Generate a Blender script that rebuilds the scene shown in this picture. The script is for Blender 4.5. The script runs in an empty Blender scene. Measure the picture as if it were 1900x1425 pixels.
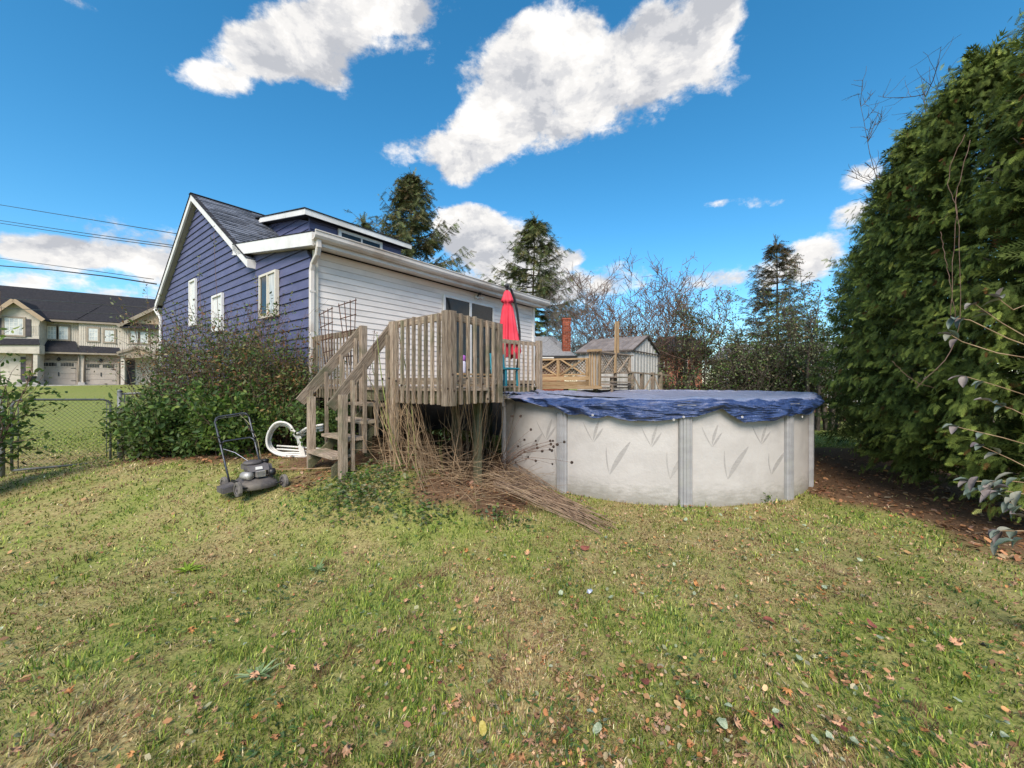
import bpy, math, random
import numpy as np
from mathutils import Vector, Matrix

random.seed(7)
RNG = np.random.default_rng(7)
C = bpy.context.scene.collection
SC = bpy.context.scene
R = math.radians

# ------------------------------------------------------------------ camera
FPX, CX, HY, EYE = 740.0, 950.0, 711.0, 1.6      # focal length, centre and horizon in photo pixels; eye height
cam_d = bpy.data.cameras.new('camera')
cam = bpy.data.objects.new('camera', cam_d)
C.objects.link(cam)
cam.location = (0, 0, EYE)
cam.rotation_euler = (R(90), 0, 0)
cam_d.sensor_width = 36
cam_d.lens = 36 * FPX / 1900
cam_d.shift_y = -1.5 / 1900
cam_d.clip_start = 0.05
cam_d.clip_end = 3000
SC.camera = cam


def W(px, py, d):
    """the point seen at photo pixel (px, py) at depth d metres"""
    return Vector(((px - CX) / FPX * d, d, EYE + (HY - py) / FPX * d))


def dirv(px, py):
    return Vector(((px - CX) / FPX, 1.0, (HY - py) / FPX)).normalized()


# ------------------------------------------------------------------ sky, sun, exposure
SC.view_settings.view_transform = 'Standard'
SC.view_settings.look = 'None'
SC.view_settings.gamma = 1.0
SC.view_settings.exposure = 1.25
SC.view_settings.use_curve_mapping = False
SUN_DIR = Vector((-0.08, -0.72, 0.68)).normalized()      # towards the sun
SUN_EL = math.asin(SUN_DIR.z)
SUN_AZ = math.atan2(SUN_DIR.x, SUN_DIR.y)
sun_d = bpy.data.lights.new('sun', 'SUN')
sun_d.energy = 2.1
sun_d.angle = R(30)
sun_d.color = (1.0, 0.89, 0.76)
sun = bpy.data.objects.new('sun', sun_d)
C.objects.link(sun)
sun.rotation_euler = SUN_DIR.to_track_quat('Z', 'Y').to_euler()

world = bpy.data.worlds.new('World')
SC.world = world
world.use_nodes = True


class NT:
    """small node-tree writer"""
    def __init__(s, tree):
        s.t = tree
        s.n = tree.nodes
        s.l = tree.links
        s.n.clear()

    def node(s, typ, ins=None, **props):
        n = s.n.new(typ)
        for k, v in props.items():
            setattr(n, k, v)
        if ins:
            for k, v in ins.items():
                s.put(n.inputs[k], v)
        return n

    def put(s, inp, v):
        if isinstance(v, bpy.types.NodeSocket):
            s.l.new(v, inp)
        else:
            inp.default_value = v

    def math(s, op, a, b=None, c=None, clamp=False):
        n = s.n.new('ShaderNodeMath')
        n.operation = op
        n.use_clamp = clamp
        s.put(n.inputs[0], a)
        if b is not None:
            s.put(n.inputs[1], b)
        if c is not None:
            s.put(n.inputs[2], c)
        return n.outputs[0]

    def mix(s, f, a, b, typ='RGBA', blend='MIX'):
        n = s.n.new('ShaderNodeMix')
        n.data_type = typ
        n.blend_type = blend
        ia = [i for i in n.inputs if i.enabled]
        s.put(ia[0], f)
        s.put(ia[1], a)
        s.put(ia[2], b)
        return [o for o in n.outputs if o.enabled][0]

    def ramp(s, f, stops, interp='LINEAR'):
        n = s.n.new('ShaderNodeValToRGB')
        cr = n.color_ramp
        cr.interpolation = interp
        while len(cr.elements) < len(stops):
            cr.elements.new(0.5)
        for e, (p, c) in zip(cr.elements, stops):
            e.position = p
            e.color = c if len(c) == 4 else (*c, 1)
        s.put(n.inputs[0], f)
        return n.outputs[0]

    def noise(s, vec, scale, detail=4, rough=0.55, dist=0.0, out=0):
        n = s.node('ShaderNodeTexNoise', {'Scale': scale, 'Detail': detail, 'Roughness': rough, 'Distortion': dist})
        if vec is not None:
            s.put(n.inputs['Vector'], vec)
        return n.outputs[out]

    def mapping(s, vec, scale=(1, 1, 1), loc=(0, 0, 0), rot=(0, 0, 0)):
        n = s.node('ShaderNodeMapping', {'Scale': scale, 'Location': loc, 'Rotation': rot})
        s.put(n.inputs['Vector'], vec)
        return n.outputs[0]

    def smooth(s, v, a, b):
        n = s.n.new('ShaderNodeMapRange')
        n.interpolation_type = 'SMOOTHSTEP'
        s.put(n.inputs[0], v)
        n.inputs[1].default_value = a
        n.inputs[2].default_value = b
        return n.outputs[0]


nt = NT(world.node_tree)
sky = nt.node('ShaderNodeTexSky', sky_type='NISHITA', sun_disc=False, sun_elevation=SUN_EL,
              sun_rotation=SUN_AZ, altitude=300, air_density=1.0, dust_density=0.25, ozone_density=4.0)
skyc = nt.node('ShaderNodeHueSaturation', {'Saturation': 1.27, 'Value': 0.61, 'Hue': 0.486, 'Color': sky.outputs[0]}).outputs[0]
geo = nt.node('ShaderNodeTexCoord').outputs['Generated']
CLOUDS = [  # photo pixel centre, half length, half height, tilt in degrees (up to the right), weight
    (395, 150, 50, 26, 12, 1.0), (470, 108, 80, 48, 25, 1.1), (560, 88, 95, 62, 15, 1.2), (640, 40, 110, 60, 10, 1.0),
    (730, 8, 110, 40, 10, 1.0), (610, 138, 55, 30, -20, .8), (780, 70, 42, 36, -40, .6),
    (930, 120, 80, 52, 20, 1.0), (1010, 75, 90, 55, 15, 1.1), (1110, 110, 110, 62, 0, 1.1), (1170, 175, 150, 58, 12, 1.1),
    (1250, 60, 100, 72, 10, 1.2), (1320, 40, 48, 48, 10, .9), (1330, 130, 40, 55, 60, .7), (1000, 205, 130, 62, 15, 1.1),
    (900, 240, 90, 48, 20, 1.1), (770, 278, 62, 26, 12, .9), (860, 300, 60, 36, 20, .8), (850, 325, 30, 18, 0, .6),
    (865, 425, 55, 34, 0, 1.2), (930, 455, 90, 44, -18, 1.2), (900, 510, 130, 56, 0, 1.1), (1000, 505, 60, 60, 0, .9),
    (1060, 479, 36, 11, 5, .8),
    (260, 450, 95, 40, 10, 1.1), (90, 465, 80, 26, 0, 1.0), (190, 482, 170, 26, 4, 1.0), (150, 528, 75, 18, 0, .9),
    (15, 535, 60, 34, -25, 1.0), (230, 555, 50, 12, 0, .7), (290, 530, 40, 26, 0, .7),
    (1530, 470, 62, 34, 15, 1.1), (1470, 500, 50, 40, 0, 1.0), (1593, 326, 38, 20, 12, .9), (1570, 399, 40, 16, 0, .8),
    (1385, 377, 46, 13, -8, .7), (1322, 378, 26, 8, 0, .6), (1300, 524, 60, 18, 0, 1.0), (1160, 512, 70, 26, 0, .9),
    (1075, 545, 60, 26, 0, .8), (1400, 510, 40, 24, 0, .6), (1880, 118, 36, 32, 20, .9), (1620, 380, 60, 40, 0, .6),
    (145, 5, 30, 12, 0, .6), (1470, 370, 30, 8, 0, .5)]
tot = None
for (px, py, a, b, tilt, wgt) in CLOUDS:
    c = dirv(px, py)
    ct, st = math.cos(R(tilt)), math.sin(R(tilt))
    t1 = dirv(px + a * ct, py - a * st) - c
    t2 = dirv(px + b * st, py + b * ct) - c
    e1 = (t1 - c * t1.dot(c))
    e2 = (t2 - c * t2.dot(c))
    e1 = e1 / e1.length_squared
    e2 = e2 / e2.length_squared
    d1 = nt.node('ShaderNodeVectorMath', operation='DOT_PRODUCT', ins={0: geo, 1: tuple(e1)}).outputs['Value']
    d2 = nt.node('ShaderNodeVectorMath', operation='DOT_PRODUCT', ins={0: geo, 1: tuple(e2)}).outputs['Value']
    r2 = nt.math('MULTIPLY_ADD', d1, d1, nt.math('MULTIPLY', d2, d2))
    v = nt.math('MULTIPLY_ADD', r2, -0.42 * wgt, wgt, )
    v = nt.math('MAXIMUM', v, 0.0)
    tot = v if tot is None else nt.math('MULTIPLY_ADD', v, 1.0, tot)
sep = nt.node('ShaderNodeSeparateXYZ', {0: geo})
front = nt.math('GREATER_THAN', sep.outputs[1], 0.0)
tot = nt.math('MULTIPLY', nt.math('MINIMUM', tot, 1.6), front)
# elsewhere: unseen cloud from a noise, thick cover added for neutral fill light
n_big = nt.noise(nt.mapping(geo, (1.4, 1.4, 3.4)), 1.5, 6, 0.55)
back = nt.math('MULTIPLY', nt.smooth(n_big, 0.40, 0.56), nt.smooth(nt.math('ABSOLUTE', nt.math('DIVIDE', sep.outputs[0], nt.math('MAXIMUM', sep.outputs[1], 0.001))), 1.35, 1.9))
back = nt.math('MAXIMUM', back, nt.math('MULTIPLY', nt.smooth(n_big, 0.40, 0.56), nt.math('LESS_THAN', sep.outputs[1], 0.0)))
nv = nt.mapping(geo, (1, 1, 1.5))
n1 = nt.noise(nv, 7.0, 9, 0.62, 0.25)
n2 = nt.noise(nv, 30.0, 8, 0.66, 0.2)
nn = nt.math('MULTIPLY_ADD', n1, 0.75, nt.math('MULTIPLY', n2, 0.5))      # mean about .62
dens = nt.math('ADD', nt.math('MULTIPLY_ADD', nt.math('SUBTRACT', nn, 0.625), 2.9, nt.math('SUBTRACT', tot, 0.62)), nt.math('MULTIPLY', back, 0.9))
has = nt.math('ADD', nt.smooth(tot, 0.02, 0.3), back, clamp=True)
mask = nt.math('MULTIPLY', nt.smooth(dens, -0.16, 0.62), has)
# cloud tone: bright edges and tops, greyer bellies
belly = nt.noise(nt.mapping(geo, (1, 1, 1.8), loc=(0.01, 0, 0.018)), 7.0, 9, 0.62, 0.25)
puff = nt.noise(nt.mapping(geo, (1, 1, 1.7)), 19.0, 6, 0.6, 0.4)
shade = nt.math('MULTIPLY_ADD', nt.math('SUBTRACT', n1, belly), 3.4, nt.math('MULTIPLY_ADD', puff, 0.9, 0.10))
shade = nt.math('ADD', shade, nt.math('MULTIPLY_ADD', n2, 0.5, -0.25))
shade = nt.math('SUBTRACT', shade, nt.math('MULTIPLY', nt.smooth(dens, 0.5, 1.6), 0.16))
ccol = nt.ramp(shade, [(0.0, (0.49, 0.505, 0.545)), (0.35, (0.67, 0.67, 0.685)), (0.65, (0.83, 0.815, 0.80)), (1.0, (0.96, 0.935, 0.91))], 'EASE')
CLOUD_GAIN = 3.2
ccol = nt.mix(1.0, ccol, (CLOUD_GAIN, CLOUD_GAIN, CLOUD_GAIN, 1), blend='MULTIPLY')
mixc = nt.mix(mask, skyc, ccol)
bg = nt.node('ShaderNodeBackground', {'Color': mixc, 'Strength': 0.15})
nt.node('ShaderNodeOutputWorld', {'Surface': bg.outputs[0]})
world.cycles.sampling_method = 'MANUAL'
world.cycles.sample_map_resolution = 512
try:
    SC.cycles.max_bounces = 6
    SC.cycles.transparent_max_bounces = 4
except Exception:
    pass

# ------------------------------------------------------------------ object helpers
WL = {}


def place(o, loc, parent):
    """loc is in world metres; parents are never rotated"""
    C.objects.link(o)
    loc = Vector(loc)
    if parent is not None:
        o.parent = parent
        o.location = loc - WL[parent.name]
    else:
        o.location = loc
    WL[o.name] = loc
    return o


def tag(o, label=None, cat=None, group=None, kind=None):
    if label:
        o['label'] = label
    if cat:
        o['category'] = cat
    if group:
        o['group'] = group
    if kind:
        o['kind'] = kind
    return o


def thing(name, label, cat, loc, group=None):
    o = bpy.data.objects.new(name, None)
    o.empty_display_size = 0.2
    place(o, loc, None)
    return tag(o, label, cat, group)


def mesh_py(name, verts, faces, smooth=False):
    me = bpy.data.meshes.new(name)
    me.from_pydata([tuple(v) for v in verts], [], faces)
    me.update()
    if smooth:
        me.polygons.foreach_set('use_smooth', [True] * len(me.polygons))
    return me


def mobj(name, verts, faces, mat, parent=None, loc=(0, 0, 0), smooth=False):
    """verts in world coordinates; loc = the object's own origin"""
    loc = Vector(loc)
    me = mesh_py(name, [Vector(v) - loc for v in verts], faces, smooth)
    if mat:
        me.materials.append(mat)
    o = bpy.data.objects.new(name, me)
    return place(o, loc, parent)


BOXF = [(0, 3, 2, 1), (4, 5, 6, 7), (0, 1, 5, 4), (1, 2, 6, 5), (2, 3, 7, 6), (3, 0, 4, 7)]
_beams = {}


def box_mesh(L, Wd, T, mat, cham=0.0):
    key = (round(L, 3), round(Wd, 3), round(T, 3), mat.name, cham)
    if key in _beams:
        return _beams[key]
    a, b, c = L / 2, Wd / 2, T / 2
    if cham <= 0:
        vs = [(-a, -b, -c), (a, -b, -c), (a, b, -c), (-a, b, -c), (-a, -b, c), (a, -b, c), (a, b, c), (-a, b, c)]
        fs = BOXF
    else:
        k = min(cham, b * 0.6, c * 0.6)
        ring = [(-b + k, -c), (b - k, -c), (b, -c + k), (b, c - k), (b - k, c), (-b + k, c), (-b, c - k), (-b, -c + k)]
        vs = [(-a, y, z) for y, z in ring] + [(a, y, z) for y, z in ring]
        fs = [(i, (i + 1) % 8, 8 + (i + 1) % 8, 8 + i) for i in range(8)]
        fs = [tuple(reversed(f)) for f in fs]
        fs += [tuple(range(8)), tuple(range(15, 7, -1))]
    me = mesh_py('piece', vs, fs)
    me.materials.append(mat)
    _beams[key] = me
    return me


def beam(name, p0, p1, w, t, mat, parent=None, up=(0, 0, 1), cham=0.0, jit=0.0):
    """a board from p0 to p1; w is its size across 'up', t its size along 'up'"""
    p0, p1 = Vector(p0), Vector(p1)
    x = p1 - p0
    L = x.length
    x.normalize()
    u = Vector(up)
    z = u - x * u.dot(x)
    if z.length < 1e-5:
        z = Vector((1, 0, 0)) - x * x.x
    z.normalize()
    y = z.cross(x)
    o = bpy.data.objects.new(name, box_mesh(L, w, t, mat, cham))
    m = Matrix((x, y, z)).transposed()
    if jit:
        m = Matrix.Rotation(random.uniform(-jit, jit), 3, 'X') @ Matrix.Rotation(random.uniform(-jit, jit), 3, 'Z') @ m
    o.rotation_euler = m.to_euler()
    return place(o, (p0 + p1) / 2, parent)


def hexa(name, bottom4, top4, mat, parent=None):
    """a solid from two quads of world points, wound the same way"""
    vs = list(bottom4) + list(top4)
    c = sum((Vector(v) for v in vs), Vector()) / 8
    n = (Vector(bottom4[1]) - Vector(bottom4[0])).cross(Vector(bottom4[2]) - Vector(bottom4[0]))
    f = BOXF
    if n.dot(Vector(top4[0]) - Vector(bottom4[0])) < 0:
        f = [tuple(reversed(q)) for q in BOXF]
    return mobj(name, vs, f, mat, parent, c)


def prism(name, poly, off, mat, parent=None, loc=None, smooth=False):
    """poly: world points of a flat outline; off: extrusion vector"""
    off = Vector(off)
    n = len(poly)
    vs = [Vector(p) for p in poly] + [Vector(p) + off for p in poly]
    nrm = Vector()
    for i in range(n):
        nrm += vs[i].cross(vs[(i + 1) % n])
    fl = nrm.dot(off) > 0
    fs = [tuple(range(n)), tuple(range(2 * n - 1, n - 1, -1))]
    fs += [(i, i + n, (i + 1) % n + n, (i + 1) % n) for i in range(n)]
    if fl:
        fs = [tuple(reversed(f)) for f in fs]
    c = sum(vs, Vector()) / len(vs) if loc is None else loc
    return mobj(name, vs, fs, mat, parent, c, smooth)


def tube_arrays(paths, sides=6, closed_ends=True):
    """paths: list of (points, radii) -> verts, faces"""
    V, F = [], []
    base = 0
    ang = [2 * math.pi * i / sides for i in range(sides)]
    cs = [(math.cos(a), math.sin(a)) for a in ang]
    for pts, rad in paths:
        n = len(pts)
        if n < 2:
            continue
        P = np.asarray(pts, float)
        if np.isscalar(rad):
            rad = [rad] * n
        T = np.gradient(P, axis=0)
        T /= (np.linalg.norm(T, axis=1, keepdims=True) + 1e-9)
        ref = np.array([0, 0, 1.0]) if abs(T[0][2]) < 0.9 else np.array([1.0, 0, 0])
        for i in range(n):
            t = T[i]
            a = np.cross(ref, t)
            a /= (np.linalg.norm(a) + 1e-9)
            b = np.cross(t, a)
            ref = b
            r = rad[i]
            for c_, s_ in cs:
                V.append(P[i] + (a * c_ + b * s_) * r)
            ref = b if True else ref
            # keep the frame turning slowly
            ref = b
        for i in range(n - 1):
            for k in range(sides):
                k2 = (k + 1) % sides
                F.append((base + i * sides + k, base + i * sides + k2, base + (i + 1) * sides + k2, base + (i + 1) * sides + k))
        if closed_ends and sides > 3:
            F.append(tuple(base + k for k in reversed(range(sides))))
            F.append(tuple(base + (n - 1) * sides + k for k in range(sides)))
        base += n * sides
    return V, F


def tube(name, pts, rad, mat, parent=None, sides=8, loc=None, smooth=True):
    v, f = tube_arrays([(pts, rad)], sides)
    return mobj(name, v, f, mat, parent, loc if loc is not None else pts[0], smooth)


def tubes(name, paths, mat, parent=None, sides=4, loc=(0, 0, 0), kind=None):
    v, f = tube_arrays(paths, sides, closed_ends=False)
    o = np_obj(name, np.array(v) - np.array(tuple(loc)), np.array(f), mat, parent, loc, smooth=True)
    if kind:
        o['kind'] = kind
    return o


def np_obj(name, V, F, mat, parent=None, loc=(0, 0, 0), col=None, smooth=False):
    """V (n,3) relative to loc, F (m,k)"""
    me = bpy.data.meshes.new(name)
    V = np.ascontiguousarray(V, dtype=np.float32)
    F = np.ascontiguousarray(F, dtype=np.int32)
    m, k = F.shape
    me.vertices.add(len(V))
    me.vertices.foreach_set('co', V.ravel())
    me.loops.add(m * k)
    me.loops.foreach_set('vertex_index', F.ravel())
    me.polygons.add(m)
    me.polygons.foreach_set('loop_start', np.arange(0, m * k, k, dtype=np.int32))
    if smooth:
        me.polygons.foreach_set('use_smooth', np.ones(m, dtype=bool))
    me.update(calc_edges=True)
    if col is not None:
        at = me.attributes.new('Col', 'FLOAT_COLOR', 'POINT')
        cc = np.ones((len(V), 4), dtype=np.float32)
        cc[:, :3] = col
        at.data.foreach_set('color', cc.ravel())
    if mat:
        me.materials.append(mat)
    o = bpy.data.objects.new(name, me)
    return place(o, loc, parent)


def scatter(name, TV, TF, P, X, Z, S, Ccol, mat, parent=None, loc=(0, 0, 0), tint=None):
    """copies of a small template (TV verts, TF tris) at points P with axis X and normal Z, size S (n,) or (n,3)"""
    P = np.asarray(P, float)
    n = len(P)
    X = X / (np.linalg.norm(X, axis=1, keepdims=True) + 1e-9)
    Y = np.cross(Z, X)
    Y /= (np.linalg.norm(Y, axis=1, keepdims=True) + 1e-9)
    Zz = np.cross(X, Y)
    TV = np.asarray(TV, float)
    S = np.asarray(S, float)
    if S.ndim == 1:
        S = np.repeat(S[:, None], 3, axis=1)
    T = TV[None, :, :] * S[:, None, :]
    V = P[:, None, :] + T[:, :, 0:1] * X[:, None, :] + T[:, :, 1:2] * Y[:, None, :] + T[:, :, 2:3] * Zz[:, None, :]
    k = len(TV)
    F = np.asarray(TF)[None, :, :] + (np.arange(n) * k)[:, None, None]
    V = V.reshape(-1, 3) - np.array(tuple(loc))
    F = F.reshape(-1, F.shape[-1])
    col = np.repeat(np.asarray(Ccol, float), k, axis=0)
    if tint is not None:
        col = col * np.tile(np.asarray(tint, float), (n, 1))
    return np_obj(name, V, F, mat, parent, loc, col)


def unit(n):
    v = RNG.normal(size=(n, 3))
    return v / np.linalg.norm(v, axis=1, keepdims=True)


def ss(x, a=0.0, b=1.0):
    t = np.clip((np.asarray(x, float) - a) / (b - a), 0, 1)
    return t * t * (3 - 2 * t)


_ph = np.random.default_rng(3).uniform(0, 6.28, (64, 2))
_an = np.random.default_rng(4).uniform(0, 6.28, 64)


def sn(x, y, scale=1.0, o=0, k=9):
    """cheap smooth noise about 0, range about -1..1"""
    x = np.asarray(x, float) * scale
    y = np.asarray(y, float) * scale
    r = 0
    for i in range(k):
        a = _an[(i + o) % 64]
        f = 0.6 + 0.27 * i
        r = r + np.sin((x * math.cos(a) + y * math.sin(a)) * f * 3 + _ph[(i + o) % 64, 0] + 1.3 * np.sin((y * math.cos(a) - x * math.sin(a)) * f * 1.7 + _ph[(i + o) % 64, 1]))
    return r / k ** 0.5 * 0.75


def ground(x, y):
    x = np.asarray(x, float)
    y = np.asarray(y, float)
    A = ss((0.3 - x) / 2.2)
    B = ss((y - 3.3) / 2.6)
    m = 0.5 * A * B * (1 - 0.5 * ss((-x - 4.5) / 3))
    m = m + 0.27 * np.exp(-((x + 1.0) / 1.05) ** 2 - ((y - 4.8) / 0.62) ** 2)
    far = 1.2 * np.clip((y - 8) / 27, 0, 1) * ss((-x - 2.5) / 6)
    bump = 0.012 * sn(x, y, 0.9, 5) * np.exp(-np.hypot(x, y) / 14)
    return m + far + bump


def gz(x, y):
    return float(ground(x, y))


# ------------------------------------------------------------------ materials
MATS = {}


def mk(name, c1, c2=None, scale=4.0, stretch=(1, 1, 1), rough=0.7, bump=0.0, bscale=None, metal=0.0, spec=0.4,
       vary=0.0, detail=5, coord='Object', c3=None, s3=1.0, lo=0.35, hi=0.68, coat=0.0, dist=0.0):
    """procedural surface: two colours by stretched noise, an optional third by a broad stain noise, relief, and a per-piece shift"""
    m = bpy.data.materials.new(name)
    m.use_nodes = True
    t = NT(m.node_tree)
    tc = t.node('ShaderNodeTexCoord').outputs[coord]
    info = t.node('ShaderNodeObjectInfo')
    off = t.math('MULTIPLY', info.outputs['Random'], 37.0)
    vec = t.node('ShaderNodeVectorMath', operation='ADD', ins={0: tc, 1: off}).outputs[0]
    mv = t.mapping(vec, stretch)
    c2 = c2 or c1
    n = t.noise(mv, scale, detail, 0.6, dist)
    col = t.mix(t.smooth(n, lo, hi), (*c1, 1), (*c2, 1))
    if c3:
        n3 = t.noise(vec, s3, 4, 0.6)
        col = t.mix(t.smooth(n3, 0.48, 0.72), col, (*c3, 1))
    if vary:
        hv = t.node('ShaderNodeHueSaturation', {'Color': col, 'Value': t.math('MULTIPLY_ADD', info.outputs['Random'], vary * 2, 1 - vary)})
        col = hv.outputs[0]
    b = t.node('ShaderNodeBsdfPrincipled', {'Base Color': col, 'Roughness': rough, 'Metallic': metal, 'Specular IOR Level': spec, 'Coat Weight': coat})
    if bump:
        bn = t.noise(mv if bscale is None else t.mapping(vec, (1, 1, 1)), bscale or scale * 2.5, 4, 0.6)
        bp = t.node('ShaderNodeBump', {'Strength': bump, 'Distance': 0.02, 'Height': bn})
        t.put(b.inputs['Normal'], bp.outputs[0])
    t.node('ShaderNodeOutputMaterial', {'Surface': b.outputs[0]})
    MATS[name] = m
    return m


def leafmat(name, trans=0.3, rough=0.55, spec=0.3, tint=(1, 1, 1)):
    m = bpy.data.materials.new(name)
    m.use_nodes = True
    t = NT(m.node_tree)
    a = t.node('ShaderNodeAttribute', attribute_name='Col').outputs['Color']
    g = t.node('ShaderNodeNewGeometry').outputs['Position']
    n = t.noise(g, 9.0, 3, 0.6)
    col = t.mix(1.0, a, t.ramp(n, [(0.25, (0.7 * tint[0], 0.72 * tint[1], 0.72 * tint[2])), (0.75, (1.25 * tint[0], 1.22 * tint[1], 1.15 * tint[2]))]), blend='MULTIPLY')
    b = t.node('ShaderNodeBsdfPrincipled', {'Base Color': col, 'Roughness': rough, 'Specular IOR Level': spec})
    tr = t.node('ShaderNodeBsdfTranslucent', {'Color': col})
    mx = t.node('ShaderNodeMixShader', {0: trans, 1: b.outputs[0], 2: tr.outputs[0]})
    t.node('ShaderNodeOutputMaterial', {'Surface': mx.outputs[0]})
    return m


M_wood = mk('weathered_wood', (0.175, 0.132, 0.098), (0.45, 0.36, 0.275), 5.0, (1.2, 22, 22), 0.85, 0.5, vary=0.3, c3=(0.15, 0.145, 0.09), s3=2.2, spec=0.15)
M_woodgreen = mk('mossy_wood', (0.10, 0.095, 0.055), (0.19, 0.175, 0.11), 5.0, (1.2, 20, 20), 0.9, 0.5, vary=0.25, c3=(0.08, 0.085, 0.035), s3=2.5, spec=0.1)
M_newwood = mk('new_lumber', (0.27, 0.175, 0.09), (0.42, 0.30, 0.175), 4.0, (1.0, 16, 16), 0.75, 0.3, vary=0.22, spec=0.2)
M_vinyl = mk('white_vinyl_siding', (0.78, 0.715, 0.66), (0.82, 0.76, 0.71), 1.6, (1, 1, 3), 0.5, 0.04, vary=0.04, c3=(0.63, 0.585, 0.55), s3=0.7)
M_blue = mk('blue_painted_siding', (0.088, 0.095, 0.185), (0.112, 0.119, 0.218), 2.2, (1, 1, 4), 0.6, 0.08, vary=0.09, c3=(0.076, 0.081, 0.160), s3=0.8)
M_trim = mk('white_trim', (0.70, 0.69, 0.67), (0.78, 0.77, 0.75), 3.0, (1, 1, 1), 0.5, 0.03, c3=(0.60, 0.58, 0.54), s3=1.2)
M_gutter = mk('dirty_white_gutter', (0.62, 0.57, 0.52), (0.70, 0.665, 0.62), 2.0, (1, 1, 6), 0.5, 0.03, c3=(0.46, 0.39, 0.33), s3=0.9)
M_cream = mk('cream_corner_trim', (0.62, 0.57, 0.47), (0.67, 0.62, 0.52), 3.0, rough=0.5)
M_soffit = mk('grey_soffit', (0.30, 0.285, 0.26), (0.36, 0.34, 0.31), 2.0, (1, 1, 1), 0.6)
M_shingle = mk('grey_shingle', (0.10, 0.11, 0.14), (0.19, 0.205, 0.24), 30.0, (1, 1, 1), 0.95, 0.6, bscale=60, vary=0.42, spec=0.1, lo=0.3, hi=0.7)
M_roofdk = mk('charcoal_roof', (0.022, 0.022, 0.026), (0.05, 0.048, 0.052), 7.0, (1, 1, 5), 0.95, 0.5, bscale=30, spec=0.1, c3=(0.035, 0.033, 0.035), s3=1.5)
M_glass = mk('dark_window_glass', (0.012, 0.014, 0.016), (0.03, 0.03, 0.028), 1.8, rough=0.06, spec=0.4)
M_curtain = mk('curtained_window_glass', (0.42, 0.43, 0.40), (0.60, 0.60, 0.56), 9.0, (3, 3, 0.3), 0.12, spec=0.6)
M_black = mk('black_plastic', (0.015, 0.015, 0.016), (0.03, 0.03, 0.03), 8.0, rough=0.5)
M_conc = mk('concrete', (0.30, 0.285, 0.26), (0.42, 0.40, 0.37), 3.0, rough=0.9, bump=0.3)
M_found = mk('old_foundation', (0.03, 0.028, 0.027), (0.06, 0.056, 0.052), 3.0, rough=0.95, bump=0.4)
M_galv = mk('galvanised_steel', (0.13, 0.145, 0.15), (0.22, 0.23, 0.23), 9.0, rough=0.6, metal=0.2, c3=(0.1, 0.1, 0.095), s3=3)
M_wire = mk('galvanised_wire', (0.10, 0.125, 0.11), (0.17, 0.20, 0.18), 9.0, rough=0.6, metal=0.1)
M_rust = mk('rusty_metal', (0.06, 0.03, 0.02), (0.12, 0.055, 0.035), 14.0, rough=0.85, metal=0.1, bump=0.3)
M_red = mk('red_umbrella_cloth', (0.62, 0.035, 0.065), (0.74, 0.06, 0.095), 3.0, rough=0.75, bump=0.1)
M_dkmetal = mk('dark_metal', (0.02, 0.02, 0.022), (0.045, 0.045, 0.048), 9.0, rough=0.4, metal=0.4)
M_bark = mk('bark', (0.075, 0.06, 0.048), (0.17, 0.14, 0.115), 8.0, (4, 4, 1), 0.95, 0.8, spec=0.1)
M_twig = mk('brown_twig', (0.13, 0.08, 0.06), (0.25, 0.165, 0.13), 6.0, rough=0.9, spec=0.15)
M_twiggrey = mk('grey_twig', (0.13, 0.11, 0.10), (0.22, 0.19, 0.17), 6.0, rough=0.9, spec=0.15)
M_straw = mk('dry_stem', (0.21, 0.135, 0.08), (0.40, 0.285, 0.175), 6.0, rough=0.85, vary=0.3, spec=0.2)
M_stemgreen = mk('green_cane', (0.13, 0.17, 0.04), (0.28, 0.27, 0.09), 5.0, rough=0.6, vary=0.2)
M_seed = mk('seed_head_brown', (0.035, 0.023, 0.018), (0.09, 0.06, 0.045), 60.0, rough=0.95, bump=1.0)
M_brick = mk('red_brick', (0.22, 0.055, 0.03), (0.34, 0.10, 0.055), 6.0, rough=0.9, bump=0.4, vary=0.35)
M_mortar = mk('mortar', (0.30, 0.26, 0.22), (0.38, 0.34, 0.30), 9.0, rough=0.95)
M_leaf = leafmat('leaf')
M_leafdry = leafmat('dry_leaf', 0.15, 0.75, 0.15)
M_needle = leafmat('needle', 0.12, 0.7, 0.15)
M_grass = leafmat('grass_blade', 0.35, 0.6, 0.2)
M_silver = leafmat('silvery_leaf', 0.12, 0.45, 0.35)
# ------------------------------------------------------------------ ground
PX_P = [(4.6, 4.1), (4.0, 5.2), (4.2, 6.1), (4.9, 7.2), (5.6, 8.4), (6.1, 9.2), (6.9, 8.5), (6.3, 7.0), (5.9, 5.9), (5.6, 4.6), (5.3, 3.6)]


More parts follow.
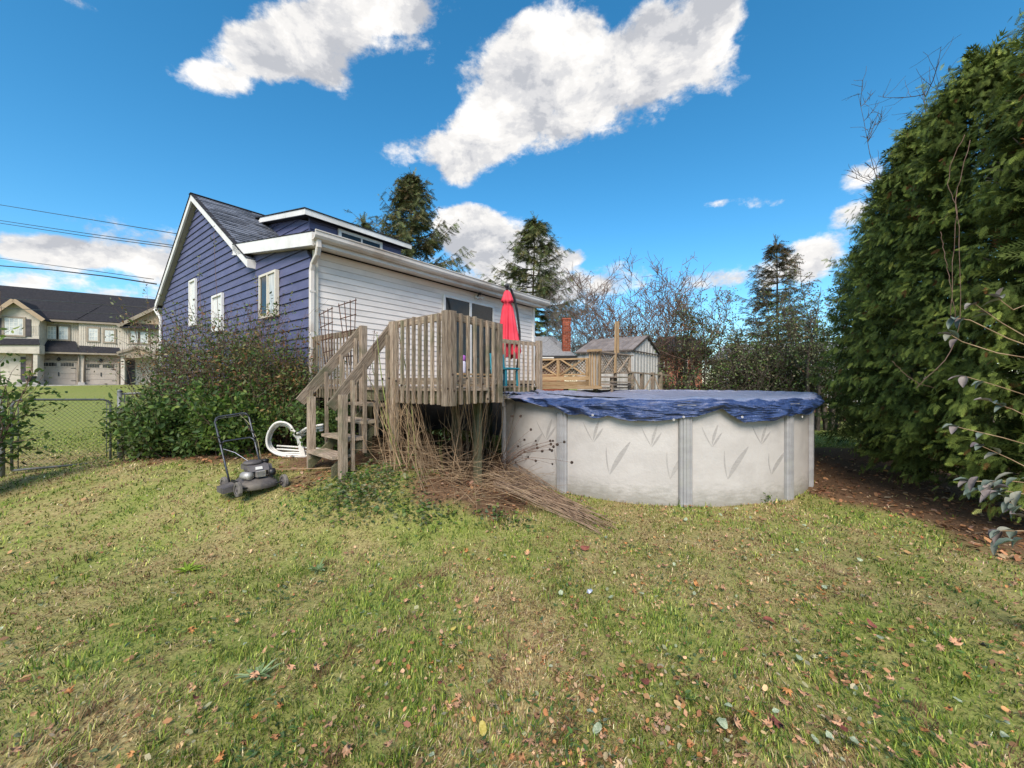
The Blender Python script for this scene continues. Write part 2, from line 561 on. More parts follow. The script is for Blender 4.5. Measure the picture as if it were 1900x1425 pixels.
def mulch(x, y):
    """0..1: bare earth, needle litter and leaf mulch instead of turf"""
    x = np.asarray(x, float)
    y = np.asarray(y, float)
    w = 0.16 * sn(x, y, 1.3, 11)
    xe = np.interp(y, [1.5, 3.0, 3.8, 4.6, 5.3, 6.0, 7.0, 9.0, 10.0, 11.5], [4.1, 4.2, 4.35, 4.6, 4.2, 4.25, 4.9, 6.2, 7.4, 9.5])
    a = ss((x - xe + w) / 0.35) * ss((10.2 - y + w) / 0.5)
    b = ss((0.95 - np.hypot((x + 0.55) / 1.0, (y - 4.85) / 0.62) + w * 1.6) / 0.35)          # stems and cut canes
    c = 0.85 * ss((1.0 - np.hypot((x + 4.4) / 1.9, (y - 6.4) / 0.9) + w) / 0.25)         # under the bush by the blue wall
    d = ss((x + 3.4) / 0.4) * ss((y - 5.1) / 0.4) * ss((0.6 - x) / 0.4) * ss((9.0 - y) / 0.5)   # under the deck
    e = 0.75 * ss((0.45 - np.hypot((x + 2.45), (y - 5.0) / 0.7) + w) / 0.2)
    e2 = 0.55 * ss((0.5 - np.hypot((x + 5.4) / 1.6, (y - 5.95) / 0.35) + w) / 0.2)
    return np.clip(a + b + c + d + e + e2, 0, 1)


def lawn_tone(x, y):
    """0 straw .. 1 green"""
    v = 0.45 + 0.24 * sn(x, y, 0.7, 20) + 0.22 * sn(x, y, 2.2, 30) + 0.14 * sn(x, y, 6, 40)
    for gx_, gy_, sx_, sy_, a_ in ((-2.1, 2.6, .9, .35, .34), (-1.75, 3.45, .45, .3, .3), (-1.0, 2.9, .5, .25, .2), (2.4, 2.45, .8, .4, .26), (-.7, 3.9, .6, .3, .22), (-1.2, 1.95, .6, .2, .2), (4.2, 4.6, .8, .5, .3), (-3.6, 3.3, .7, .3, .2)):
        v = v + a_ * np.exp(-((x - gx_) / sx_) ** 2 - ((y - gy_) / sy_) ** 2)
    far = ss((y - 7) / 2.0)
    v = v * (1 - far) + (0.86 + 0.12 * sn(x, y, 1.4, 9)) * far
    return np.clip(v, 0, 1)


def axis(knots):
    out = []
    for (a, b, s) in knots:
        out += list(np.arange(a, b, s))
    return np.array(out + [knots[-1][1]])


gx = axis([(-900, -100, 100), (-100, -20, 8), (-20, -9, 0.6), (-9, 9, 0.13), (9, 20, 0.6), (20, 100, 8), (100, 900, 100)])
gy = axis([(-300, -20, 40), (-20, 0, 2), (0, 12, 0.13), (12, 40, 0.7), (40, 100, 8), (100, 1500, 140)])
GX, GY = np.meshgrid(gx, gy)
GZ = ground(GX, GY)
nv_ = GX.size
idx = np.arange(nv_).reshape(GX.shape)
F = np.stack([idx[:-1, :-1], idx[:-1, 1:], idx[1:, 1:], idx[1:, :-1]], -1).reshape(-1, 4)
colr = np.zeros((nv_, 3))
colr[:, 0] = mulch(GX, GY).ravel()
colr[:, 1] = lawn_tone(GX, GY).ravel()
mg = bpy.data.materials.new('lawn_soil')
mg.use_nodes = True
t = NT(mg.node_tree)
at = t.node('ShaderNodeAttribute', attribute_name='Col')
sp = t.node('ShaderNodeSeparateColor', {0: at.outputs['Color']})
pos = t.node('ShaderNodeNewGeometry').outputs['Position']
nA = t.noise(pos, 14, 6, 0.65)
nB = t.noise(pos, 60, 4, 0.7)
nC = t.noise(pos, 3.0, 4, 0.6)
soil = t.ramp(nB, [(0.3, (0.022, 0.016, 0.011)), (0.7, (0.085, 0.062, 0.042))])
strawc = t.ramp(nB, [(0.3, (0.19, 0.145, 0.06)), (0.7, (0.48, 0.38, 0.185))])
greenc = t.ramp(nB, [(0.3, (0.12, 0.16, 0.03)), (0.7, (0.28, 0.32, 0.08))])
tone = t.math('ADD', sp.outputs[1], t.math('MULTIPLY_ADD', nA, 1.4, -0.7), clamp=True)
turf = t.mix(tone, strawc, greenc)
mul = t.ramp(t.noise(pos, 45, 5, 0.7, 0.5), [(0.28, (0.05, 0.032, 0.02)), (0.52, (0.15, 0.09, 0.052)), (0.72, (0.30, 0.17, 0.09))])
colg = t.mix(sp.outputs[0], turf, mul)
# grit of dark gaps between tufts close by
gap = t.smooth(t.noise(pos, 28, 5, 0.7), 0.56, 0.7)
ysep = t.node('ShaderNodeSeparateXYZ', {0: pos})
nearby = t.math('SUBTRACT', 1.0, t.smooth(ysep.outputs[1], 5.0, 11.0))
colg = t.mix(t.math('MULTIPLY', t.math('MULTIPLY', gap, nearby), 0.75), colg, soil)
bs = t.node('ShaderNodeBsdfPrincipled', {'Base Color': colg, 'Roughness': 0.95, 'Specular IOR Level': 0.1})
bp = t.node('ShaderNodeBump', {'Strength': 0.7, 'Distance': 0.03, 'Height': nA})
t.put(bs.inputs['Normal'], bp.outputs[0])
t.node('ShaderNodeOutputMaterial', {'Surface': bs.outputs[0]})
go = np_obj('ground', np.stack([GX, GY, GZ], -1).reshape(-1, 3), F, mg, None, (0, 0, 0), colr, smooth=True)
tag(go, kind='structure')

# grass blades: as many per picture area near and far
def pool_inside(x, y, grow=0.0):
    c1 = np.array([2.5, 7.88])
    u_ = np.array([0.607, 0.794])
    dx, dy = x - c1[0], y - c1[1]
    s = np.clip(dx * u_[0] + dy * u_[1], 0, 2.6)
    return np.hypot(dx - s * u_[0], dy - s * u_[1]) < 2.70 + grow


def lawn_points(n, d0=1.25, d1=16.0, ax=0.97, p=1.0):
    # radial density falling with distance
    r = d0 * (d1 / d0) ** (RNG.uniform(0, 1, n) ** p)
    a = RNG.uniform(-ax, ax, n)
    x, y = r * np.sin(a), r * np.cos(a)
    k = ~pool_inside(x, y, 0.02)
    return x[k], y[k]


GREENS = np.array([[0.16, 0.24, 0.03], [0.24, 0.32, 0.045], [0.35, 0.40, 0.08], [0.14, 0.23, 0.055], [0.46, 0.48, 0.15], [0.07, 0.12, 0.02]])
STRAWS = np.array([[0.50, 0.38, 0.18], [0.62, 0.50, 0.26], [0.27, 0.185, 0.09], [0.44, 0.35, 0.18], [0.66, 0.55, 0.36], [0.36, 0.32, 0.13], [0.32, 0.20, 0.11], [0.22, 0.13, 0.07]])


def pick(pal, n, jit=0.2):
    c = pal[RNG.integers(0, len(pal), n)]
    return np.clip(c * (1 + RNG.normal(0, jit, (n, 1))) * (1 + RNG.normal(0, 0.05, (n, 3))), 0.005, 1)


x, y = lawn_points(365000)
# thinner turf carried on past both sides of the view
r_e = 0.9 * (11 / 0.9) ** RNG.uniform(0, 1, 55000)
a_e = RNG.uniform(.93, 1.75, 55000) * RNG.choice([-1, 1], 55000)
x = np.concatenate([x, r_e * np.sin(a_e)])
y = np.concatenate([y, r_e * np.cos(a_e)])
mm = mulch(x, y)
keep = RNG.uniform(0, 1, len(x)) > mm * 0.985
x, y = x[keep], y[keep]
# tufted density
dn = 0.72 + 0.5 * sn(x, y, 4.5, 13)
keep = RNG.uniform(0, 1, len(x)) < np.clip(dn, 0.18, 1)
x, y = x[keep], y[keep]
n = len(x)
tone_ = lawn_tone(x, y)
isg = RNG.uniform(0, 1, n) < np.clip(tone_ * 1.25 - 0.05, 0.03, 0.97)
col = np.where(isg[:, None], pick(GREENS, n, .34), pick(STRAWS, n, .34))
thatch = ss((sn(x, y, 3.3, 58) - 0.55) / 0.5) * (1 - 0.6 * ss((y - 5) / 2))
brn = (RNG.uniform(0, 1, n) < thatch * .8)
col = np.where(brn[:, None], pick(np.array([[.20, .12, .06], [.29, .18, .10], [.14, .085, .05]]), n), col)
dist = np.hypot(x, y)
ln = RNG.uniform(0.016, 0.048, n) * np.where(isg, 1.1, 1.15) * (1 + 0.5 * (RNG.uniform(0, 1, n) < 0.06))
tall = ss((sn(x, y, 1.1, 50) - 0.75) / 0.5) + 0.8 * ss((0.16 - (np.hypot(x - 2.5, y - 7.88) - 2.72)) / 0.16) * (y < 8)
clump = ss((sn(x, y, 5.5, 17) + 0.1) / 1.0)
ln = ln * (0.75 + 0.55 * clump * isg) * (1 + 0.75 * tall)
wd = RNG.uniform(0.0016, 0.0032, n) * np.clip(dist / 3.0, 1.0, 4.0)
az = RNG.uniform(0, 2 * np.pi, n)
flow = sn(x, y, 0.6, 44) * 3.0
az = np.where(RNG.uniform(0, 1, n) < 0.45, flow + RNG.normal(0, 0.5, n), az)
lean = np.where(isg, RNG.uniform(0.25, 1.2, n), RNG.uniform(0.75, 1.5, n))     # straw lies flat
dx, dy = np.cos(az), np.sin(az)
px_, py_ = -dy, dx
z0 = ground(x, y)
B = np.stack([x, y, z0 - 0.003], -1)
side = np.stack([px_, py_, np.zeros(n)], -1) * wd[:, None]
midh, tiph = np.cos(lean * 0.55), np.cos(lean)
mid = B + np.stack([dx * np.sin(lean * 0.55), dy * np.sin(lean * 0.55), midh], -1) * (ln * 0.55)[:, None]
tip = mid + np.stack([dx * np.sin(lean * 1.15), dy * np.sin(lean * 1.15), np.cos(lean * 1.15)], -1) * (ln * 0.5)[:, None]
tip[:, 2] = np.maximum(tip[:, 2], z0 + 0.004)
V = np.stack([B - side, B + side, mid + side * 0.8, mid - side * 0.8, tip], 1).reshape(-1, 3)
o = np.arange(n) * 5
F = np.stack([np.stack([o, o + 1, o + 2], -1), np.stack([o, o + 2, o + 3], -1), np.stack([o + 3, o + 2, o + 4], -1)], 1).reshape(-1, 3)
g_ = np_obj('grass', V, F, M_grass, None, (0, 0, 0), np.repeat(col, 5, 0))
tag(g_, 'short patchy grass of the back lawn, part green and part straw coloured', 'grass', kind='stuff')

# broad-leaved weeds, clover and plantain between the blades
LEAF_T = np.array([(0, 0, 0), (0.35, 0.23, 0.05), (0.75, 0.17, 0.03), (1, 0, -0.06), (0.75, -0.17, 0.03), (0.35, -0.23, 0.05), (0.5, 0, 0.0)])
LEAF_F = np.array([(0, 6, 1), (1, 6, 2), (2, 6, 3), (3, 6, 4), (4, 6, 5), (5, 6, 0)])
LEAF_T4 = np.array([(0, 0, 0), (0.5, 0.25, 0.05), (1, 0, 0), (0.5, -0.25, 0.05)])
LEAF_F4 = np.array([(0, 1, 2), (0, 2, 3)])
x, y = lawn_points(15000, 1.3, 7.5)
k = (RNG.uniform(0, 1, len(x)) < ss((sn(x, y, 1.0, 3) - 0.1) / 0.8) * 0.8 + 0.05) & (mulch(x, y) < 0.5)
x, y = x[k], y[k]
n = len(x)
az = RNG.uniform(0, 6.28, n)
X = np.stack([np.cos(az), np.sin(az), RNG.uniform(0.0, 0.6, n)], -1)
Z = np.stack([RNG.normal(0, .25, n), RNG.normal(0, .25, n), np.ones(n)], -1)
wp = np.array([[0.07, 0.14, 0.035], [0.10, 0.17, 0.06], [0.13, 0.18, 0.09], [0.06, 0.11, 0.05]])
o_ = scatter('lawn_weeds', LEAF_T, LEAF_F, np.stack([x, y, ground(x, y) + 0.012], -1), X, Z, RNG.uniform(0.012, 0.04, n), pick(wp, n), M_leaf)
tag(o_, 'small broad leaved weeds and clover growing through the lawn', 'weeds', kind='stuff')

# plantain and dandelion rosettes that stand out in the lawn
def rosette(px, py, rad, nleaf, label, pal):
    d = 1184.0 / (py - HY)
    x0, y0 = (px - CX) / FPX * d, d
    z = gz(x0, y0)
    az = np.linspace(0, 6.28, nleaf) + RNG.normal(0, 0.2, nleaf)
    X = np.stack([np.cos(az), np.sin(az), RNG.uniform(0.1, 0.7, nleaf)], -1)
    Z = np.stack([-np.cos(az) * .5, -np.sin(az) * .5, np.ones(nleaf)], -1)
    P = np.tile([[x0, y0, z + 0.01]], (nleaf, 1)) + RNG.normal(0, .008, (nleaf, 3)) * [1, 1, 0]
    S = np.stack([RNG.uniform(.5, 1.25, nleaf) * rad, np.full(nleaf, rad * .4), np.full(nleaf, rad)], -1)
    o = scatter('weed_rosette', LEAF_T, LEAF_F, P, X, Z, S, pick(pal, nleaf, .12), M_leaf, None, (x0, y0, z))
    tag(o, label, 'weed', 'weed rosettes in the lawn')


PG = np.array([[0.22, 0.31, 0.15], [0.28, 0.37, 0.2], [0.18, 0.27, 0.11]])
rosette(475, 1262, 0.10, 26, 'large pale rosette of jagged leaves, the biggest weed in the front lawn', PG)
rosette(590, 1062, 0.10, 16, 'flat pale green rosette beside a bare patch in the lawn', PG)
rosette(345, 1062, 0.12, 18, 'bright yellow green tuft left of the middle of the lawn', np.array([[0.2, 0.3, 0.03], [0.26, 0.36, 0.05]]))
rosette(1275, 1300, 0.05, 9, 'small dark rosette low in the lawn towards the right', np.array([[0.06, 0.12, 0.03]]))

# fallen leaves: the largest each an object, the rest one litter layer
def leaf_outline(kind, r):
    pts = []
    if kind == 'maple':
        prof = [(0, .12), (12, .55), (24, .38), (38, .92), (52, .60), (66, .85), (80, .62), (90, 1.0)]
        full = prof + [(180 - a, q) for a, q in reversed(prof[:-1])]
        for a, q in full:
            ang = R(a - 0) * 1.0
            pts.append((math.sin(R(90 - a)) * q * 0.9, math.cos(R(90 - a)) * q))
    else:
        for i in range(10):
            a = 2 * math.pi * i / 10
            pts.append((math.cos(a) * (0.55 + 0.06 * r.uniform(-1, 1)), math.sin(a) * (0.85 + .08 * r.uniform(-1, 1))))
    cx = sum(p[0] for p in pts) / len(pts)
    cy = sum(p[1] for p in pts) / len(pts)
    return [(a - cx, b - cy) for a, b in pts]


def dead_leaf_mesh(kind, mat, seed):
    r = random.Random(seed)
    out = leaf_outline(kind, r)
    k1, k2, k3 = r.uniform(.25, .8), r.uniform(-.5, .5), r.uniform(-.4, .4)
    vs = [(0, 0, 0)] + [(a, b, k1 * (a * a) + k2 * a * b + k3 * b * b * .6 + r.uniform(-.07, .07)) for a, b in out]
    vs += [(a * .5, b * .5, (k1 * a * a + k2 * a * b + k3 * b * b * .6) * .3 + r.uniform(-.03, .05)) for a, b in out]
    n = len(out)
    fs = []
    for i in range(n):
        j = (i + 1) % n
        fs.append((0, 1 + n + i, 1 + n + j))
        fs.append((1 + n + i, 1 + i, 1 + j))
        fs.append((1 + n + i, 1 + j, 1 + n + j))
    me = mesh_py('fallen_leaf', vs, fs, True)
    if mat:
        me.materials.append(mat)
    return me


LM = {
    'tan': mk('tan_dead_leaf', (0.40, 0.20, 0.105), (0.60, 0.36, 0.21), 3.0, rough=0.75, vary=0.25, bump=0.3),
    'orange': mk('orange_dead_leaf', (0.36, 0.13, 0.035), (0.50, 0.24, 0.08), 3.0, rough=0.7, vary=0.2, bump=0.3),
    'grey': mk('grey_green_leaf', (0.20, 0.25, 0.15), (0.40, 0.44, 0.30), 3.0, rough=0.65, vary=0.3, bump=0.3),
    'yellow': mk('yellow_leaf', (0.34, 0.27, 0.05), (0.46, 0.38, 0.11), 3.0, rough=0.7, vary=0.2, bump=0.3),
    'red': mk('dark_red_leaf', (0.14, 0.04, 0.03), (0.26, 0.08, 0.05), 3.0, rough=0.7, vary=0.2, bump=0.3)}
LSPEC = {
    'tan': ('curled tan brown fallen leaf lying on the grass', 'tan brown leaves fallen on the lawn', 'maple'),
    'orange': ('orange brown fallen leaf lying on the grass', 'orange leaves fallen on the lawn', 'maple'),
    'grey': ('flat grey green fallen leaf lying on the grass', 'grey green leaves fallen on the lawn', 'oval'),
    'yellow': ('yellow fallen leaf lying on the grass', 'yellow leaves fallen on the lawn', 'oval'),
    'red': ('dark red fallen leaf lying on the grass', 'dark red leaves fallen on the lawn', 'oval')}
LMESH = {k: [dead_leaf_mesh(LSPEC[k][2] if k in ('tan', 'orange') or i % 2 == 0 else 'oval', LM[k], hash(k) % 97 * 0 + i * 7 + len(k)) for i in range(5)] for k in LM}
lr = random.Random(21)
cnt = 0
while cnt < 272:
    rr = 1.5 * (6.2 / 1.5) ** (lr.random() ** 0.9)
    a = lr.uniform(-.92, .92)
    x0, y0 = rr * math.sin(a), rr * math.cos(a)
    # thicker to the right
    if lr.random() > 0.42 + 0.5 * float(ss((x0 + 1.0) / 3.0)) or float(mulch(x0, y0)) > .6 or bool(pool_inside(x0, y0, .1)) or y0 > 5.6:
        continue
    k = lr.choices(['tan', 'orange', 'grey', 'yellow', 'red'], [56, 13, 24, 4, 3])[0]
    s = lr.uniform(.026, .054) * (1.25 if lr.random() < .12 else 1)
    if k in ('grey', 'yellow'):
        s *= .66
    o = bpy.data.objects.new('fallen_leaf', lr.choice(LMESH[k]))
    o.scale = (s, s * lr.uniform(.75, 1.1), s)
    o.rotation_euler = (lr.gauss(0, .38), lr.gauss(0, .38) + (math.pi if lr.random() < .3 else 0), lr.uniform(0, 6.28))
    place(o, (x0, y0, gz(x0, y0) + 0.036), None)
    tag(o, LSPEC[k][0], 'leaf', LSPEC[k][1])
    cnt += 1
# smaller crumbs of leaf over the lawn and thick litter on the bare places
# single big leaves that stand out in the photograph
BIGL = [(1440, 1345, 'red', .10, 'large crumpled red brown leaf, the biggest one at the lower right of the lawn'), (1395, 1330, 'orange', .075, 'long rust coloured leaf beside the biggest crumpled one'),
        (1590, 1385, 'grey', .085, 'large pale green leaf at the bottom edge, right of the middle'), (1540, 1372, 'grey', .06, 'pale green leaf just left of the largest pale green leaf'), (1485, 1378, 'tan', .07, 'tan curled leaf below the crumpled red brown one'),
        (935, 1228, 'tan', .07, 'broad tan maple leaf in the middle of the foreground'), (848, 1313, 'tan', .075, 'broad tan maple leaf low in the foreground, left of the middle'), (1060, 1262, 'tan', .06, 'curled tan leaf beside a pale green one in the middle foreground'),
        (128, 1288, 'orange', .075, 'bright orange leaf at the lower left of the lawn'), (122, 1362, 'red', .06, 'bright red leaf near the lower left corner'), (408, 1412, 'orange', .065, 'orange leaf at the bottom edge, left of the middle'),
        (392, 1103, 'orange', .055, 'orange brown leaf standing up right of the green grass tuft'), (475, 1333, 'orange', .055, 'orange leaf lying next to pale dry grass at the lower left'), (780, 1085, 'orange', .045, 'small orange leaf in the middle distance of the lawn'),
        (1060, 1110, 'orange', .05, 'orange leaf next to the scrap of pale blue plastic'), (1495, 1252, 'tan', .07, 'tan star shaped maple leaf in the right foreground'), (1605, 1250, 'tan', .065, 'long tan curled leaf right of the star shaped one'),
        (1625, 993, 'orange', .06, 'orange leaf near the edge of the hedge litter'), (1760, 1320, 'orange', .06, 'yellow orange leaf at the right side of the foreground'), (1860, 1190, 'yellow', .05, 'small yellow green leaf near the right edge'),
        (275, 1080, 'grey', .05, 'round pale green leaf left of the bright grass tuft'), (1340, 1345, 'grey', .06, 'pale folded leaf left of the crumpled red brown one'), (815, 1270, 'red', .05, 'dark red leaf in the shade of tall grass, left of the middle'),
        (720, 1385, 'tan', .065, 'pinkish tan leaf at the bottom, left of the middle'), (30, 1395, 'tan', .06, 'tan leaf in the lower left corner')]
for bx, by, k, s, lab in BIGL:
    d = 1184.0 / (by - HY)
    for _ in range(10):
        d = (EYE - gz((bx - CX) / FPX * d, d) - .03) * FPX / (by - HY)
    o = bpy.data.objects.new('fallen_leaf', dead_leaf_mesh('oval' if k in ('grey', 'yellow') else 'maple', LM[k], bx))
    o.scale = (s * .62, s * .55, s * .7)
    o.rotation_euler = (lr.gauss(0, .3), lr.gauss(0, .3), lr.uniform(0, 6.28))
    place(o, ((bx - CX) / FPX * d, d, gz((bx - CX) / FPX * d, d) + .042), None)
    tag(o, lab, 'leaf')
# middle sized leaves of the same kinds, too many to count
def mid_leaves(nm, kinds, n0, smin, smax, seed, lab):
    me = dead_leaf_mesh(kinds, None, seed)
    tv = np.array([v.co[:] for v in me.vertices])
    tf = np.array([p.vertices[:] for p in me.polygons])
    x, y = lawn_points(n0 * 4, 1.4, 7.0)
    nz = .30 + 1.0 * ss((sn(x, y, 1.5, 33) + .2) / 1.2)
    k = (RNG.uniform(0, 1, len(x)) < nz * (.35 + .65 * ss((x + 1.5) / 3.5)) * .75) & (mulch(x, y) < .6)
    x, y = x[k][:n0], y[k][:n0]
    n = len(x)
    az = RNG.uniform(0, 6.28, n)
    X = np.stack([np.cos(az), np.sin(az), RNG.normal(0, .4, n)], -1)
    Z = np.stack([RNG.normal(0, .45, n), RNG.normal(0, .45, n), RNG.choice([-1, 1], n) * 1.0], -1)
    S = RNG.uniform(smin, smax, n)
    S = np.stack([S, S * RNG.uniform(.6, 1.05, n), S * RNG.uniform(.6, 1.6, n)], -1)
    pal = np.array([[0.50, 0.28, 0.14], [0.40, 0.21, 0.10], [0.58, 0.37, 0.22], [0.44, 0.20, 0.08], [0.30, 0.16, 0.09], [0.52, 0.34, 0.22], [0.30, 0.32, 0.2]])
    o = scatter(nm, tv, tf, np.stack([x, y, ground(x, y) + RNG.uniform(.018, .036, n)], -1), X, Z, S, pick(pal, n, .2), M_leafdry)
    tag(o, lab, 'fallen leaves', kind='stuff')


mid_leaves('small_maple_leaves', 'maple', 1250, .014, .036, 5, 'countless small curled maple leaves scattered over the lawn')
mid_leaves('small_oval_leaves', 'oval', 750, .010, .024, 9, 'countless small curled oval leaves scattered over the lawn')
x, y = lawn_points(52000, 1.3, 11.0)
m_ = mulch(x, y)
nz = sn(x, y, 1.2, 33)
right = ss((x + 1.0) / 4.0)
k = RNG.uniform(0, 1, len(x)) < np.where(m_ > 0.4, 0.95, (0.06 + 0.30 * ss((nz - .1) / .8) * (0.4 + right) + 0.05 * right) * (0.35 + 1.3 * ss(sn(x, y, 6.5, 51) / .9)))
k &= ~((x > -3.2) & (x < -0.2) & (y > 5.4))
x, y, m_ = x[k], y[k], m_[k]
n = len(x)
az = RNG.uniform(0, 6.28, n)
X = np.stack([np.cos(az), np.sin(az), RNG.normal(0, .25, n)], -1)
Z = np.stack([RNG.normal(0, .4, n), RNG.normal(0, .4, n), np.ones(n)], -1)
lp = np.array([[0.46, 0.26, 0.13], [0.34, 0.18, 0.09], [0.54, 0.34, 0.18], [0.36, 0.17, 0.08], [0.22, 0.12, 0.07], [0.27, 0.15, 0.09], [0.34, 0.31, 0.2]])
lpm = np.array([[0.32, 0.16, 0.08], [0.20, 0.10, 0.055], [0.42, 0.22, 0.11], [0.12, 0.07, 0.045], [0.36, 0.24, 0.16]])
cc = np.where((m_ > .4)[:, None], pick(lpm, n, .25), pick(lp, n, .2))
CR_T = np.array([(0, 0, 0), (.3, .3, .1), (.8, .22, .02), (1, 0, .12), (.7, -.3, .04), (.25, -.2, .1)])
CR_F = np.array([(0, 1, 5), (1, 2, 5), (2, 4, 5), (2, 3, 4)])
S = (.010 + .034 * RNG.uniform(0, 1, n) ** 2.2) * (1 + .5 * (np.hypot(x, y) > 5)) * np.where(m_ > .4, 1.45, 1.0)
o_ = scatter('leaf_litter', CR_T, CR_F, np.stack([x, y, ground(x, y) + np.where(m_ > .4, .006, .028)], -1), X, Z, S, cc, M_leafdry)
tag(o_, 'loose brown leaf crumbs over the lawn and thick on the bare earth', 'leaf litter', kind='stuff')
# ------------------------------------------------------------------ blue and white house
U = Vector((0.607, 0.7947, 0))          # along the white wall, away from the camera
V_ = Vector((-0.7947, 0.607, 0))        # along the blue wall, away from the camera
HC = Vector((-3.55, 7.10, 0))           # near corner of the two walls


def H(s, t, z, out=0.0):
    """house point: s along the white wall, t along the blue wall"""
    return HC + U * s + V_ * t + Vector((0, 0, z))


WALL_L, WALL_T = 6.95, 10.17
house = thing('house', 'blue clapboard house with a steep gable and a low white vinyl sided addition', 'house', HC + Vector((0, 0, .5)))
Zup = Vector((0, 0, 1))


def zmain(t):          # underside of the steep gable roof
    return 6.60 - 0.64 * abs(t - 6.35)


def zlow(t):           # underside of the low roof over the addition
    return 4.01 + 0.150 * t


# solid walls behind the boards
prism('wall_core', [H(0.04, 0.04, -0.2), H(0.04, 10.12, -0.2), H(0.04, 10.12, zmain(10.12) - .02), H(0.04, 6.35, 6.55), H(0.04, 3.45, zmain(3.45) - .04), H(0.04, 0.04, zlow(0) - .02)],
      U * (WALL_L - .08), M_found, house)
# white vinyl boards (double four and a half)
EXPO = 0.1143
zb = 3.725 - 19 * EXPO
k = 0
z = zb
while z < 3.96:
    z1 = min(z + EXPO - 0.003, 3.97)
    n_ = -V_
    a0, a1 = H(0.07, 0, z) + n_ * 0.0, H(WALL_L - .07, 0, z)
    prism('siding_board', [a0 - n_ * .03, a0 + n_ * .019, H(0.07, 0, z1) + n_ * .006, H(0.07, 0, z1) - n_ * .03], U * (WALL_L - .14), M_vinyl, house)
    z += EXPO
# corner posts
beam('corner_trim', H(0.035, -0.032, 1.45), H(0.035, -0.032, 3.97), .07, .07, M_cream, house, up=V_)
beam('corner_trim', H(WALL_L - .035, -0.032, 1.45), H(WALL_L - .035, -0.032, 3.97), .07, .07, M_trim, house, up=V_)
beam('skirt_board', H(0.02, -.012, 1.535), H(WALL_L - .02, -.012, 1.535), .04, .055, M_gutter, house, up=Zup)

# blue boards
EB = 0.178
zb = 3.674 - 17 * EB
z = zb


def tlim(z):
    lo = 0.06
    if z > zlow(0) - .02:
        lo = max(0.06, (z + .02 - 4.01) / .15)
        if lo > 3.4:
            lo = 6.35 - (6.60 - z) / .64
    hi = min(10.15, 6.35 + (6.60 - z) / .64)
    return lo, hi


while z < 6.5:
    z1 = z + EB - 0.006
    l0, h0 = tlim(z)
    l1, h1 = tlim(min(z1, 6.55))
    if h1 - l1 < 0.04:
        l1 = h1 = 6.35
        h1 += .02
        l1 -= .02
    nU = -U
    bot = [H(0, l0, z) - nU * .03, H(0, h0, z) - nU * .03, H(0, h0, z) + nU * .030, H(0, l0, z) + nU * .030]
    top = [H(0, l1, z1) - nU * .03, H(0, h1, z1) - nU * .03, H(0, h1, z1) + nU * .006, H(0, l1, z1) + nU * .006]
    hexa('siding_board', bot, top, M_blue, house)
    z += EB

# low roof of the addition: slab, fascia, soffit, gutter
OV = 0.16
th = 0.2
EAVE = -0.34
prism('low_roof', [H(-OV + .02, EAVE + .04, zlow(EAVE) + .02), H(-OV + .02, 3.42, zlow(3.42) + .02), H(-OV + .02, 3.42, zlow(3.42) + th), H(-OV + .02, EAVE + .04, zlow(EAVE) + th)],
      U * (WALL_L + .3), M_roofdk, house)
prism('rake_fascia', [H(-OV - .022, EAVE, zlow(EAVE) - .02), H(-OV - .022, 3.27, zlow(3.27) - .03), H(-OV - .022, 3.30, zlow(3.30) + th + .005), H(-OV - .022, EAVE, zlow(EAVE) + th + .005)],
      U * .04, M_trim, house)
prism('drip_edge', [H(-OV - .03, EAVE - .01, zlow(EAVE) + th + .008), H(-OV - .03, 3.3, zlow(3.3) + th + .008), H(-OV - .03, 3.3, zlow(3.3) + th + .022), H(-OV - .03, EAVE - .01, zlow(EAVE) + th + .022)],
      U * .2, M_roofdk, house)
prism('rake_soffit', [H(-OV, EAVE, zlow(EAVE) - .012), H(-OV, 3.4, zlow(3.4) - .012), H(-OV, 3.4, zlow(3.4) + .012), H(-OV, EAVE, zlow(EAVE) + .012)], U * (OV + .03), M_gutter, house)
zs = zlow(0) - .01
prism('eave_soffit', [H(-OV, EAVE, zs - .045), H(-OV, .0, zs), H(-OV, .0, zs + .02), H(-OV, EAVE, zs - .02)], U * (WALL_L + .36), M_gutter, house)
prism('eave_fascia', [H(-OV + .02, EAVE - .02, zs - .045), H(-OV + .02, EAVE + .01, zs - .045), H(-OV + .02, EAVE + .01, zs + .17), H(-OV + .02, EAVE - .02, zs + .17)], U * (WALL_L + .32), M_gutter, house)
gut = [(-.022, .06), (-.07, .05), (-.12, .08), (-.145, .12), (-.145, .185), (-.16, .19), (-.16, .205), (-.13, .205), (-.128, .13), (-.1, .095), (-.06, .07), (-.03, .075), (-.022, .19)]
prism('gutter', [H(-OV - .03, EAVE + a, zs + b - .03) for a, b in gut], U * (WALL_L + .42), M_gutter, house)
# downspout at the near corner: elbow out from the gutter, back to the wall and down
dp = [H(-.10, -.40, 4.07), H(-.09, -.40, 3.93), H(-.075, -.33, 3.82), H(-.05, -.12, 3.70), H(-.05, -.075, 3.58), H(-.05, -.07, 2.5), H(-.05, -.07, 1.15)]
for a, b in zip(dp[:-1], dp[1:]):
    beam('downspout', a, b + (b - a).normalized() * .02, .085, .06, M_gutter, house, up=V_, cham=.012)
for zc in (3.2, 2.2):
    beam('pipe_strap', H(-.05, -.105, zc), H(-.05, -.105, zc + .03), .1, .008, M_gutter, house, up=V_)

# steep main roof
TE0, TE1 = 2.47, 10.25


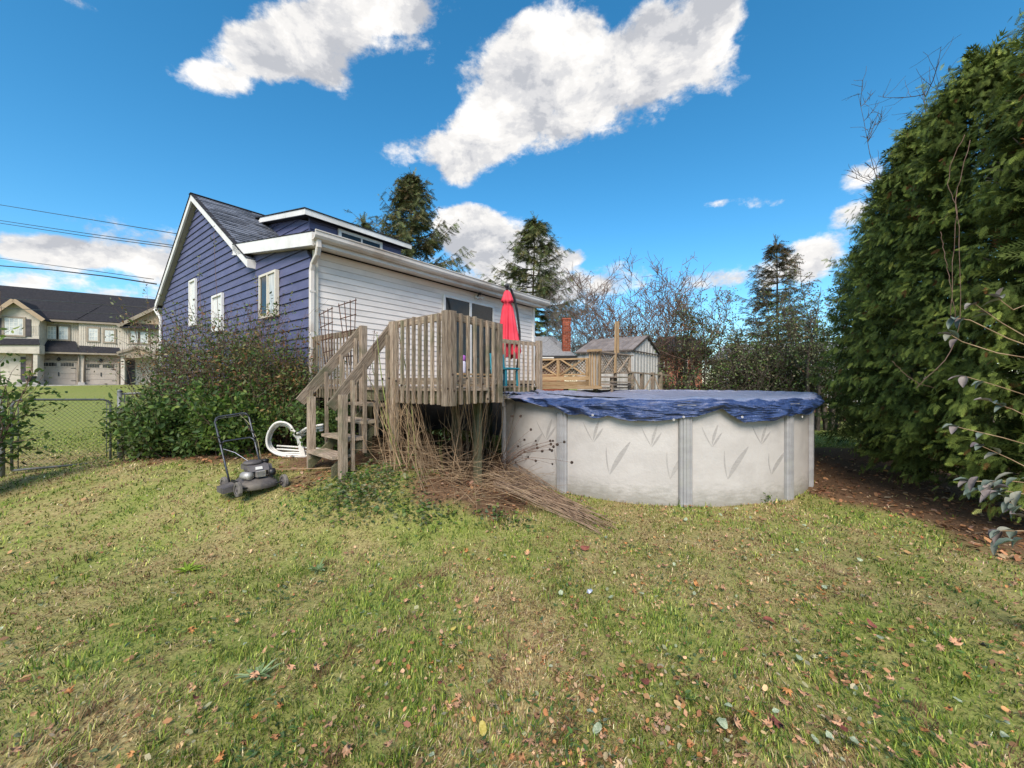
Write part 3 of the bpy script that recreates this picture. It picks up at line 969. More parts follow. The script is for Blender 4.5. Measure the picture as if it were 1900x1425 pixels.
def slab(name, ta, tb, s0, s1, thk, mat):
    za, zb_ = zmain(ta), zmain(tb)
    return hexa(name, [H(s0, ta, za), H(s1, ta, za), H(s1, tb, zb_), H(s0, tb, zb_)],
                [H(s0, ta, za + thk), H(s1, ta, za + thk), H(s1, tb, zb_ + thk), H(s0, tb, zb_ + thk)], mat, house)


slab('main_roof', TE0, 6.35, -OV + .02, 6.9, .13, M_roofdk)
slab('main_roof', 6.35, TE1, -OV + .02, 6.9, .13, M_roofdk)
for a, b in ((TE0, 6.35), (TE1, 6.35)):
    prism('rake_board', [H(-OV - .022, a, zmain(a) - .05), H(-OV - .022, b, zmain(b) - .05), H(-OV - .022, b, zmain(b) + .125), H(-OV - .022, a, zmain(a) + .125)], U * .042, M_trim, house)
    prism('roof_edge', [H(-OV - .04, a, zmain(a) + .128), H(-OV - .04, b, zmain(b) + .128), H(-OV - .04, b, zmain(b) + .155), H(-OV - .04, a, zmain(a) + .155)], U * .1, M_roofdk, house)
prism('gable_soffit', [H(-OV + .02, 10.1, zmain(10.1) - .03), H(-OV + .02, 6.35, 6.57), H(-OV + .02, 6.35, 6.60), H(-OV + .02, 10.1, zmain(10.1))], U * (OV + .02), M_soffit, house)
prism('gable_soffit', [H(-OV + .02, TE0, zmain(TE0) - .03), H(-OV + .02, 6.35, 6.57), H(-OV + .02, 6.35, 6.60), H(-OV + .02, TE0, zmain(TE0))], U * (OV + .02), M_soffit, house)
# eave returns at the two lower ends
for t0, sg in ((TE0, -1), (TE1, 1)):
    zt = zmain(t0)
    prism('eave_return', [H(-OV - .02, t0, zt - .06), H(-OV - .02, t0 + sg * .02, zt - .06), H(-OV - .02, t0 + sg * .02, zt + .12), H(-OV - .02, t0, zt + .12)], U * (OV + .1), M_trim, house)
# shingles one by one where they show: rows on the right hand slope
slope = math.atan(.64)
cs_, sn_ = math.cos(slope), math.sin(slope)
upv = (V_ * cs_ + Zup * sn_)
nrm = (-V_ * sn_ + Zup * cs_)
LENS = (6.35 - TE0) / cs_
rows = 27
ex = LENS / rows
cnt_s = 0
for r_ in range(rows):
    base = H(0, TE0, zmain(TE0) + .134) + upv * (r_ * ex)
    s0 = -OV - .03 + (0 if r_ % 2 else -.12)
    w_ = 0.31
    while s0 < 2.55:
        a0 = max(s0, -OV - .03)
        a1 = s0 + w_ - .006
        if a1 - a0 > .05:
            lift = random.choice((.014, .026, .019))
            p = [base + U * a0, base + U * a1, base + U * a1 + upv * (ex * .97), base + U * a0 + upv * (ex * .97)]
            q = [base + U * a0 + nrm * lift, base + U * a1 + nrm * lift, base + U * a1 + upv * (ex * .97) + nrm * .003, base + U * a0 + upv * (ex * .97) + nrm * .003]
            hexa('shingle', p, q, M_shingle, house)
            cnt_s += 1
        s0 += w_
beam('ridge_cap', H(-OV - .05, 6.35, 6.60 + .135), H(6.9, 6.35, 6.60 + .135), .16, .02, M_roofdk, house, up=Zup)

# dormer with nearly flat roof
DS0, DS1, DT = 1.40, 4.16, 3.0
DZ = 5.76


def dz(t):
    return DZ + .17 * (t - DT)


prism('dormer_core', [H(DS0 + .05, DT + .05, 4.5), H(DS0 + .05, 5.9, 5.9), H(DS0 + .05, 5.9, dz(5.9)), H(DS0 + .05, DT + .05, dz(DT))], U * (DS1 - DS0 - .1), M_found, house)
z = 4.60
while z < DZ:
    z1 = min(z + EB - .006, DZ + .02)
    prism('dormer_board', [H(DS0, DT, z) + V_ * .04, H(DS0, DT, z) - V_ * .026, H(DS0, DT, z1) - V_ * .006, H(DS0, DT, z1) + V_ * .04], U * (DS1 - DS0), M_blue, house)
    z += EB
z = 4.60
while z < DZ + .4:
    z1 = z + EB - .006
    ta = DT + .02 if z < DZ - .02 else DT + (z - DZ) / .17 + .02
    tb = 5.95
    if tb > ta + .1:
        tc_ = ta if z1 < DZ else max(ta, DT + (z1 - DZ) / .17 + .02)
        hexa('dormer_board', [H(DS0, ta, z) + U * .03, H(DS0, tb, z) + U * .03, H(DS0, tb, z) - U * .026, H(DS0, ta, z) - U * .026],
             [H(DS0, tc_, z1) + U * .03, H(DS0, tb, z1) + U * .03, H(DS0, tb, z1) - U * .006, H(DS0, tc_, z1) - U * .006], M_blue, house)
    z += EB
beam('dormer_corner', H(DS0 - .02, DT - .02, 4.6), H(DS0 - .02, DT - .02, DZ), .03, .03, M_blue, house, up=V_)
do = .2
hexa('dormer_roof', [H(DS0 - do, DT - do, dz(DT - do)), H(DS1 + do, DT - do, dz(DT - do)), H(DS1 + do, 6.3, dz(6.3)), H(DS0 - do, 6.3, dz(6.3))],
     [H(DS0 - do, DT - do, dz(DT - do) + .13), H(DS1 + do, DT - do, dz(DT - do) + .13), H(DS1 + do, 6.3, dz(6.3) + .13), H(DS0 - do, 6.3, dz(6.3) + .13)], M_roofdk, house)
prism('dormer_fascia', [H(DS0 - do - .03, DT - do - .03, dz(DT - do) - .005), H(DS0 - do - .03, DT - do, dz(DT - do) - .005), H(DS0 - do - .03, DT - do, dz(DT - do) + .13), H(DS0 - do - .03, DT - do - .03, dz(DT - do) + .13)],
      U * (DS1 - DS0 + 2 * do + .06), M_trim, house)
prism('dormer_fascia', [H(DS0 - do - .03, DT - do, dz(DT - do) - .005), H(DS0 - do - .03, 5.62, dz(5.62) - .005), H(DS0 - do - .03, 5.40, dz(5.40) + .13), H(DS0 - do - .03, DT - do, dz(DT - do) + .13)], U * .03, M_trim, house)
hexa('dormer_edge', [H(DS0 - do - .05, DT - do - .05, dz(DT - do) + .133), H(DS1 + do + .04, DT - do - .05, dz(DT - do) + .133), H(DS1 + do + .04, 6.3, dz(6.3) + .133), H(DS0 - do - .05, 6.3, dz(6.3) + .133)],
     [H(DS0 - do - .05, DT - do - .05, dz(DT - do) + .155), H(DS1 + do + .04, DT - do - .05, dz(DT - do) + .155), H(DS1 + do + .04, 6.3, dz(6.3) + .155), H(DS0 - do - .05, 6.3, dz(6.3) + .155)], M_roofdk, house)


def frame_on(parent, P, e, n, s0, s1, z0, z1, w, dep, mat, name='frame'):
    """four frame bars round an opening; P(s, z) gives the wall point, e along, n outward"""
    for (a, b) in (((s0, z0 + w / 2), (s1, z0 + w / 2)), ((s0, z1 - w / 2), (s1, z1 - w / 2))):
        beam(name, P(*a) + n * dep / 2, P(*b) + n * dep / 2, dep, w, mat, parent, up=Zup)
    for s in (s0 + w / 2, s1 - w / 2):
        beam(name, P(s, z0 + w) + n * dep / 2, P(s, z1 - w) + n * dep / 2, w, dep, mat, parent, up=n)


def add_window(parent, P, e, n, s0, s1, z0, z1, w, dep, matf, panes, name='window', inset=.03, label=None):
    """window part (backing board) with frame bars, mullions and panes as sub-parts"""
    c = P((s0 + s1) / 2, (z0 + z1) / 2) + n * (dep - inset) / 2
    win = hexa(name, [P(s0 + .01, z0 + .01), P(s1 - .01, z0 + .01), P(s1 - .01, z0 + .01) + n * (dep - inset), P(s0 + .01, z0 + .01) + n * (dep - inset)],
               [P(s0 + .01, z1 - .01), P(s1 - .01, z1 - .01), P(s1 - .01, z1 - .01) + n * (dep - inset), P(s0 + .01, z1 - .01) + n * (dep - inset)], matf, parent)
    if label:
        win['label'] = label
    frame_on(win, P, e, n, s0, s1, z0, z1, w, dep, matf)
    for (a0, a1, b0, b1, mt, dd) in panes:
        hexa('pane', [P(a0, b0) + n * (dep - inset), P(a1, b0) + n * (dep - inset), P(a1, b0) + n * (dep - inset + .006), P(a0, b0) + n * (dep - inset + .006)],
             [P(a0, b1) + n * (dep - inset), P(a1, b1) + n * (dep - inset), P(a1, b1) + n * (dep - inset + .006), P(a0, b1) + n * (dep - inset + .006)], mt, win)
    return win


PB = lambda s, z: H(-.03, s, z)       # blue wall
NB = -U
M_blind = mk('white_blind', (0.62, 0.62, 0.60), (0.72, 0.72, 0.70), 14.0, (14, 1, .3), 0.5)
w3 = add_window(house, PB, V_, NB, 1.28, 2.085, 2.93, 3.83, .045, .07, M_cream,
                [(1.33, 1.66, 2.99, 3.77, M_curtain, 0), (1.70, 2.035, 2.99, 3.77, M_glass, 0)], label='sliding window with cream frame nearest the white corner')
beam('mullion', PB(1.68, 2.97) + NB * .055, PB(1.68, 3.79) + NB * .055, .035, .03, M_cream, w3, up=NB)
w2 = add_window(house, PB, V_, NB, 4.32, 5.06, 2.88, 3.80, .05, .055, M_trim, [(4.38, 5.0, 2.94, 3.75, M_blind, 0)], inset=.045, label='deep white framed window in the middle of the blue wall')
w1 = add_window(house, PB, V_, NB, 6.40, 6.97, 3.2, 4.48, .05, .055, M_trim, [(6.45, 6.92, 3.26, 4.42, M_blind, 0)], inset=.045, label='tall white framed window under the gable')
PW = lambda s, z: H(s, -.024, z)
NW = -V_
d_s0, d_s1, d_z0, d_z1 = 3.08, 4.95, 1.56, 3.72
door = add_window(house, PW, U, NW, d_s0, d_s1, d_z0, d_z1, .055, .055, M_trim,
                  [(d_s0 + .06, 3.97, d_z0 + .09, d_z1 - .06, M_glass, 0), (4.04, d_s1 - .06, d_z0 + .09, d_z1 - .06, M_glass, 0)], name='sliding_door', inset=.03)
beam('mullion', PW(4.005, d_z0 + .06) + NW * .03, PW(4.005, d_z1 - .05) + NW * .03, .07, .05, M_trim, door, up=NW)
beam('handle', PW(3.93, 2.5) + NW * .06, PW(3.93, 2.75) + NW * .06, .02, .02, M_dkmetal, door, up=NW)
PD = lambda s, z: H(s, DT - .028, z)
wd_ = add_window(house, PD, U, NW, 2.12, 3.46, 5.12, 5.70, .08, .05, M_trim, [(2.20, 2.78, 5.2, 5.62, M_glass, 0), (2.82, 3.38, 5.2, 5.62, M_glass, 0)], inset=.03, label='white framed dormer window under the flat fascia')
beam('mullion', PD(2.8, 5.2) + NW * .03, PD(2.8, 5.62) + NW * .03, .04, .03, M_trim, wd_, up=NW)
# twin floodlight above the door
lampb = tube('floodlight', [H(4.25, -.02, 3.86), H(4.25, -.075, 3.86)], [.055, .05], M_trim, house, 10)
for sx, dz_ in ((-.09, -.06), (.10, -.03), (.0, .07)):
    tube('floodlight_head', [H(4.25, -.07, 3.86), H(4.25 + sx * .6, -.12, 3.86 + dz_ * .6), H(4.25 + sx, -.16, 3.86 + dz_), H(4.25 + sx * 1.1, -.19, 3.85 + dz_)], [.012, .018, .035, .042], M_gutter if dz_ < 0 else M_dkmetal, lampb, 8)
# pipes and vents on the roof
tube('vent_pipe', [H(.55, 3.05, zlow(3.05) + .18), H(.55, 3.05, zlow(3.05) + .42)], .05, M_black, house, 10)
vv = [(0.0, .16), (.06, .2), (.12, .19), (.18, .12), (.2, .0)]
rv, rf = tube_arrays([([H(3.3, 4.6, dz(4.6) + .15 + h) for h, _ in [(0, 0), (.13, 0), (.16, 0), (.24, 0), (.27, 0)]], [.1, .1, .24, .18, .03])], 14)
mobj('roof_vent', rv, rf, M_soffit, house, H(3.3, 4.6, dz(4.6) + .15), True)
# white gutter pipe at the far blue corner
tube('corner_downspout', [H(-.20, 10.15, 4.05), H(-.06, 10.12, 3.75), H(-.06, 10.1, 3.5), H(-.06, 10.1, .7)], .045, M_trim, house, 8)

# ------------------------------------------------------------------ deck
DC = Vector((-0.74, 4.63, 0))
WD = (DC - HC).normalized()             # along the left edge of the deck, towards the camera
UD = Vector((-WD.y, WD.x, 0))           # square to it, to the right and away
if UD.y < 0:
    UD = -UD
DL = (DC - HC).length
ZD = 1.54
deck = thing('deck', 'raised weathered grey timber deck with picket railings and stairs against the white wall', 'deck', HC + WD * 2 + Vector((0, 0, .5)))
E_ = Vector((-0.19, 5.52, 0))
F_ = Vector((-0.30, 8.97, 0))
G_ = Vector((0.66, 9.80, 0))
K_ = H(5.35, -0.05, 0)
A0 = HC + WD * 0.06
# floor: boards across, laid on a solid rim
poly = [A0, DC, E_, F_, G_, K_]


def lift(p, z):
    return Vector((p.x, p.y, z))


def clip_line(P, d, poly):
    """parameters where the line P + d*k crosses the polygon"""
    ks = []
    n = len(poly)
    for i in range(n):
        a, b = poly[i], poly[(i + 1) % n]
        e = b - a
        den = d.x * e.y - d.y * e.x
        if abs(den) < 1e-9:
            continue
        r = a - P
        k = (r.x * e.y - r.y * e.x) / den
        m = (r.x * d.y - r.y * d.x) / den
        if 0 <= m <= 1:
            ks.append(k)
    ks.sort()
    return ks


q = 0.07
while q < DL:
    ks = clip_line(HC + WD * q, UD, poly)
    for k in range(0, len(ks) - 1, 2):
        if ks[k + 1] - ks[k] > .1:
            P0 = HC + WD * q + UD * (ks[k] - .02)
            P1 = HC + WD * q + UD * (ks[k + 1] - .01)
            beam('deck_board', lift(P0, ZD - .018), lift(P1, ZD - .018), .136, .034, M_wood, deck, up=Zup, jit=.002)
    q += .142


def rim(a, b, z0, z1, off=0.0):
    d = (b - a).normalized()
    nn_ = Vector((d.y, -d.x, 0))
    beam('rim_joist', lift(a, (z0 + z1) / 2) + nn_ * off, lift(b, (z0 + z1) / 2) + nn_ * off, .04, z1 - z0, M_woodgreen, deck, up=Zup)


ZJ0 = 1.355
for a, b in ((A0, DC), (DC, E_), (E_, F_), (F_, G_), (G_, K_)):
    rim(a, b, ZJ0, ZD - .038, -.03)
for q in (0.6, 1.2, 1.9, 2.6, 3.2):
    ks = clip_line(HC + WD * q, UD, poly)
    beam('joist', lift(HC + WD * q + UD * (ks[0] + .05), 1.43), lift(HC + WD * q + UD * (ks[1] - .05), 1.43), .04, .16, M_woodgreen, deck, up=Zup)


def dpost(p, z0, z1, w=.1, mat=None, nm='post'):
    return beam(nm, lift(p, z0), lift(p, z1), w, w, mat or M_wood, deck, up=WD, cham=.006)


for p in (A0 + WD * .1, HC + WD * 1.75 + UD * .1, DC - WD * .5 + UD * .95, HC + WD * 2.9 + UD * 1.25, HC + WD * 2.0 + UD * 1.6, F_ + Vector((-.2, 0, 0)), G_ + Vector((-.1, -.05, 0)), HC + WD * 1.2 + UD * 3):
    dpost(p, gz(p.x, p.y) - .1, ZJ0, .09, M_woodgreen, 'support_post')

ZR = 2.44


def baluster(p, z0, z1, off, face, w=.036):
    o = beam('baluster', lift(p + off, z0), lift(p + off, z1), w, w, M_wood, deck, up=face, jit=.012)
    return o


def railing(a, b, zr, zlo, n, out, top=True, first=.12, last=.12, mid_rail=True, bw=.036):
    d = (b - a)
    L = d.length
    d.normalize()
    outv = out.normalized()
    if top:
        beam('top_rail', lift(a, zr - .045), lift(b, zr - .045), .038, .09, M_wood, deck, up=Zup)
    if mid_rail:
        beam('bottom_rail', lift(a, ZD + .085), lift(b, ZD + .085), .038, .085, M_wood, deck, up=Zup)
    for i in range(n):
        s = first + (L - first - last) * (i / max(1, n - 1))
        baluster(a + d * s, zlo, zr - .005 + random.uniform(-.012, .012), outv * .034, outv, bw)


LO = -UD                                # outward of the left edge
P685 = HC + WD * 1.78
P735 = HC + WD * 2.60
dpost(A0 + LO * .0, 1.25, 2.41, .09)
railing(A0, P685, 2.42, ZJ0, 15, LO, first=.1, last=.1, bw=.021)
dpost(P685, .6, 2.45, .092)
dpost(P735, .7, 2.43, .10)
railing(P735, DC, 2.43, ZJ0 - .01, 8, LO, first=.13, last=.13)
# heavy doubled corner post
beam('post', lift(DC + LO * .035 - WD * .01, ZJ0 - .02), lift(DC + LO * .035 - WD * .01, 2.44), .05, .09, M_wood, deck, up=WD, cham=.005)
beam('post', lift(DC + WD * .035 + UD * .03, ZJ0 - .02), lift(DC + WD * .035 + UD * .03, 2.44), .10, .05, M_wood, deck, up=WD, cham=.005)
FO = (DC - E_).cross(Zup)
FO = -FO if FO.y > 0 else FO
railing(DC, E_, 2.43, ZJ0 - .01, 6, FO, first=.19, last=.17)
dpost(E_ + UD * 0.0, ZJ0 - .02, 2.42, .095)
# side towards the pool and far railing
so = Vector((1, 0, 0))
railing(E_, F_, 2.42, ZJ0, 12, so, first=.3, last=.3)
railing(F_, G_, 2.60, ZJ0 - .02, 9, (G_ - F_).cross(Zup), first=.0, last=.1)
dpost(G_, ZJ0 - .05, 2.64, .13)
dpost(F_ + Vector((.02, .0, 0)), ZJ0, 2.66, .08)

# stairs: treads, stringers, newels, rails and pickets
SD = -UD
treads = [(0.12, 1.33), (0.31, 1.12), (0.50, 0.915), (0.70, 0.715)]
for (s, z) in treads:
    a = P685 + SD * s + WD * .03
    b = P735 + SD * s - WD * .03
    beam('stair_tread', lift(a, z - .02), lift(b, z - .02), .235, .038, M_wood, deck, up=Zup, jit=.01)
for P in (P685 + WD * .04, P735 - WD * .10):
    a, b = P + SD * .02, P + SD * .80
    prism('stringer', [lift(a, 1.24), lift(b, .58), lift(b, .44), lift(a + SD * .02, 1.12)], WD * .038 * (1 if P is not P735 else -1), M_woodgreen, deck)
NL, NR = P685 + SD * .74, P735 + SD * .70
dpost(NL, .40, 1.42, .088)
dpost(NR, .38, 1.46, .088)
hr = [(P685 + SD * -.02, 2.46, NL + SD * .12, 1.41), (P735 + SD * -.02, 2.42, NR + SD * .12, 1.36)]
for i, (a, za, b, zb_) in enumerate(hr):
    o = LO * .0 + (-WD if i == 0 else -WD) * .065
    beam('handrail', lift(a, za - .06) + o, lift(b, zb_ - .06) + o, .038, .13, M_wood, deck, up=Zup)
    nb = 5 if i else 4
    for k in range(nb):
        f = (k + .6) / (nb + .2)
        p = a.lerp(b, f)
        zr = za + (zb_ - za) * f
        beam('baluster', lift(p, max(zr - 1.18, .5)) + o * .45, lift(p, zr - .05) + o * .45, .038, .038, M_wood, deck, up=WD, jit=.02)

# things on the deck
M_teal = mk('teal_plastic', (0.02, 0.20, 0.27), (0.03, 0.25, 0.32), 4, rough=0.5)
M_purple = mk('purple_label', (0.30, 0.08, 0.36), (0.36, 0.12, 0.42), 4, rough=0.5)
M_palev = mk('pale_lilac_plastic', (0.55, 0.53, 0.66), (0.62, 0.6, 0.70), 4, rough=0.4)
M_clear = mk('white_plastic', (0.68, 0.66, 0.62), (0.76, 0.74, 0.70), 3, rough=0.4, c3=(0.52, 0.48, 0.42), s3=2.5)


def lathe(name, base, prof, mat, parent=None, seg=16):
    vs, fs = [], []
    for r_, z_ in prof:
        for i in range(seg):
            a = 2 * math.pi * i / seg
            vs.append(Vector((base.x + r_ * math.cos(a), base.y + r_ * math.sin(a), base.z + z_)))
    for j in range(len(prof) - 1):
        for i in range(seg):
            k2 = (i + 1) % seg
            fs.append((j * seg + i, j * seg + k2, (j + 1) * seg + k2, (j + 1) * seg + i))
    fs.append(tuple(reversed(range(seg))))
    fs.append(tuple((len(prof) - 1) * seg + i for i in range(seg)))
    return mobj(name, vs, fs, mat, parent, base, True)


# closed red parasol on a curved dark mast
ub = Vector((-0.12, 9.45, ZD))
umb = thing('cantilever_umbrella', 'closed red garden umbrella hanging from a curved dark pole on the deck', 'umbrella', ub)
seg = 48
vs, fs = [], []
prof = [(.03, 3.80 - ZD), (.07, 3.76 - ZD), (.10, 3.68 - ZD), (.13, 3.58 - ZD), (.145, 3.53 - ZD), (.085, 3.50 - ZD), (.11, 3.38 - ZD), (.15, 3.1 - ZD), (.19, 2.8 - ZD), (.23, 2.5 - ZD), (.26, 2.35 - ZD), (.215, 2.22 - ZD)]
for j, (r_, z_) in enumerate(prof):
    for i in range(seg):
        a = 2 * math.pi * i / seg
        f = 1 + (.30 if j > 5 else .13) * math.cos(8 * a + j * .12) + .05 * math.sin(3 * a + j)
        vs.append(ub + Vector((r_ * f * math.cos(a) * .95 + (0.03 * (j / 11) if True else 0), r_ * f * math.sin(a) * .9, z_ + (.05 * math.sin(4 * a) if j == 11 else 0) + (.03 * math.cos(8 * a) if j == 4 else 0))))
for j in range(len(prof) - 1):
    for i in range(seg):
        k2 = (i + 1) % seg
        fs.append((j * seg + i, j * seg + k2, (j + 1) * seg + k2, (j + 1) * seg + i))
fs.append(tuple(range(seg)))
mobj('canopy', vs, [tuple(reversed(f)) for f in fs], M_red, umb, ub, True)
tube('tie_strap', [ub + Vector((.245 * math.cos(a), .235 * math.sin(a), 1.02)) for a in np.linspace(0, 6.28, 17)], .012, M_red, umb, 5)
lathe('finial', ub + Vector((0, 0, 3.79 - ZD)), [(.025, 0), (.035, .03), (.02, .06), (.05, .08), (.05, .14), (.02, .17)], M_dkmetal, umb, 10)
pts = [W(941, 533, 9.75), W(948, 537, 9.8), W(954, 552, 9.85), W(960, 580, 9.9), W(964, 615, 9.9), W(964, 645, 9.9), W(961, 672, 9.9), W(957, 700, 9.9)]
pts.append(Vector((pts[-1].x, pts[-1].y, ZD + .06)))
tube('mast', pts, .03, M_dkmetal, umb, 10)
bp_ = pts[-1]
beam('base_bar', lift(bp_ + Vector((-.45, -.2, 0)), ZD + .03), lift(bp_ + Vector((.45, .2, 0)), ZD + .03), .08, .05, M_dkmetal, umb)
beam('base_bar', lift(bp_ + Vector((-.2, .4, 0)), ZD + .031), lift(bp_ + Vector((.2, -.4, 0)), ZD + .031), .08, .05, M_dkmetal, umb)

# teal storage seat
tb = W(937, 700, 8.3)
tc0 = thing('patio_chair', 'teal plastic chair on the deck under the red umbrella', 'chair', lift(tb, ZD))
ex_, ey_ = U, V_
cx_ = lift(tb, 0)
beam('backrest', lift(cx_ + ey_ * .18, 1.80), lift(cx_ + ey_ * .22, 2.22), .46, .03, M_teal, tc0, up=ey_, cham=.01)
beam('seat', lift(cx_ - ex_ * .22, 1.90), lift(cx_ + ex_ * .22, 1.90), .44, .035, M_teal, tc0, up=Zup, cham=.01)
for a in (-.19, .19):
    for b in (-.18, .18):
        beam('leg', lift(cx_ + ex_ * a + ey_ * b, ZD), lift(cx_ + ex_ * a * .95 + ey_ * b * .95, 1.89), .03, .03, M_teal, tc0, up=ey_)
# lilac container with a purple lid on a wooden crate-like bench
bc = lift(W(857, 700, 6.9), 0)
ben = thing('low_bench', 'low slatted bench of pale new wood on the deck behind the front railing', 'bench', lift(bc, ZD))
for k in range(4):
    beam('seat_slat', lift(bc + U * -.1 + V_ * (.06 * k + .01 * k), 1.76), lift(bc + U * 1.1 + V_ * (.07 * k), 1.76), .055, .025, M_newwood, ben, up=Zup)
for k in range(3):
    beam('front_slat', lift(bc + U * 0 - V_ * .02, 1.58 + .055 * k), lift(bc + U * 1.05 - V_ * .02, 1.58 + .055 * k), .02, .035, M_newwood, ben, up=Zup)
for a in (.0, 1.0):
    for b in (0.01, .2):
        beam('leg', lift(bc + U * a + V_ * b, ZD), lift(bc + U * a + V_ * b, 1.745), .05, .05, M_newwood, ben, up=V_)
jb = lift(W(858, 700, 6.95), 1.775)
jar = thing('plastic_jug', 'pale lilac plastic jug with purple lid standing on the deck bench', 'jug', jb)
lathe('jug_body', jb, [(.055, 0), (.06, .02), (.062, .15), (.055, .2), (.04, .215)], M_palev, jar, 16)
lathe('jug_lid', jb + Vector((0, 0, .213)), [(.05, 0), (.055, .01), (.055, .09), (.03, .1)], M_purple, jar, 16)

# rusty fan trellises leaning at the railing
def trellis(pxl, pxr, ytop, pxb, ybot, d, label):
    base = W(pxb, ybot, d)
    tr = thing('fan_trellis', label, 'trellis', base)
    tops = [W(pxl + (pxr - pxl) * k / 3, ytop[0] + (ytop[1] - ytop[0]) * k / 3, d) for k in range(4)]
    bots = [W(pxb + (k - 1.5) * 4.0, ybot, d - .02) for k in range(4)]
    for a, b in zip(tops, bots):
        tube('upright', [a + (a - b).normalized() * .03, a.lerp(b, .5), b], .0065, M_rust, tr, 6)
    for f in (0.0, .22, .45, .66, .85):
        a, b = tops[0].lerp(bots[0], f), tops[3].lerp(bots[3], f)
        tube('crossbar', [a + (a - b).normalized() * .015, b + (b - a).normalized() * .015], .0075, M_rust, tr, 6)


trellis(593, 616, (584, 572), 611, 690, 6.35, 'rusty fan shaped metal trellis nearer the house corner')
trellis(629, 660, (567, 557), 650, 678, 5.95, 'rusty fan shaped metal trellis behind the top of the stair rail')
# ------------------------------------------------------------------ above-ground pool
PC1 = np.array([2.50, 7.88])
PU = np.array([0.607, 0.7947])
PR, PLEN = 2.70, 2.6
PC2 = PC1 + PU * PLEN
M_poolwall = mk('pale_pool_wall', (0.46, 0.43, 0.405), (0.52, 0.49, 0.465), 2.0, (1, 1, 2), 0.55, 0.22, bscale=34, c3=(0.425, 0.40, 0.38), s3=1.6)
# dirt towards the foot of the wall
_t = NT.__new__(NT)
_t.t = M_poolwall.node_tree
_t.n = M_poolwall.node_tree.nodes
_t.l = M_poolwall.node_tree.links
_b = [n for n in _t.n if n.type == 'BSDF_PRINCIPLED'][0]
_src = _b.inputs['Base Color'].links[0].from_socket
_pos = _t.node('ShaderNodeNewGeometry').outputs['Position']
_z = _t.node('ShaderNodeSeparateXYZ', {0: _pos}).outputs[2]
_nn = _t.noise(_t.mapping(_pos, (1, 1, 3)), 7, 5, .7)
_dz = _t.math('ADD', _z, _t.math('MULTIPLY', _nn, -.5))
_m = _t.math('SUBTRACT', 1.0, _t.smooth(_dz, -.26, .06))
_t.put(_b.inputs['Base Color'], _t.mix(_t.math('MULTIPLY', _m, .62), _src, (0.17, 0.16, 0.125, 1)))
M_poolpost = mk('grey_pool_upright', (0.28, 0.275, 0.28), (0.345, 0.34, 0.345), 3.0, (1, 1, 3), 0.45, 0.05, c3=(0.33, 0.33, 0.30), s3=2.5)
M_rim = mk('cream_pool_rim', (0.60, 0.58, 0.53), (0.68, 0.66, 0.61), 3.0, rough=0.4)
M_print = mk('grey_leaf_print', (0.33, 0.31, 0.295), (0.40, 0.375, 0.355), 18.0, (1, 1, 4), 0.55)
M_tarp = bpy.data.materials.new('blue_tarpaulin')
M_tarp.use_nodes = True
t = NT(M_tarp.node_tree)
pos = t.node('ShaderNodeNewGeometry').outputs['Position']
nm = t.noise(pos, 5, 5, .6)
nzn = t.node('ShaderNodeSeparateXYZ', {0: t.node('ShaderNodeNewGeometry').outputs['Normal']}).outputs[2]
col = t.mix(t.smooth(nm, .3, .75), (0.020, 0.045, 0.145, 1), (0.042, 0.080, 0.215, 1))
# pale sky reflection painted into the colour of the parts facing up
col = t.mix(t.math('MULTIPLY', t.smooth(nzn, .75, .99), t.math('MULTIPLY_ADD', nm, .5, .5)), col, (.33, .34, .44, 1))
bs = t.node('ShaderNodeBsdfPrincipled', {'Base Color': col, 'Roughness': 0.42, 'Specular IOR Level': 0.55, 'Coat Weight': 0.35, 'Coat Roughness': 0.35})
vor = t.node('ShaderNodeTexVoronoi', {'Scale': 6.0, 'Vector': t.node('ShaderNodeVectorMath', operation='ADD', ins={0: pos, 1: t.node('ShaderNodeTexNoise', {'Scale': 4.0}).outputs['Color']}).outputs[0]}, feature='F1')
h1 = t.noise(pos, 8, 6, .6, 1.6)
h = t.math('ADD', t.math('MULTIPLY', vor.outputs['Distance'], .9), h1)
bp = t.node('ShaderNodeBump', {'Strength': 0.85, 'Distance': 0.045, 'Height': h})
t.put(bs.inputs['Normal'], bp.outputs[0])
t.node('ShaderNodeOutputMaterial', {'Surface': bs.outputs[0]})

a0 = -37.4                                         # normal angle of the right straight side
LARC = math.pi * PR
PER = 2 * LARC + 2 * PLEN


def oval(q, r=PR):
    """q = metres round the wall, 0 at the near end of the right straight, rising to the far side; gives point, outward normal"""
    q = q % PER
    nR = np.array([math.cos(R(a0)), math.sin(R(a0))])
    if q < PLEN:
        c = PC1 + PU * q
        return c + nR * r, nR
    q -= PLEN
    if q < LARC:
        a = R(a0) + q / PR
        n = np.array([math.cos(a), math.sin(a)])
        return PC2 + n * r, n
    q -= LARC
    if q < PLEN:
        n = -nR
        return PC2 - PU * q + n * r, n
    q -= PLEN
    a = R(a0) + math.pi + q / PR
    n = np.array([math.cos(a), math.sin(a)])
    return PC1 + n * r, n


def q_of_ang(deg):
    """q for a point on the near half circle with normal angle deg (-217..-37)"""
    return PLEN + LARC + PLEN + (R(deg) - R(a0) + math.pi) * 1.0 * PR if deg < a0 else 0


def q_of_ang2(deg):
    return 2 * PLEN + LARC + (R(deg) - (R(a0) - math.pi)) * PR


def ang_of_px(px):
    """normal angle on the near half circle seen at photo column px"""
    d = np.array([(px - CX) / FPX, 1.0])
    d /= np.linalg.norm(d)
    b = d.dot(PC1)
    c = PC1.dot(PC1) - PR * PR
    disc = b * b - c
    if disc < 0:
        disc = 0
    k = b - math.sqrt(disc)
    p = d * k - PC1
    return math.degrees(math.atan2(p[1], p[0])), k * d[1]


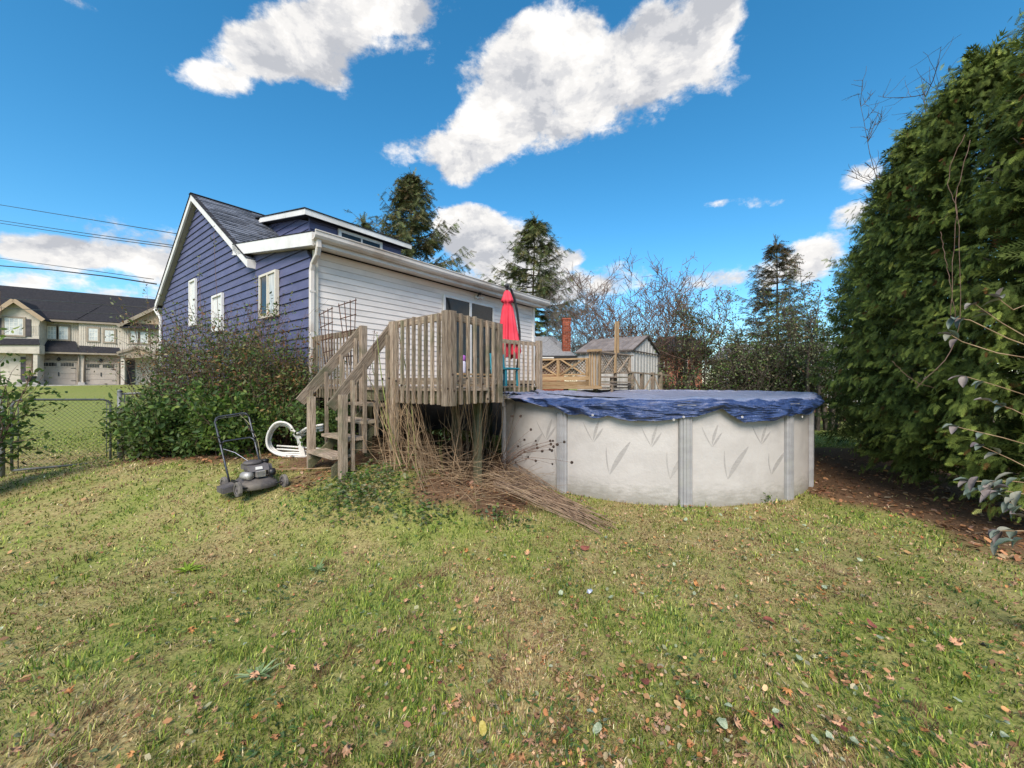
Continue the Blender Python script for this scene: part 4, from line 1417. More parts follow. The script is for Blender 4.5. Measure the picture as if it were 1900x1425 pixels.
pool = thing('swimming_pool', 'oval above ground pool with cream walls, grey uprights and printed reeds', 'pool', (PC1[0], PC1[1], 0))
POSTS = [q_of_ang2(a) for a in (-202, -166.6, -130.6, -95.3, -61.0)] + [PER + x for x in (0.0, .86, 1.72, 2.6)]
POSTS += [PER + 2.6 + LARC * k / 5 for k in range(1, 6)]
RIMZ = 1.37


def wall_seg(q0, q1, name, mat, r, z0, z1, thick, n=9):
    vs, fs = [], []
    for i in range(n + 1):
        p, nr = oval(q0 + (q1 - q0) * i / n, r)
        p2 = p - nr * thick
        vs += [(p[0], p[1], z0), (p[0], p[1], z1), (p2[0], p2[1], z1), (p2[0], p2[1], z0)]
    for i in range(n):
        b = i * 4
        for k in range(4):
            k2 = (k + 1) % 4
            fs.append((b + k, b + k2, b + 4 + k2, b + 4 + k))
    fs.append((0, 3, 2, 1))
    fs.append((n * 4, n * 4 + 1, n * 4 + 2, n * 4 + 3))
    fs = [tuple(reversed(f)) for f in fs]
    c = Vector(vs[n // 2 * 4])
    return mobj(name, vs, fs, mat, pool, c, smooth=False)


for i in range(len(POSTS)):
    q0 = POSTS[i]
    q1 = POSTS[i + 1] if i + 1 < len(POSTS) else POSTS[0] + PER
    o = wall_seg(q0 + .002, q1 - .002, 'wall_panel', M_poolwall, PR, -.08, RIMZ - .04, .02, 14)
    wall_seg(q0 + .002, q1 - .002, 'rim_section', M_rim, PR + .05, RIMZ - .045, RIMZ, .19, 10)
# uprights with ribs
PROF = [(-.082, 0), (-.082, .035), (-.070, .050), (-.052, .052), (-.047, .046), (-.038, .046), (-.033, .058), (-.005, .060), (0, .054), (.005, .060), (.033, .058), (.038, .046), (.047, .046), (.052, .052), (.070, .050), (.082, .035), (.082, 0)]
for q in POSTS:
    p, nr = oval(q, PR + .001)
    tg = Vector((-nr[1], nr[0], 0))
    nv3 = Vector((nr[0], nr[1], 0))
    base = Vector((p[0], p[1], -.06))
    prism('upright', [base + tg * a + nv3 * b for a, b in PROF], (0, 0, RIMZ + .015), M_poolpost, pool)
    # the moulded cap that widens up to the rim
    c0 = Vector((p[0], p[1], RIMZ - .19))
    b4 = [c0 - tg * .092 - nv3 * .0, c0 + tg * .092 - nv3 * .0, c0 + tg * .092 + nv3 * .068, c0 - tg * .092 + nv3 * .068]
    t4 = [v + Vector((0, 0, .145)) + (tg * (-.03 if i in (0, 3) else .03)) + (nv3 * .03 if i > 1 else nv3 * 0) for i, v in enumerate(b4)]
    hexa('upright_cap', b4, t4, M_poolpost, pool)


# printed reeds: thin leaf shapes following the wall
def reed(px0, y0, px1, y1, wid, bend):
    """from tip-bottom (px0,y0) to top (px1,y1); wid in photo pixels"""
    N = 9
    L, Rr = [], []
    for i in range(N + 1):
        f = i / N
        x = px0 + (px1 - px0) * f + bend * math.sin(math.pi * f)
        y = y0 + (y1 - y0) * f
        w = wid * math.sin(math.pi * min(1, f * .93 + .02)) ** 0.9
        for lst, sgn in ((L, -1), (Rr, 1)):
            an, d = ang_of_px(x + sgn * w / 2)
            lst.append((an, EYE + (HY - y) / FPX * d))
    vs, fs = [], []
    for (la, lz), (ra, rz) in zip(L, Rr):
        for a, z in ((la, lz), (ra, rz)):
            vs.append((PC1[0] + (PR + .002) * math.cos(R(a)), PC1[1] + (PR + .002) * math.sin(R(a)), z))
        for a, z in ((ra, rz), (la, lz)):
            vs.append((PC1[0] + (PR - .004) * math.cos(R(a)), PC1[1] + (PR - .004) * math.sin(R(a)), z))
    for i in range(N):
        b = i * 4
        for k in range(4):
            k2 = (k + 1) % 4
            fs.append((b + k, b + k2, b + 4 + k2, b + 4 + k))
    mobj('printed_reed', vs, fs, M_print, pool, Vector(vs[0]))


def trio(x, y, s=1.0):
    reed(x, y, x - 19 * s, y - 37 * s, 2.2 * s, -1)
    reed(x, y - 3, x + 11 * s, y - 41 * s, 5.5 * s, -1)
    reed(x + 1, y, x + 18 * s, y - 26 * s, 5.0 * s, 0)


def pair(x, y, s=1.0):
    reed(x, y, x - 6 * s, y - 52 * s, 2.6 * s, -2)
    reed(x + 1, y, x + 38 * s, y - 60 * s, 11 * s, -2)


trio(1014, 816, .95)
trio(1101, 820)
pair(1131, 880)
trio(1209, 829)
pair(1243, 888, .95)
trio(1321, 829)
pair(1350, 889)
trio(1413, 824, .9)
pair(1431, 880, .75)
pair(972, 858, .9)
reed(1033, 868, 1028, 828, 2, 0)

# the blue cover over it
SKX = [(955, .0), (965, .04), (985, .07), (1010, .11), (1035, .13), (1060, .20), (1085, .20), (1105, .24), (1130, .19), (1150, .25), (1175, .27), (1200, .26), (1230, .25), (1262, .20), (1285, .19), (1310, .12), (1332, .07), (1345, .15), (1370, .27), (1400, .27), (1425, .26), (1440, .22), (1462, .19), (1490, .2)]
qk = []
for px, h in SKX:
    an, d = ang_of_px(px)
    qk.append((q_of_ang2(an), h))
qk.sort()
qs = np.array([a for a, b in qk])
hs = np.array([b for a, b in qk])
Q0 = qs[0]                                          # where the cover starts, left front
Q1 = Q0 + PER - 2.9                                  # it leaves the left rim bare
NQ = 620
QQ = np.linspace(Q0, Q1, NQ)
hang = np.interp(QQ, qs, hs, right=.22)
hang = np.where(QQ > qs[-1], .17 + .05 * np.sin(QQ * 2.2) + .03 * np.sin(QQ * 5.3), hang)
hang = np.where(QQ > Q1 - .5, hang * np.clip((Q1 - QQ) / .5, 0, 1), hang)
pin = np.array([ang_of_px(px)[0] for px in (1011, 1106, 1262, 1362, 1466)])
pinq = np.array([q_of_ang2(a) for a in pin])
rowsT = [('in', f) for f in (0.0, .25, .45, .62, .76, .87, .95)] + [('rim', 0), ('rim', .5), ('rim', 1)] + [('sk', f) for f in np.linspace(.08, 1, 15)]
Vt = []
NRW = len(rowsT)
for j, (kind, f) in enumerate(rowsT):
    for i, q in enumerate(QQ):
        p, nr = oval(q, PR)
        wr = math.sin(q * 9 + 2 * math.sin(q * 3.1)) + .6 * math.sin(q * 23 + 1.7 * math.sin(q * 7)) + .35 * math.sin(q * 51)
        if kind == 'in':
            s = min(max((p - PC1).dot(PU), 0), PLEN) if True else 0
            cen = PC1 + PU * s
            rr = f
            P = cen + (p - cen) * rr
            sag = -.085 * (1 - rr ** 3)
            z = RIMZ + .015 + sag + .008 * wr * rr ** 3 + .012 * math.sin(P[0] * 2.3 + 1) * math.cos(P[1] * 1.9) * (1 - rr)
            # folds running in from the bare left side
            lf = math.exp(-((P[0] - .6) / 1.0) ** 2) * (1 if P[1] > 6.3 else .6)
            z += lf * (.03 * math.sin(P[0] * 14 + P[1] * 9) + .035 * math.sin(P[0] * 5 - 1) + .03)
            z += .07 * math.exp(-((P[0] - 2.9) / .35) ** 2 - ((P[1] - 10.0) / .5) ** 2)
            Vt.append((P[0], P[1], z))
        elif kind == 'rim':
            P = p + nr * (-.10 + .20 * f)
            Vt.append((P[0], P[1], RIMZ + .018 + .010 * wr * (.4 + .6 * f) + (.006 if f < 1 else -.006) + .035 * math.exp(-((q - pinq[2] - .25) / .25) ** 2) * (1 - f * .4)))
        else:
            h = hang[i]
            pull = np.exp(-((q - pinq) / .17) ** 2).max()
            bil = .045 * math.sin(math.pi * min(1, f * 1.05)) * (1 - .6 * pull)
            wr *= .25
            diag = math.sin(q * 8.3 + f * 4 * math.sin(q * 2.1)) * .9 + math.sin(q * 17 - f * 5 + 2 * math.sin(q * 3)) * .35 + math.sin(q * 4.1 + f * 5) * .7
            diag -= 2.2 * pull * (1 - abs(2 * f - 1))
            off = .108 + bil + .030 * float(sn(q * 1.3, f * 1.1, 1.6, 9)) * math.sin(math.pi * min(1, f * .95)) + .030 * diag * math.sin(math.pi * f * .8) + .016 * wr * f
            off = max(off, .098)
            P = p + nr * off
            zz = RIMZ - .0 - h * f + .012 * diag * f - .004 * abs(wr) * f
            Vt.append((P[0], P[1], zz))
Vt = np.array(Vt)
ii = np.arange(NRW * NQ).reshape(NRW, NQ)
F = np.stack([ii[:-1, :-1], ii[1:, :-1], ii[1:, 1:], ii[:-1, 1:]], -1).reshape(-1, 4)
F = F[:, ::-1]
cover = thing('pool_cover', 'crumpled blue tarpaulin stretched over the pool and hanging over its rim', 'tarpaulin', (PC1[0], PC1[1], RIMZ))
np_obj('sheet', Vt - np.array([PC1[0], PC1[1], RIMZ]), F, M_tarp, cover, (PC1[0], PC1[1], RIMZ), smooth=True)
# bunched end at the deck side
for k, (q_, l_, h_) in enumerate(((Q0 - .30, .55, .05), (Q0 - .62, .5, .035))):
    vs, fs = [], []
    N, Mn = 22, 14
    for i in range(N):
        for j in range(Mn):
            a = i / (N - 1)
            b = j / (Mn - 1)
            p, nr = oval(q_ + l_ * (a - .5), PR + .02 - .7 * b)
            z = RIMZ + .01 + h_ * abs(math.sin(a * 8 + b * 5)) * (1 - .3 * b) + .025 * math.sin(a * 17 - b * 9) ** 2
            vs.append((p[0], p[1], z))
    for i in range(N - 1):
        for j in range(Mn - 1):
            fs.append((i * Mn + j, i * Mn + j + 1, (i + 1) * Mn + j + 1, (i + 1) * Mn + j))
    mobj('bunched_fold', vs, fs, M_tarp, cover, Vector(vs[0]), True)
# grommets and ties
for px, yy in ((1106, 770), (1262, 773), (1362, 773), (1466, 773), (1245, 778)):
    an, d = ang_of_px(px)
    n3 = Vector((math.cos(R(an)), math.sin(R(an)), 0))
    zc = EYE + (HY - yy) / FPX * (d - .08)
    c0 = Vector((PC1[0], PC1[1], zc)) + n3 * (PR + .15)
    tv = Vector((-n3.y, n3.x, 0))
    tube('grommet', [c0 + (tv * math.cos(a) + Zup * math.sin(a)) * .011 for a in np.linspace(0, 6.28, 11)], .004, M_clear, cover, 5)

# ------------------------------------------------------------------ lawn mower
mow_c = Vector((-3.11, 4.82, 0))
mz = gz(mow_c.x, mow_c.y)
Fw = Vector((.80, -.60, 0))
Lf = Vector((.60, .80, 0))


MK = .84


def MW(f, l, z):
    return mow_c + Fw * f * MK + Lf * l * MK + Vector((0, 0, mz + z * MK))


M_mdeck = mk('dusty_black_steel', (0.06, 0.054, 0.056), (0.13, 0.116, 0.11), 7, rough=0.6, bump=0.2, c3=(0.15, 0.13, 0.11), s3=3)
M_mgrey = mk('grey_engine_cowl', (0.11, 0.098, 0.10), (0.16, 0.145, 0.145), 7, rough=0.45)
M_alu = mk('cast_aluminium', (0.36, 0.34, 0.32), (0.5, 0.48, 0.45), 12, rough=0.45, metal=0.4)
M_tyre = mk('dusty_grey_tyre', (0.11, 0.10, 0.09), (0.19, 0.17, 0.15), 14, rough=0.9, bump=0.5)
M_tube = mk('black_handle_tube', (0.04, 0.045, 0.055), (0.09, 0.095, 0.11), 9, rough=0.35, metal=0.5)
mow = thing('lawn_mower', 'black and grey push lawn mower with side discharge chute standing on the lawn', 'lawn mower', (mow_c.x, mow_c.y, mz))
# deck shell: squared dome
vs, fs = [], []
seg = 32
prof = [(1.0, .055), (1.03, .07), (1.02, .115), (.96, .135), (.80, .155), (.72, .18), (.4, .19), (.0, .19)]
for r_, z_ in prof:
    for i in range(seg):
        a = 2 * math.pi * i / seg
        ca, sa = math.cos(a), math.sin(a)
        k = (abs(ca) ** 3.2 + abs(sa) ** 3.2) ** (-1 / 3.2)
        vs.append(MW(.29 * k * ca * r_, .245 * k * sa * r_, z_))
for j in range(len(prof) - 1):
    for i in range(seg):
        k2 = (i + 1) % seg
        fs.append((j * seg + i, j * seg + k2, (j + 1) * seg + k2, (j + 1) * seg + i))
mobj('cutting_deck', vs, fs, M_mdeck, mow, MW(0, 0, .1), True)
# chute on the mower's right side (towards the left of the picture)
hexa('discharge_chute', [MW(-.12, -.24, .06), MW(.12, -.24, .06), MW(.10, -.42, .04), MW(-.13, -.42, .04)], [MW(-.12, -.24, .15), MW(.12, -.24, .15), MW(.10, -.42, .11), MW(-.13, -.42, .11)], M_mdeck, mow)
beam('chute_hinge', MW(-.11, -.25, .165), MW(.11, -.25, .165), .02, .02, M_dkmetal, mow)


def wheel(f, l, r_, wd_):
    c0 = MW(f, l, r_)
    r_, wd_ = r_ * MK, wd_ * MK
    w = bpy.data.objects.new('wheel', None)
    w.empty_display_size = .1
    place(w, c0, mow)
    prof = [(r_ * .62, -wd_ / 2), (r_ * .93, -wd_ / 2), (r_, -wd_ * .3), (r_, wd_ * .3), (r_ * .93, wd_ / 2), (r_ * .62, wd_ / 2)]
    vs, fs = [], []
    sg = 22
    for k, (a, b) in enumerate(prof):
        for i in range(sg):
            an = 2 * math.pi * i / sg
            rr = a * (1.025 if (i % 2 and k in (2, 3)) else 1)
            vs.append(c0 + Fw * (rr * math.cos(an)) + Zup * (rr * math.sin(an)) + Lf * b)
    for j in range(5):
        for i in range(sg):
            k2 = (i + 1) % sg
            fs.append((j * sg + i, j * sg + k2, (j + 1) * sg + k2, (j + 1) * sg + i))
    mobj('tyre', vs, fs, M_tyre, w, c0)
    vs, fs = [], []
    hub = [(r_ * .64, -.35), (r_ * .55, -.2), (r_ * .2, -.3), (r_ * .2, -.55), (.001, -.55)]
    for a, b in hub:
        for i in range(sg):
            an = 2 * math.pi * i / sg
            vs.append(c0 + Fw * (a * math.cos(an)) + Zup * (a * math.sin(an)) + Lf * (b * wd_))
    for a, b in reversed(hub):
        for i in range(sg):
            an = 2 * math.pi * i / sg
            vs.append(c0 + Fw * (a * math.cos(an)) + Zup * (a * math.sin(an)) - Lf * (b * wd_))
    for j in range(2 * len(hub) - 1):
        for i in range(sg):
            k2 = (i + 1) % sg
            fs.append((j * sg + i, j * sg + k2, (j + 1) * sg + k2, (j + 1) * sg + i))
    mobj('rim', vs, fs, M_mgrey, w, c0)
    tube('axle', [c0, MW(f, l * .55, r_ / MK)], .008, M_dkmetal, w, 6)


wheel(.25, -.29, .10, .05)
wheel(.25, .29, .10, .05)
wheel(-.26, -.29, .10, .05)
wheel(-.26, .29, .10, .05)
# engine
eng = lathe('engine', MW(0, 0, .185), [(a * MK, b * MK) for a, b in [(.12, 0), (.13, .03), (.11, .05), (.13, .11), (.135, .15), (.10, .155)]], M_mdeck, mow, 18)
hexa('engine_cowl', [MW(-.16, -.12, .30), MW(.17, -.11, .29), MW(.17, .13, .29), MW(-.15, .13, .30)], [MW(-.13, -.13, .375), MW(.13, -.12, .365), MW(.12, .13, .37), MW(-.12, .13, .375)], M_mgrey, mow)
hexa('cowl_badge', [MW(.172, -.05, .315), MW(.172, .04, .315), MW(.166, .04, .315), MW(.166, -.05, .315)], [MW(.150, -.045, .35), MW(.150, .04, .35), MW(.146, .04, .35), MW(.146, -.045, .35)], M_clear, mow)
lathe('recoil_starter', MW(-.02, -.02, .375), [(a * MK, b * MK) for a, b in [(.115, 0), (.12, .02), (.10, .04), (.06, .045), (.055, .05), (.02, .052)]], M_mdeck, mow, 20)
lathe('fuel_cap', MW(-.03, .15, .375), [(a * MK, b * MK) for a, b in [(.04, -.06), (.045, 0), (.05, .01), (.05, .035), (.03, .042)]], M_dkmetal, mow, 14)
hexa('fuel_tank', [MW(-.12, .10, .28), MW(.10, .12, .28), MW(.10, .20, .28), MW(-.12, .20, .28)], [MW(-.10, .10, .36), MW(.08, .12, .36), MW(.08, .19, .355), MW(-.10, .19, .355)], M_mgrey, mow)
# muffler, air filter, cylinder fins
tube('muffler', [MW(.06, -.17, .24), MW(.19, -.12, .24)], [.045, .045], M_alu, mow, 14)
for k in range(6):
    z = .215 + k * .014
    hexa('cooling_fin', [MW(.12, -.05, z), MW(.22, -.05, z), MW(.22, .06, z), MW(.12, .06, z)], [MW(.12, -.05, z + .007), MW(.22, -.05, z + .007), MW(.22, .06, z + .007), MW(.12, .06, z + .007)], M_alu, mow)
hexa('air_filter', [MW(.08, .12, .22), MW(.19, .11, .22), MW(.19, .21, .22), MW(.08, .21, .22)], [MW(.08, .12, .29), MW(.18, .11, .29), MW(.18, .2, .285), MW(.08, .2, .285)], M_mdeck, mow)
lathe('filter_cover', MW(.17, .16, .25), [(.04, -.035), (.045, 0), (.035, .04)], M_dkmetal, mow, 12)
# handle
HB = [MW(-.28, -.22, .11), MW(-.28, .22, .11)]
HT = [W(398, 780, 5.18), W(461, 770, 5.42)]
top_mid = HT[0].lerp(HT[1], .5)
up_ = (HT[0] - HB[0]).normalized()
path = [HB[0], HB[0].lerp(HT[0], .5), HT[0] - up_ * .03, HT[0] + up_ * .03 + (HT[1] - HT[0]) * .06, HT[0] + up_ * .045 + (HT[1] - HT[0]) * .14, HT[1] + up_ * .045 - (HT[1] - HT[0]) * .14,
        HT[1] + up_ * .03 - (HT[1] - HT[0]) * .06, HT[1] - up_ * .03, HB[1].lerp(HT[1], .5), HB[1]]
tube('handle', path, .0115, M_tube, mow, 10)
c1_, c2_ = HB[0].lerp(HT[0], .60), HB[1].lerp(HT[1], .60)
n_off = (c2_ - c1_)
tube('crossbar', [c1_ - up_ * .05, c1_ + n_off * .03, c1_ + n_off * .12 + up_ * .03, c2_ - n_off * .12 + up_ * .03, c2_ - n_off * .03, c2_ - up_ * .05], .0105, M_tube, mow, 10)
tube('control_bail', [HB[0].lerp(HT[0], .97) + Fw * .02, HT[0] + up_ * .02 + Fw * .03 + (HT[1] - HT[0]) * .08, HT[1] + up_ * .02 + Fw * .03 - (HT[1] - HT[0]) * .08, HB[1].lerp(HT[1], .97) + Fw * .02], .006, M_black, mow, 6)
for f in (.62, .72):
    for a, b in ((HB[0], HT[0]), (HB[1], HT[1])):
        pk = a.lerp(b, f)
        tube('clamp_knob', [pk + Fw * .005, pk + Fw * .035], [.013, .018], M_black, mow, 8)
tube('starter_rope', [c1_ + n_off * .05 - up_ * .08, c1_.lerp(MW(-.02, -.05, .41), .5), MW(-.04, -.06, .41)], .003, M_palev, mow, 4)
cb = [HT[1] - (HT[1] - HT[0]) * .2 + up_ * .03, HB[1].lerp(HT[1], .8) - n_off * .08, HB[1].lerp(HT[1], .6) + n_off * .04, HB[1].lerp(HT[1], .35) + n_off * .09, MW(-.1, .12, .36)]
tube('throttle_cable', cb, .0045, M_black, mow, 5)
cb = [HT[1] - (HT[1] - HT[0]) * .25 + up_ * .03, HB[1].lerp(HT[1], .85) - n_off * .03, HB[1].lerp(HT[1], .55) + n_off * .10, HB[1].lerp(HT[1], .25) + n_off * .05, MW(-.08, .15, .33)]
tube('brake_cable', cb, .004, mk('yellowed_cable', (.3, .27, .14)), mow, 5)

# the long stick lying from the mower to the stairs
def lay(px, py, h=0.0):
    x0, y0 = 0, 0
    d = 1184.0 / (py - HY)
    for _ in range(12):
        x0 = (px - CX) / FPX * d
        d = (EYE - gz(x0, d) - h) * FPX / (py - HY)
    x0 = (px - CX) / FPX * d
    return Vector((x0, d, gz(x0, d) + h))


def ground_stick(pts, rad, label, mat=M_straw, name='fallen_stick', cat='stick', h=.03):
    ps = [lay(x, y, h) for x, y in pts]
    o = tube(name, ps, [rad * (1 - .5 * i / len(ps)) for i in range(len(ps))], mat, None, 6)
    tag(o, label, cat)


ground_stick([(478, 909), (520, 909), (580, 905), (640, 898), (690, 892)], .008, 'long pale bare stick lying from the mower towards the stairs', h=.05)

# white plastic lounger frame by the stairs
lg = lay(540, 850)
lou = thing('lounger_frame', 'white plastic garden lounger frame lying on edge beside the deck stairs', 'garden lounger', lg)
dl = 5.95
c_out = [(600, 788), (575, 792), (562, 798), (553, 804), (545, 799), (538, 789), (524, 783), (510, 786), (500, 798), (495, 814), (497, 829), (507, 839), (522, 845), (545, 848), (575, 850), (600, 852)]
for k in range(3):
    pth = []
    for i, (x, y) in enumerate(c_out):
        cxp, cyp = 535, 818
        f = 1 - .085 * k
        if i < 4:
            pth.append(W(x, y + 5.0 * k, dl + .05 * k))
        elif i > 12:
            pth.append(W(x, y - 4.0 * k, dl + .05 * k))
        else:
            pth.append(W(cxp + (x - cxp) * f, cyp + (y - cyp) * f, dl + .05 * k))
    P_ = [Vector(p) for p in pth]
    sm = []
    for i in range(len(P_) - 1):
        p0, p1, p2, p3 = P_[max(i - 1, 0)], P_[i], P_[i + 1], P_[min(i + 2, len(P_) - 1)]
        for q in range(4):
            u_ = q / 4
            sm.append(0.5 * ((2 * p1) + (-p0 + p2) * u_ + (2 * p0 - 5 * p1 + 4 * p2 - p3) * u_ ** 2 + (-p0 + 3 * p1 - 3 * p2 + p3) * u_ ** 3))
    tube('frame_rail', sm, .017, M_clear, lou, 8)
hexa('frame_leg', [W(557, 846, dl + .02), W(567, 847, dl + .02), W(567, 847, dl + .1), W(557, 846, dl + .1)], [W(549, 809, dl + .02), W(558, 809, dl + .02), W(558, 809, dl + .1), W(549, 809, dl + .1)], M_clear, lou)
for yy in (829, 835):
    tube('lower_rail', [W(514, yy - 2, dl + .08), W(545, yy, dl + .08), W(600, yy + 4, dl + .08)], .014, M_clear, lou, 6)
# bits of litter
for (px, py, r_, m_, lab, cat) in ((1094, 1097, .022, mk('pale_blue_plastic', (.22, .26, .36), (.36, .40, .48), 30, rough=.3), 'crumpled scrap of pale blue plastic on the lawn', 'plastic scrap'),
                                   (1823, 1280 - 85, .012, M_black, 'small dark stone in the grass at the right', 'stone')):
    p = lay(px, py, .015)
    rr = random.Random(px)
    vs = [p + Vector((rr.gauss(0, 1), rr.gauss(0, 1), rr.gauss(0, .5))).normalized() * r_ * rr.uniform(.6, 1.4) for _ in range(14)]
    me = bpy.data.meshes.new('scrap')
    import bmesh
    bm = bmesh.new()
    for v in vs:
        bm.verts.new(v - p)
    bmesh.ops.convex_hull(bm, input=bm.verts)
    bm.to_mesh(me)
    bm.free()
    me.materials.append(m_)
    o = bpy.data.objects.new('plastic_scrap' if cat != 'stone' else 'stone', me)
    place(o, p, None)
    tag(o, lab, cat)
# ------------------------------------------------------------------ chain link gate and fence
def chainlink(name, A, B, z0a, z0b, h, parent, step=.062, r=.0019, corner=0.0):
    """diamond wire mesh between ground points A and B"""
    d = B - A
    L = d.length
    e = d / L
    paths = []
    n = int((L + h) / step)
    for sgn in (1, -1):
        for k in range(n + 1):
            x0 = k * step - (h if sgn == 1 else 0)
            # line x = x0 + t (sgn=1)  or x = x0 - t ... z = t
            t0, t1 = 0.0, h
            if sgn == 1:
                t0 = max(t0, -x0)
                t1 = min(t1, L - x0)
                pa, pb = (x0 + t0, t0), (x0 + t1, t1)
            else:
                t0 = max(t0, x0 - L)
                t1 = min(t1, x0)
                pa, pb = (x0 - t0, t0), (x0 - t1, t1)
            if t1 - t0 < .03:
                continue
            m = max(2, int((t1 - t0) / step))
            pts = []
            for i in range(m + 1):
                f = i / m
                x, z = pa[0] + (pb[0] - pa[0]) * f, pa[1] + (pb[1] - pa[1]) * f
                base = A + e * x
                nn_ = Vector((-e.y, e.x, 0)) * (.004 if (i + (sgn > 0)) % 2 else -.004)
                pts.append(base + nn_ + Vector((0, 0, (z0a + (z0b - z0a) * x / L) + z)))
            paths.append((pts, r))
    return tubes(name, paths, M_wire, parent, 3, A)


dL, dR = 5.87, 6.88
gA, gB = W(22, 0, dL), W(205, 0, dR)
gA.z = gB.z = 0
zt = lambda px, py, d: EYE + (HY - py) / FPX * d
za0, zb0 = zt(0, 873, dL), zt(0, 857, dR)
za1, zb1 = zt(0, 742, dL), zt(0, 741, dR)
gate = thing('chain_link_gate', 'galvanised chain link garden gate standing closed between two steel posts', 'gate', lift(gA, za0))
e_ = (gB - gA).normalized()
fr = [lift(gA, za0), lift(gA, za1 - .08), lift(gA + e_ * .03, za1 - .02), lift(gA + e_ * .09, za1), lift(gB - e_ * .10, zb1), lift(gB - e_ * .03, zb1 - .025), lift(gB, zb1 - .10), lift(gB, zb0)]
tube('gate_frame', fr, .017, M_galv, gate, 8)
tube('bottom_rail', [lift(gA, za0), lift(gB, zb0)], .017, M_galv, gate, 8)
for f in (.055, .955):
    p = gA.lerp(gB, f)
    tube('stretcher_bar', [lift(p, za0 + .02), lift(p, zb1 - .03)], .007, M_galv, gate, 6)
chainlink('wire_mesh', gA + e_ * .05, gB - e_ * .05, za0, zb0, zb1 - zb0 - .02, gate)
lt = gB + e_ * .02
tube('latch', [lift(lt, zb1 - .17), lift(lt + e_ * .13, zb1 - .17)], .008, M_galv, gate, 6)
for k in range(9):
    p = gA.lerp(gB, .08 + k * .105)
    tube('tie_wire', [lift(p, za1 + .02), lift(p + e_ * .01, za1 - .03)], .003, M_wire, gate, 4)
hp = lift(gA - e_ * .09, 0)
pst = thing('fence_post', 'steel hinge post at the left end of the chain link gate', 'fence post', lift(hp, gz(hp.x, hp.y)))
tube('pipe', [lift(hp, gz(hp.x, hp.y) - .1), lift(hp, za1 + .06)], .028, M_galv, pst, 10)
lathe('cap', lift(hp, za1 + .055), [(.031, 0), (.031, .02), (.015, .04)], M_galv, pst, 10)
# fence to the right of the gate
rp = W(222, 0, 7.0)
rp.z = 0
fe = thing('chain_link_fence', 'chain link fence with steel posts running from the gate into the bushes', 'fence', lift(rp, gz(rp.x, rp.y)))
ztp = zt(0, 729, 7.0)
tube('post', [lift(rp, gz(rp.x, rp.y) - .1), lift(rp, ztp + .02)], .033, M_galv, fe, 10)
lathe('cap', lift(rp, ztp + .015), [(.036, 0), (.036, .02), (.015, .045)], M_galv, fe, 10)
re = rp + Vector((.35, .94, 0)).normalized() * 3.2
tube('top_rail', [lift(rp, ztp - .02), lift(re, ztp + .06)], .02, M_galv, fe, 8)
tube('post', [lift(re, gz(re.x, re.y) - .1), lift(re, ztp + .08)], .03, M_galv, fe, 10)
p2 = rp + (re - rp).normalized() * .07
tube('stretcher_bar', [lift(p2, gz(rp.x, rp.y) + .05), lift(p2, ztp - .04)], .009, M_galv, fe, 6)
chainlink('wire_mesh', p2, re, gz(rp.x, rp.y) + .04, gz(re.x, re.y) + .04, ztp - gz(rp.x, rp.y) - .08, fe)
# fence continuing to the left, out of the picture
le = hp + Vector((-.9, -.4, 0)) * 2.2
fl = thing('chain_link_fence', 'chain link fence at the left edge of the picture behind the leaning shrub', 'fence', lift(le, gz(le.x, le.y)))
tube('top_rail', [lift(hp, za1 + .02), lift(le, za1 + .02)], .02, M_galv, fl, 8)
tube('post', [lift(le, gz(le.x, le.y) - .1), lift(le, za1 + .06)], .03, M_galv, fl, 10)
chainlink('wire_mesh', hp + (le - hp) * .02, le, gz(hp.x, hp.y) + .02, gz(le.x, le.y) + .02, za1 - gz(hp.x, hp.y) - .03, fl)

# ------------------------------------------------------------------ townhouses across the lawn
M_tan = mk('tan_vertical_siding', (0.52, 0.465, 0.39), (0.58, 0.525, 0.445), 2.0, (1, 1, 3), 0.7, c3=(0.40, 0.36, 0.30), s3=1.5)
M_tand = mk('taupe_trim', (0.26, 0.215, 0.165), (0.31, 0.26, 0.20), 3.0, rough=0.7)
M_tan2 = mk('tan_gable_shingle', (0.36, 0.265, 0.175), (0.42, 0.315, 0.215), 4.0, (1, 1, 5), 0.75)
M_gdoor = mk('taupe_garage_door', (0.34, 0.29, 0.245), (0.385, 0.335, 0.28), 2.0, rough=0.6)
M_stone = mk('mixed_ledge_stone', (0.30, 0.215, 0.15), (0.46, 0.39, 0.31), 9.0, (1, 1, 3), 0.9, 0.6, vary=.35, c3=(0.2, 0.14, 0.11), s3=5)
M_white = mk('bright_window_trim', (0.72, 0.70, 0.64), (0.78, 0.76, 0.70), 3, rough=.5)
M_shut = mk('dark_shutter', (0.04, 0.035, 0.04), (0.07, 0.06, 0.065), 4, rough=.6)
TO = Vector(((71 - CX) / FPX * 34.7, 34.7, 0))
TE = Vector((.861, .509, 0)).normalized()
TNn = Vector((.509, -.861, 0)).normalized()


def ts(px, n=0.0):
    o = TO + TNn * n
    k = (px - CX) / FPX
    return (k * o.y - o.x) / (TE.x - TE.y * k)


def TP(px, py, n=0.0):
    p = TO + TNn * n + TE * ts(px, n)
    return Vector((p.x, p.y, EYE + (HY - py) / FPX * p.y))


def TS(s, z, n=0.0):
    p = TO + TNn * n + TE * s
    return Vector((p.x, p.y, z))


town = thing('townhouse_row', 'two storey tan townhouses with dark roofs and paired garage doors across the lawn', 'townhouses', TS(4, 1.45))
GZT = 1.47


def tz(px, py, n=0.0):
    return TP(px, py, n).z


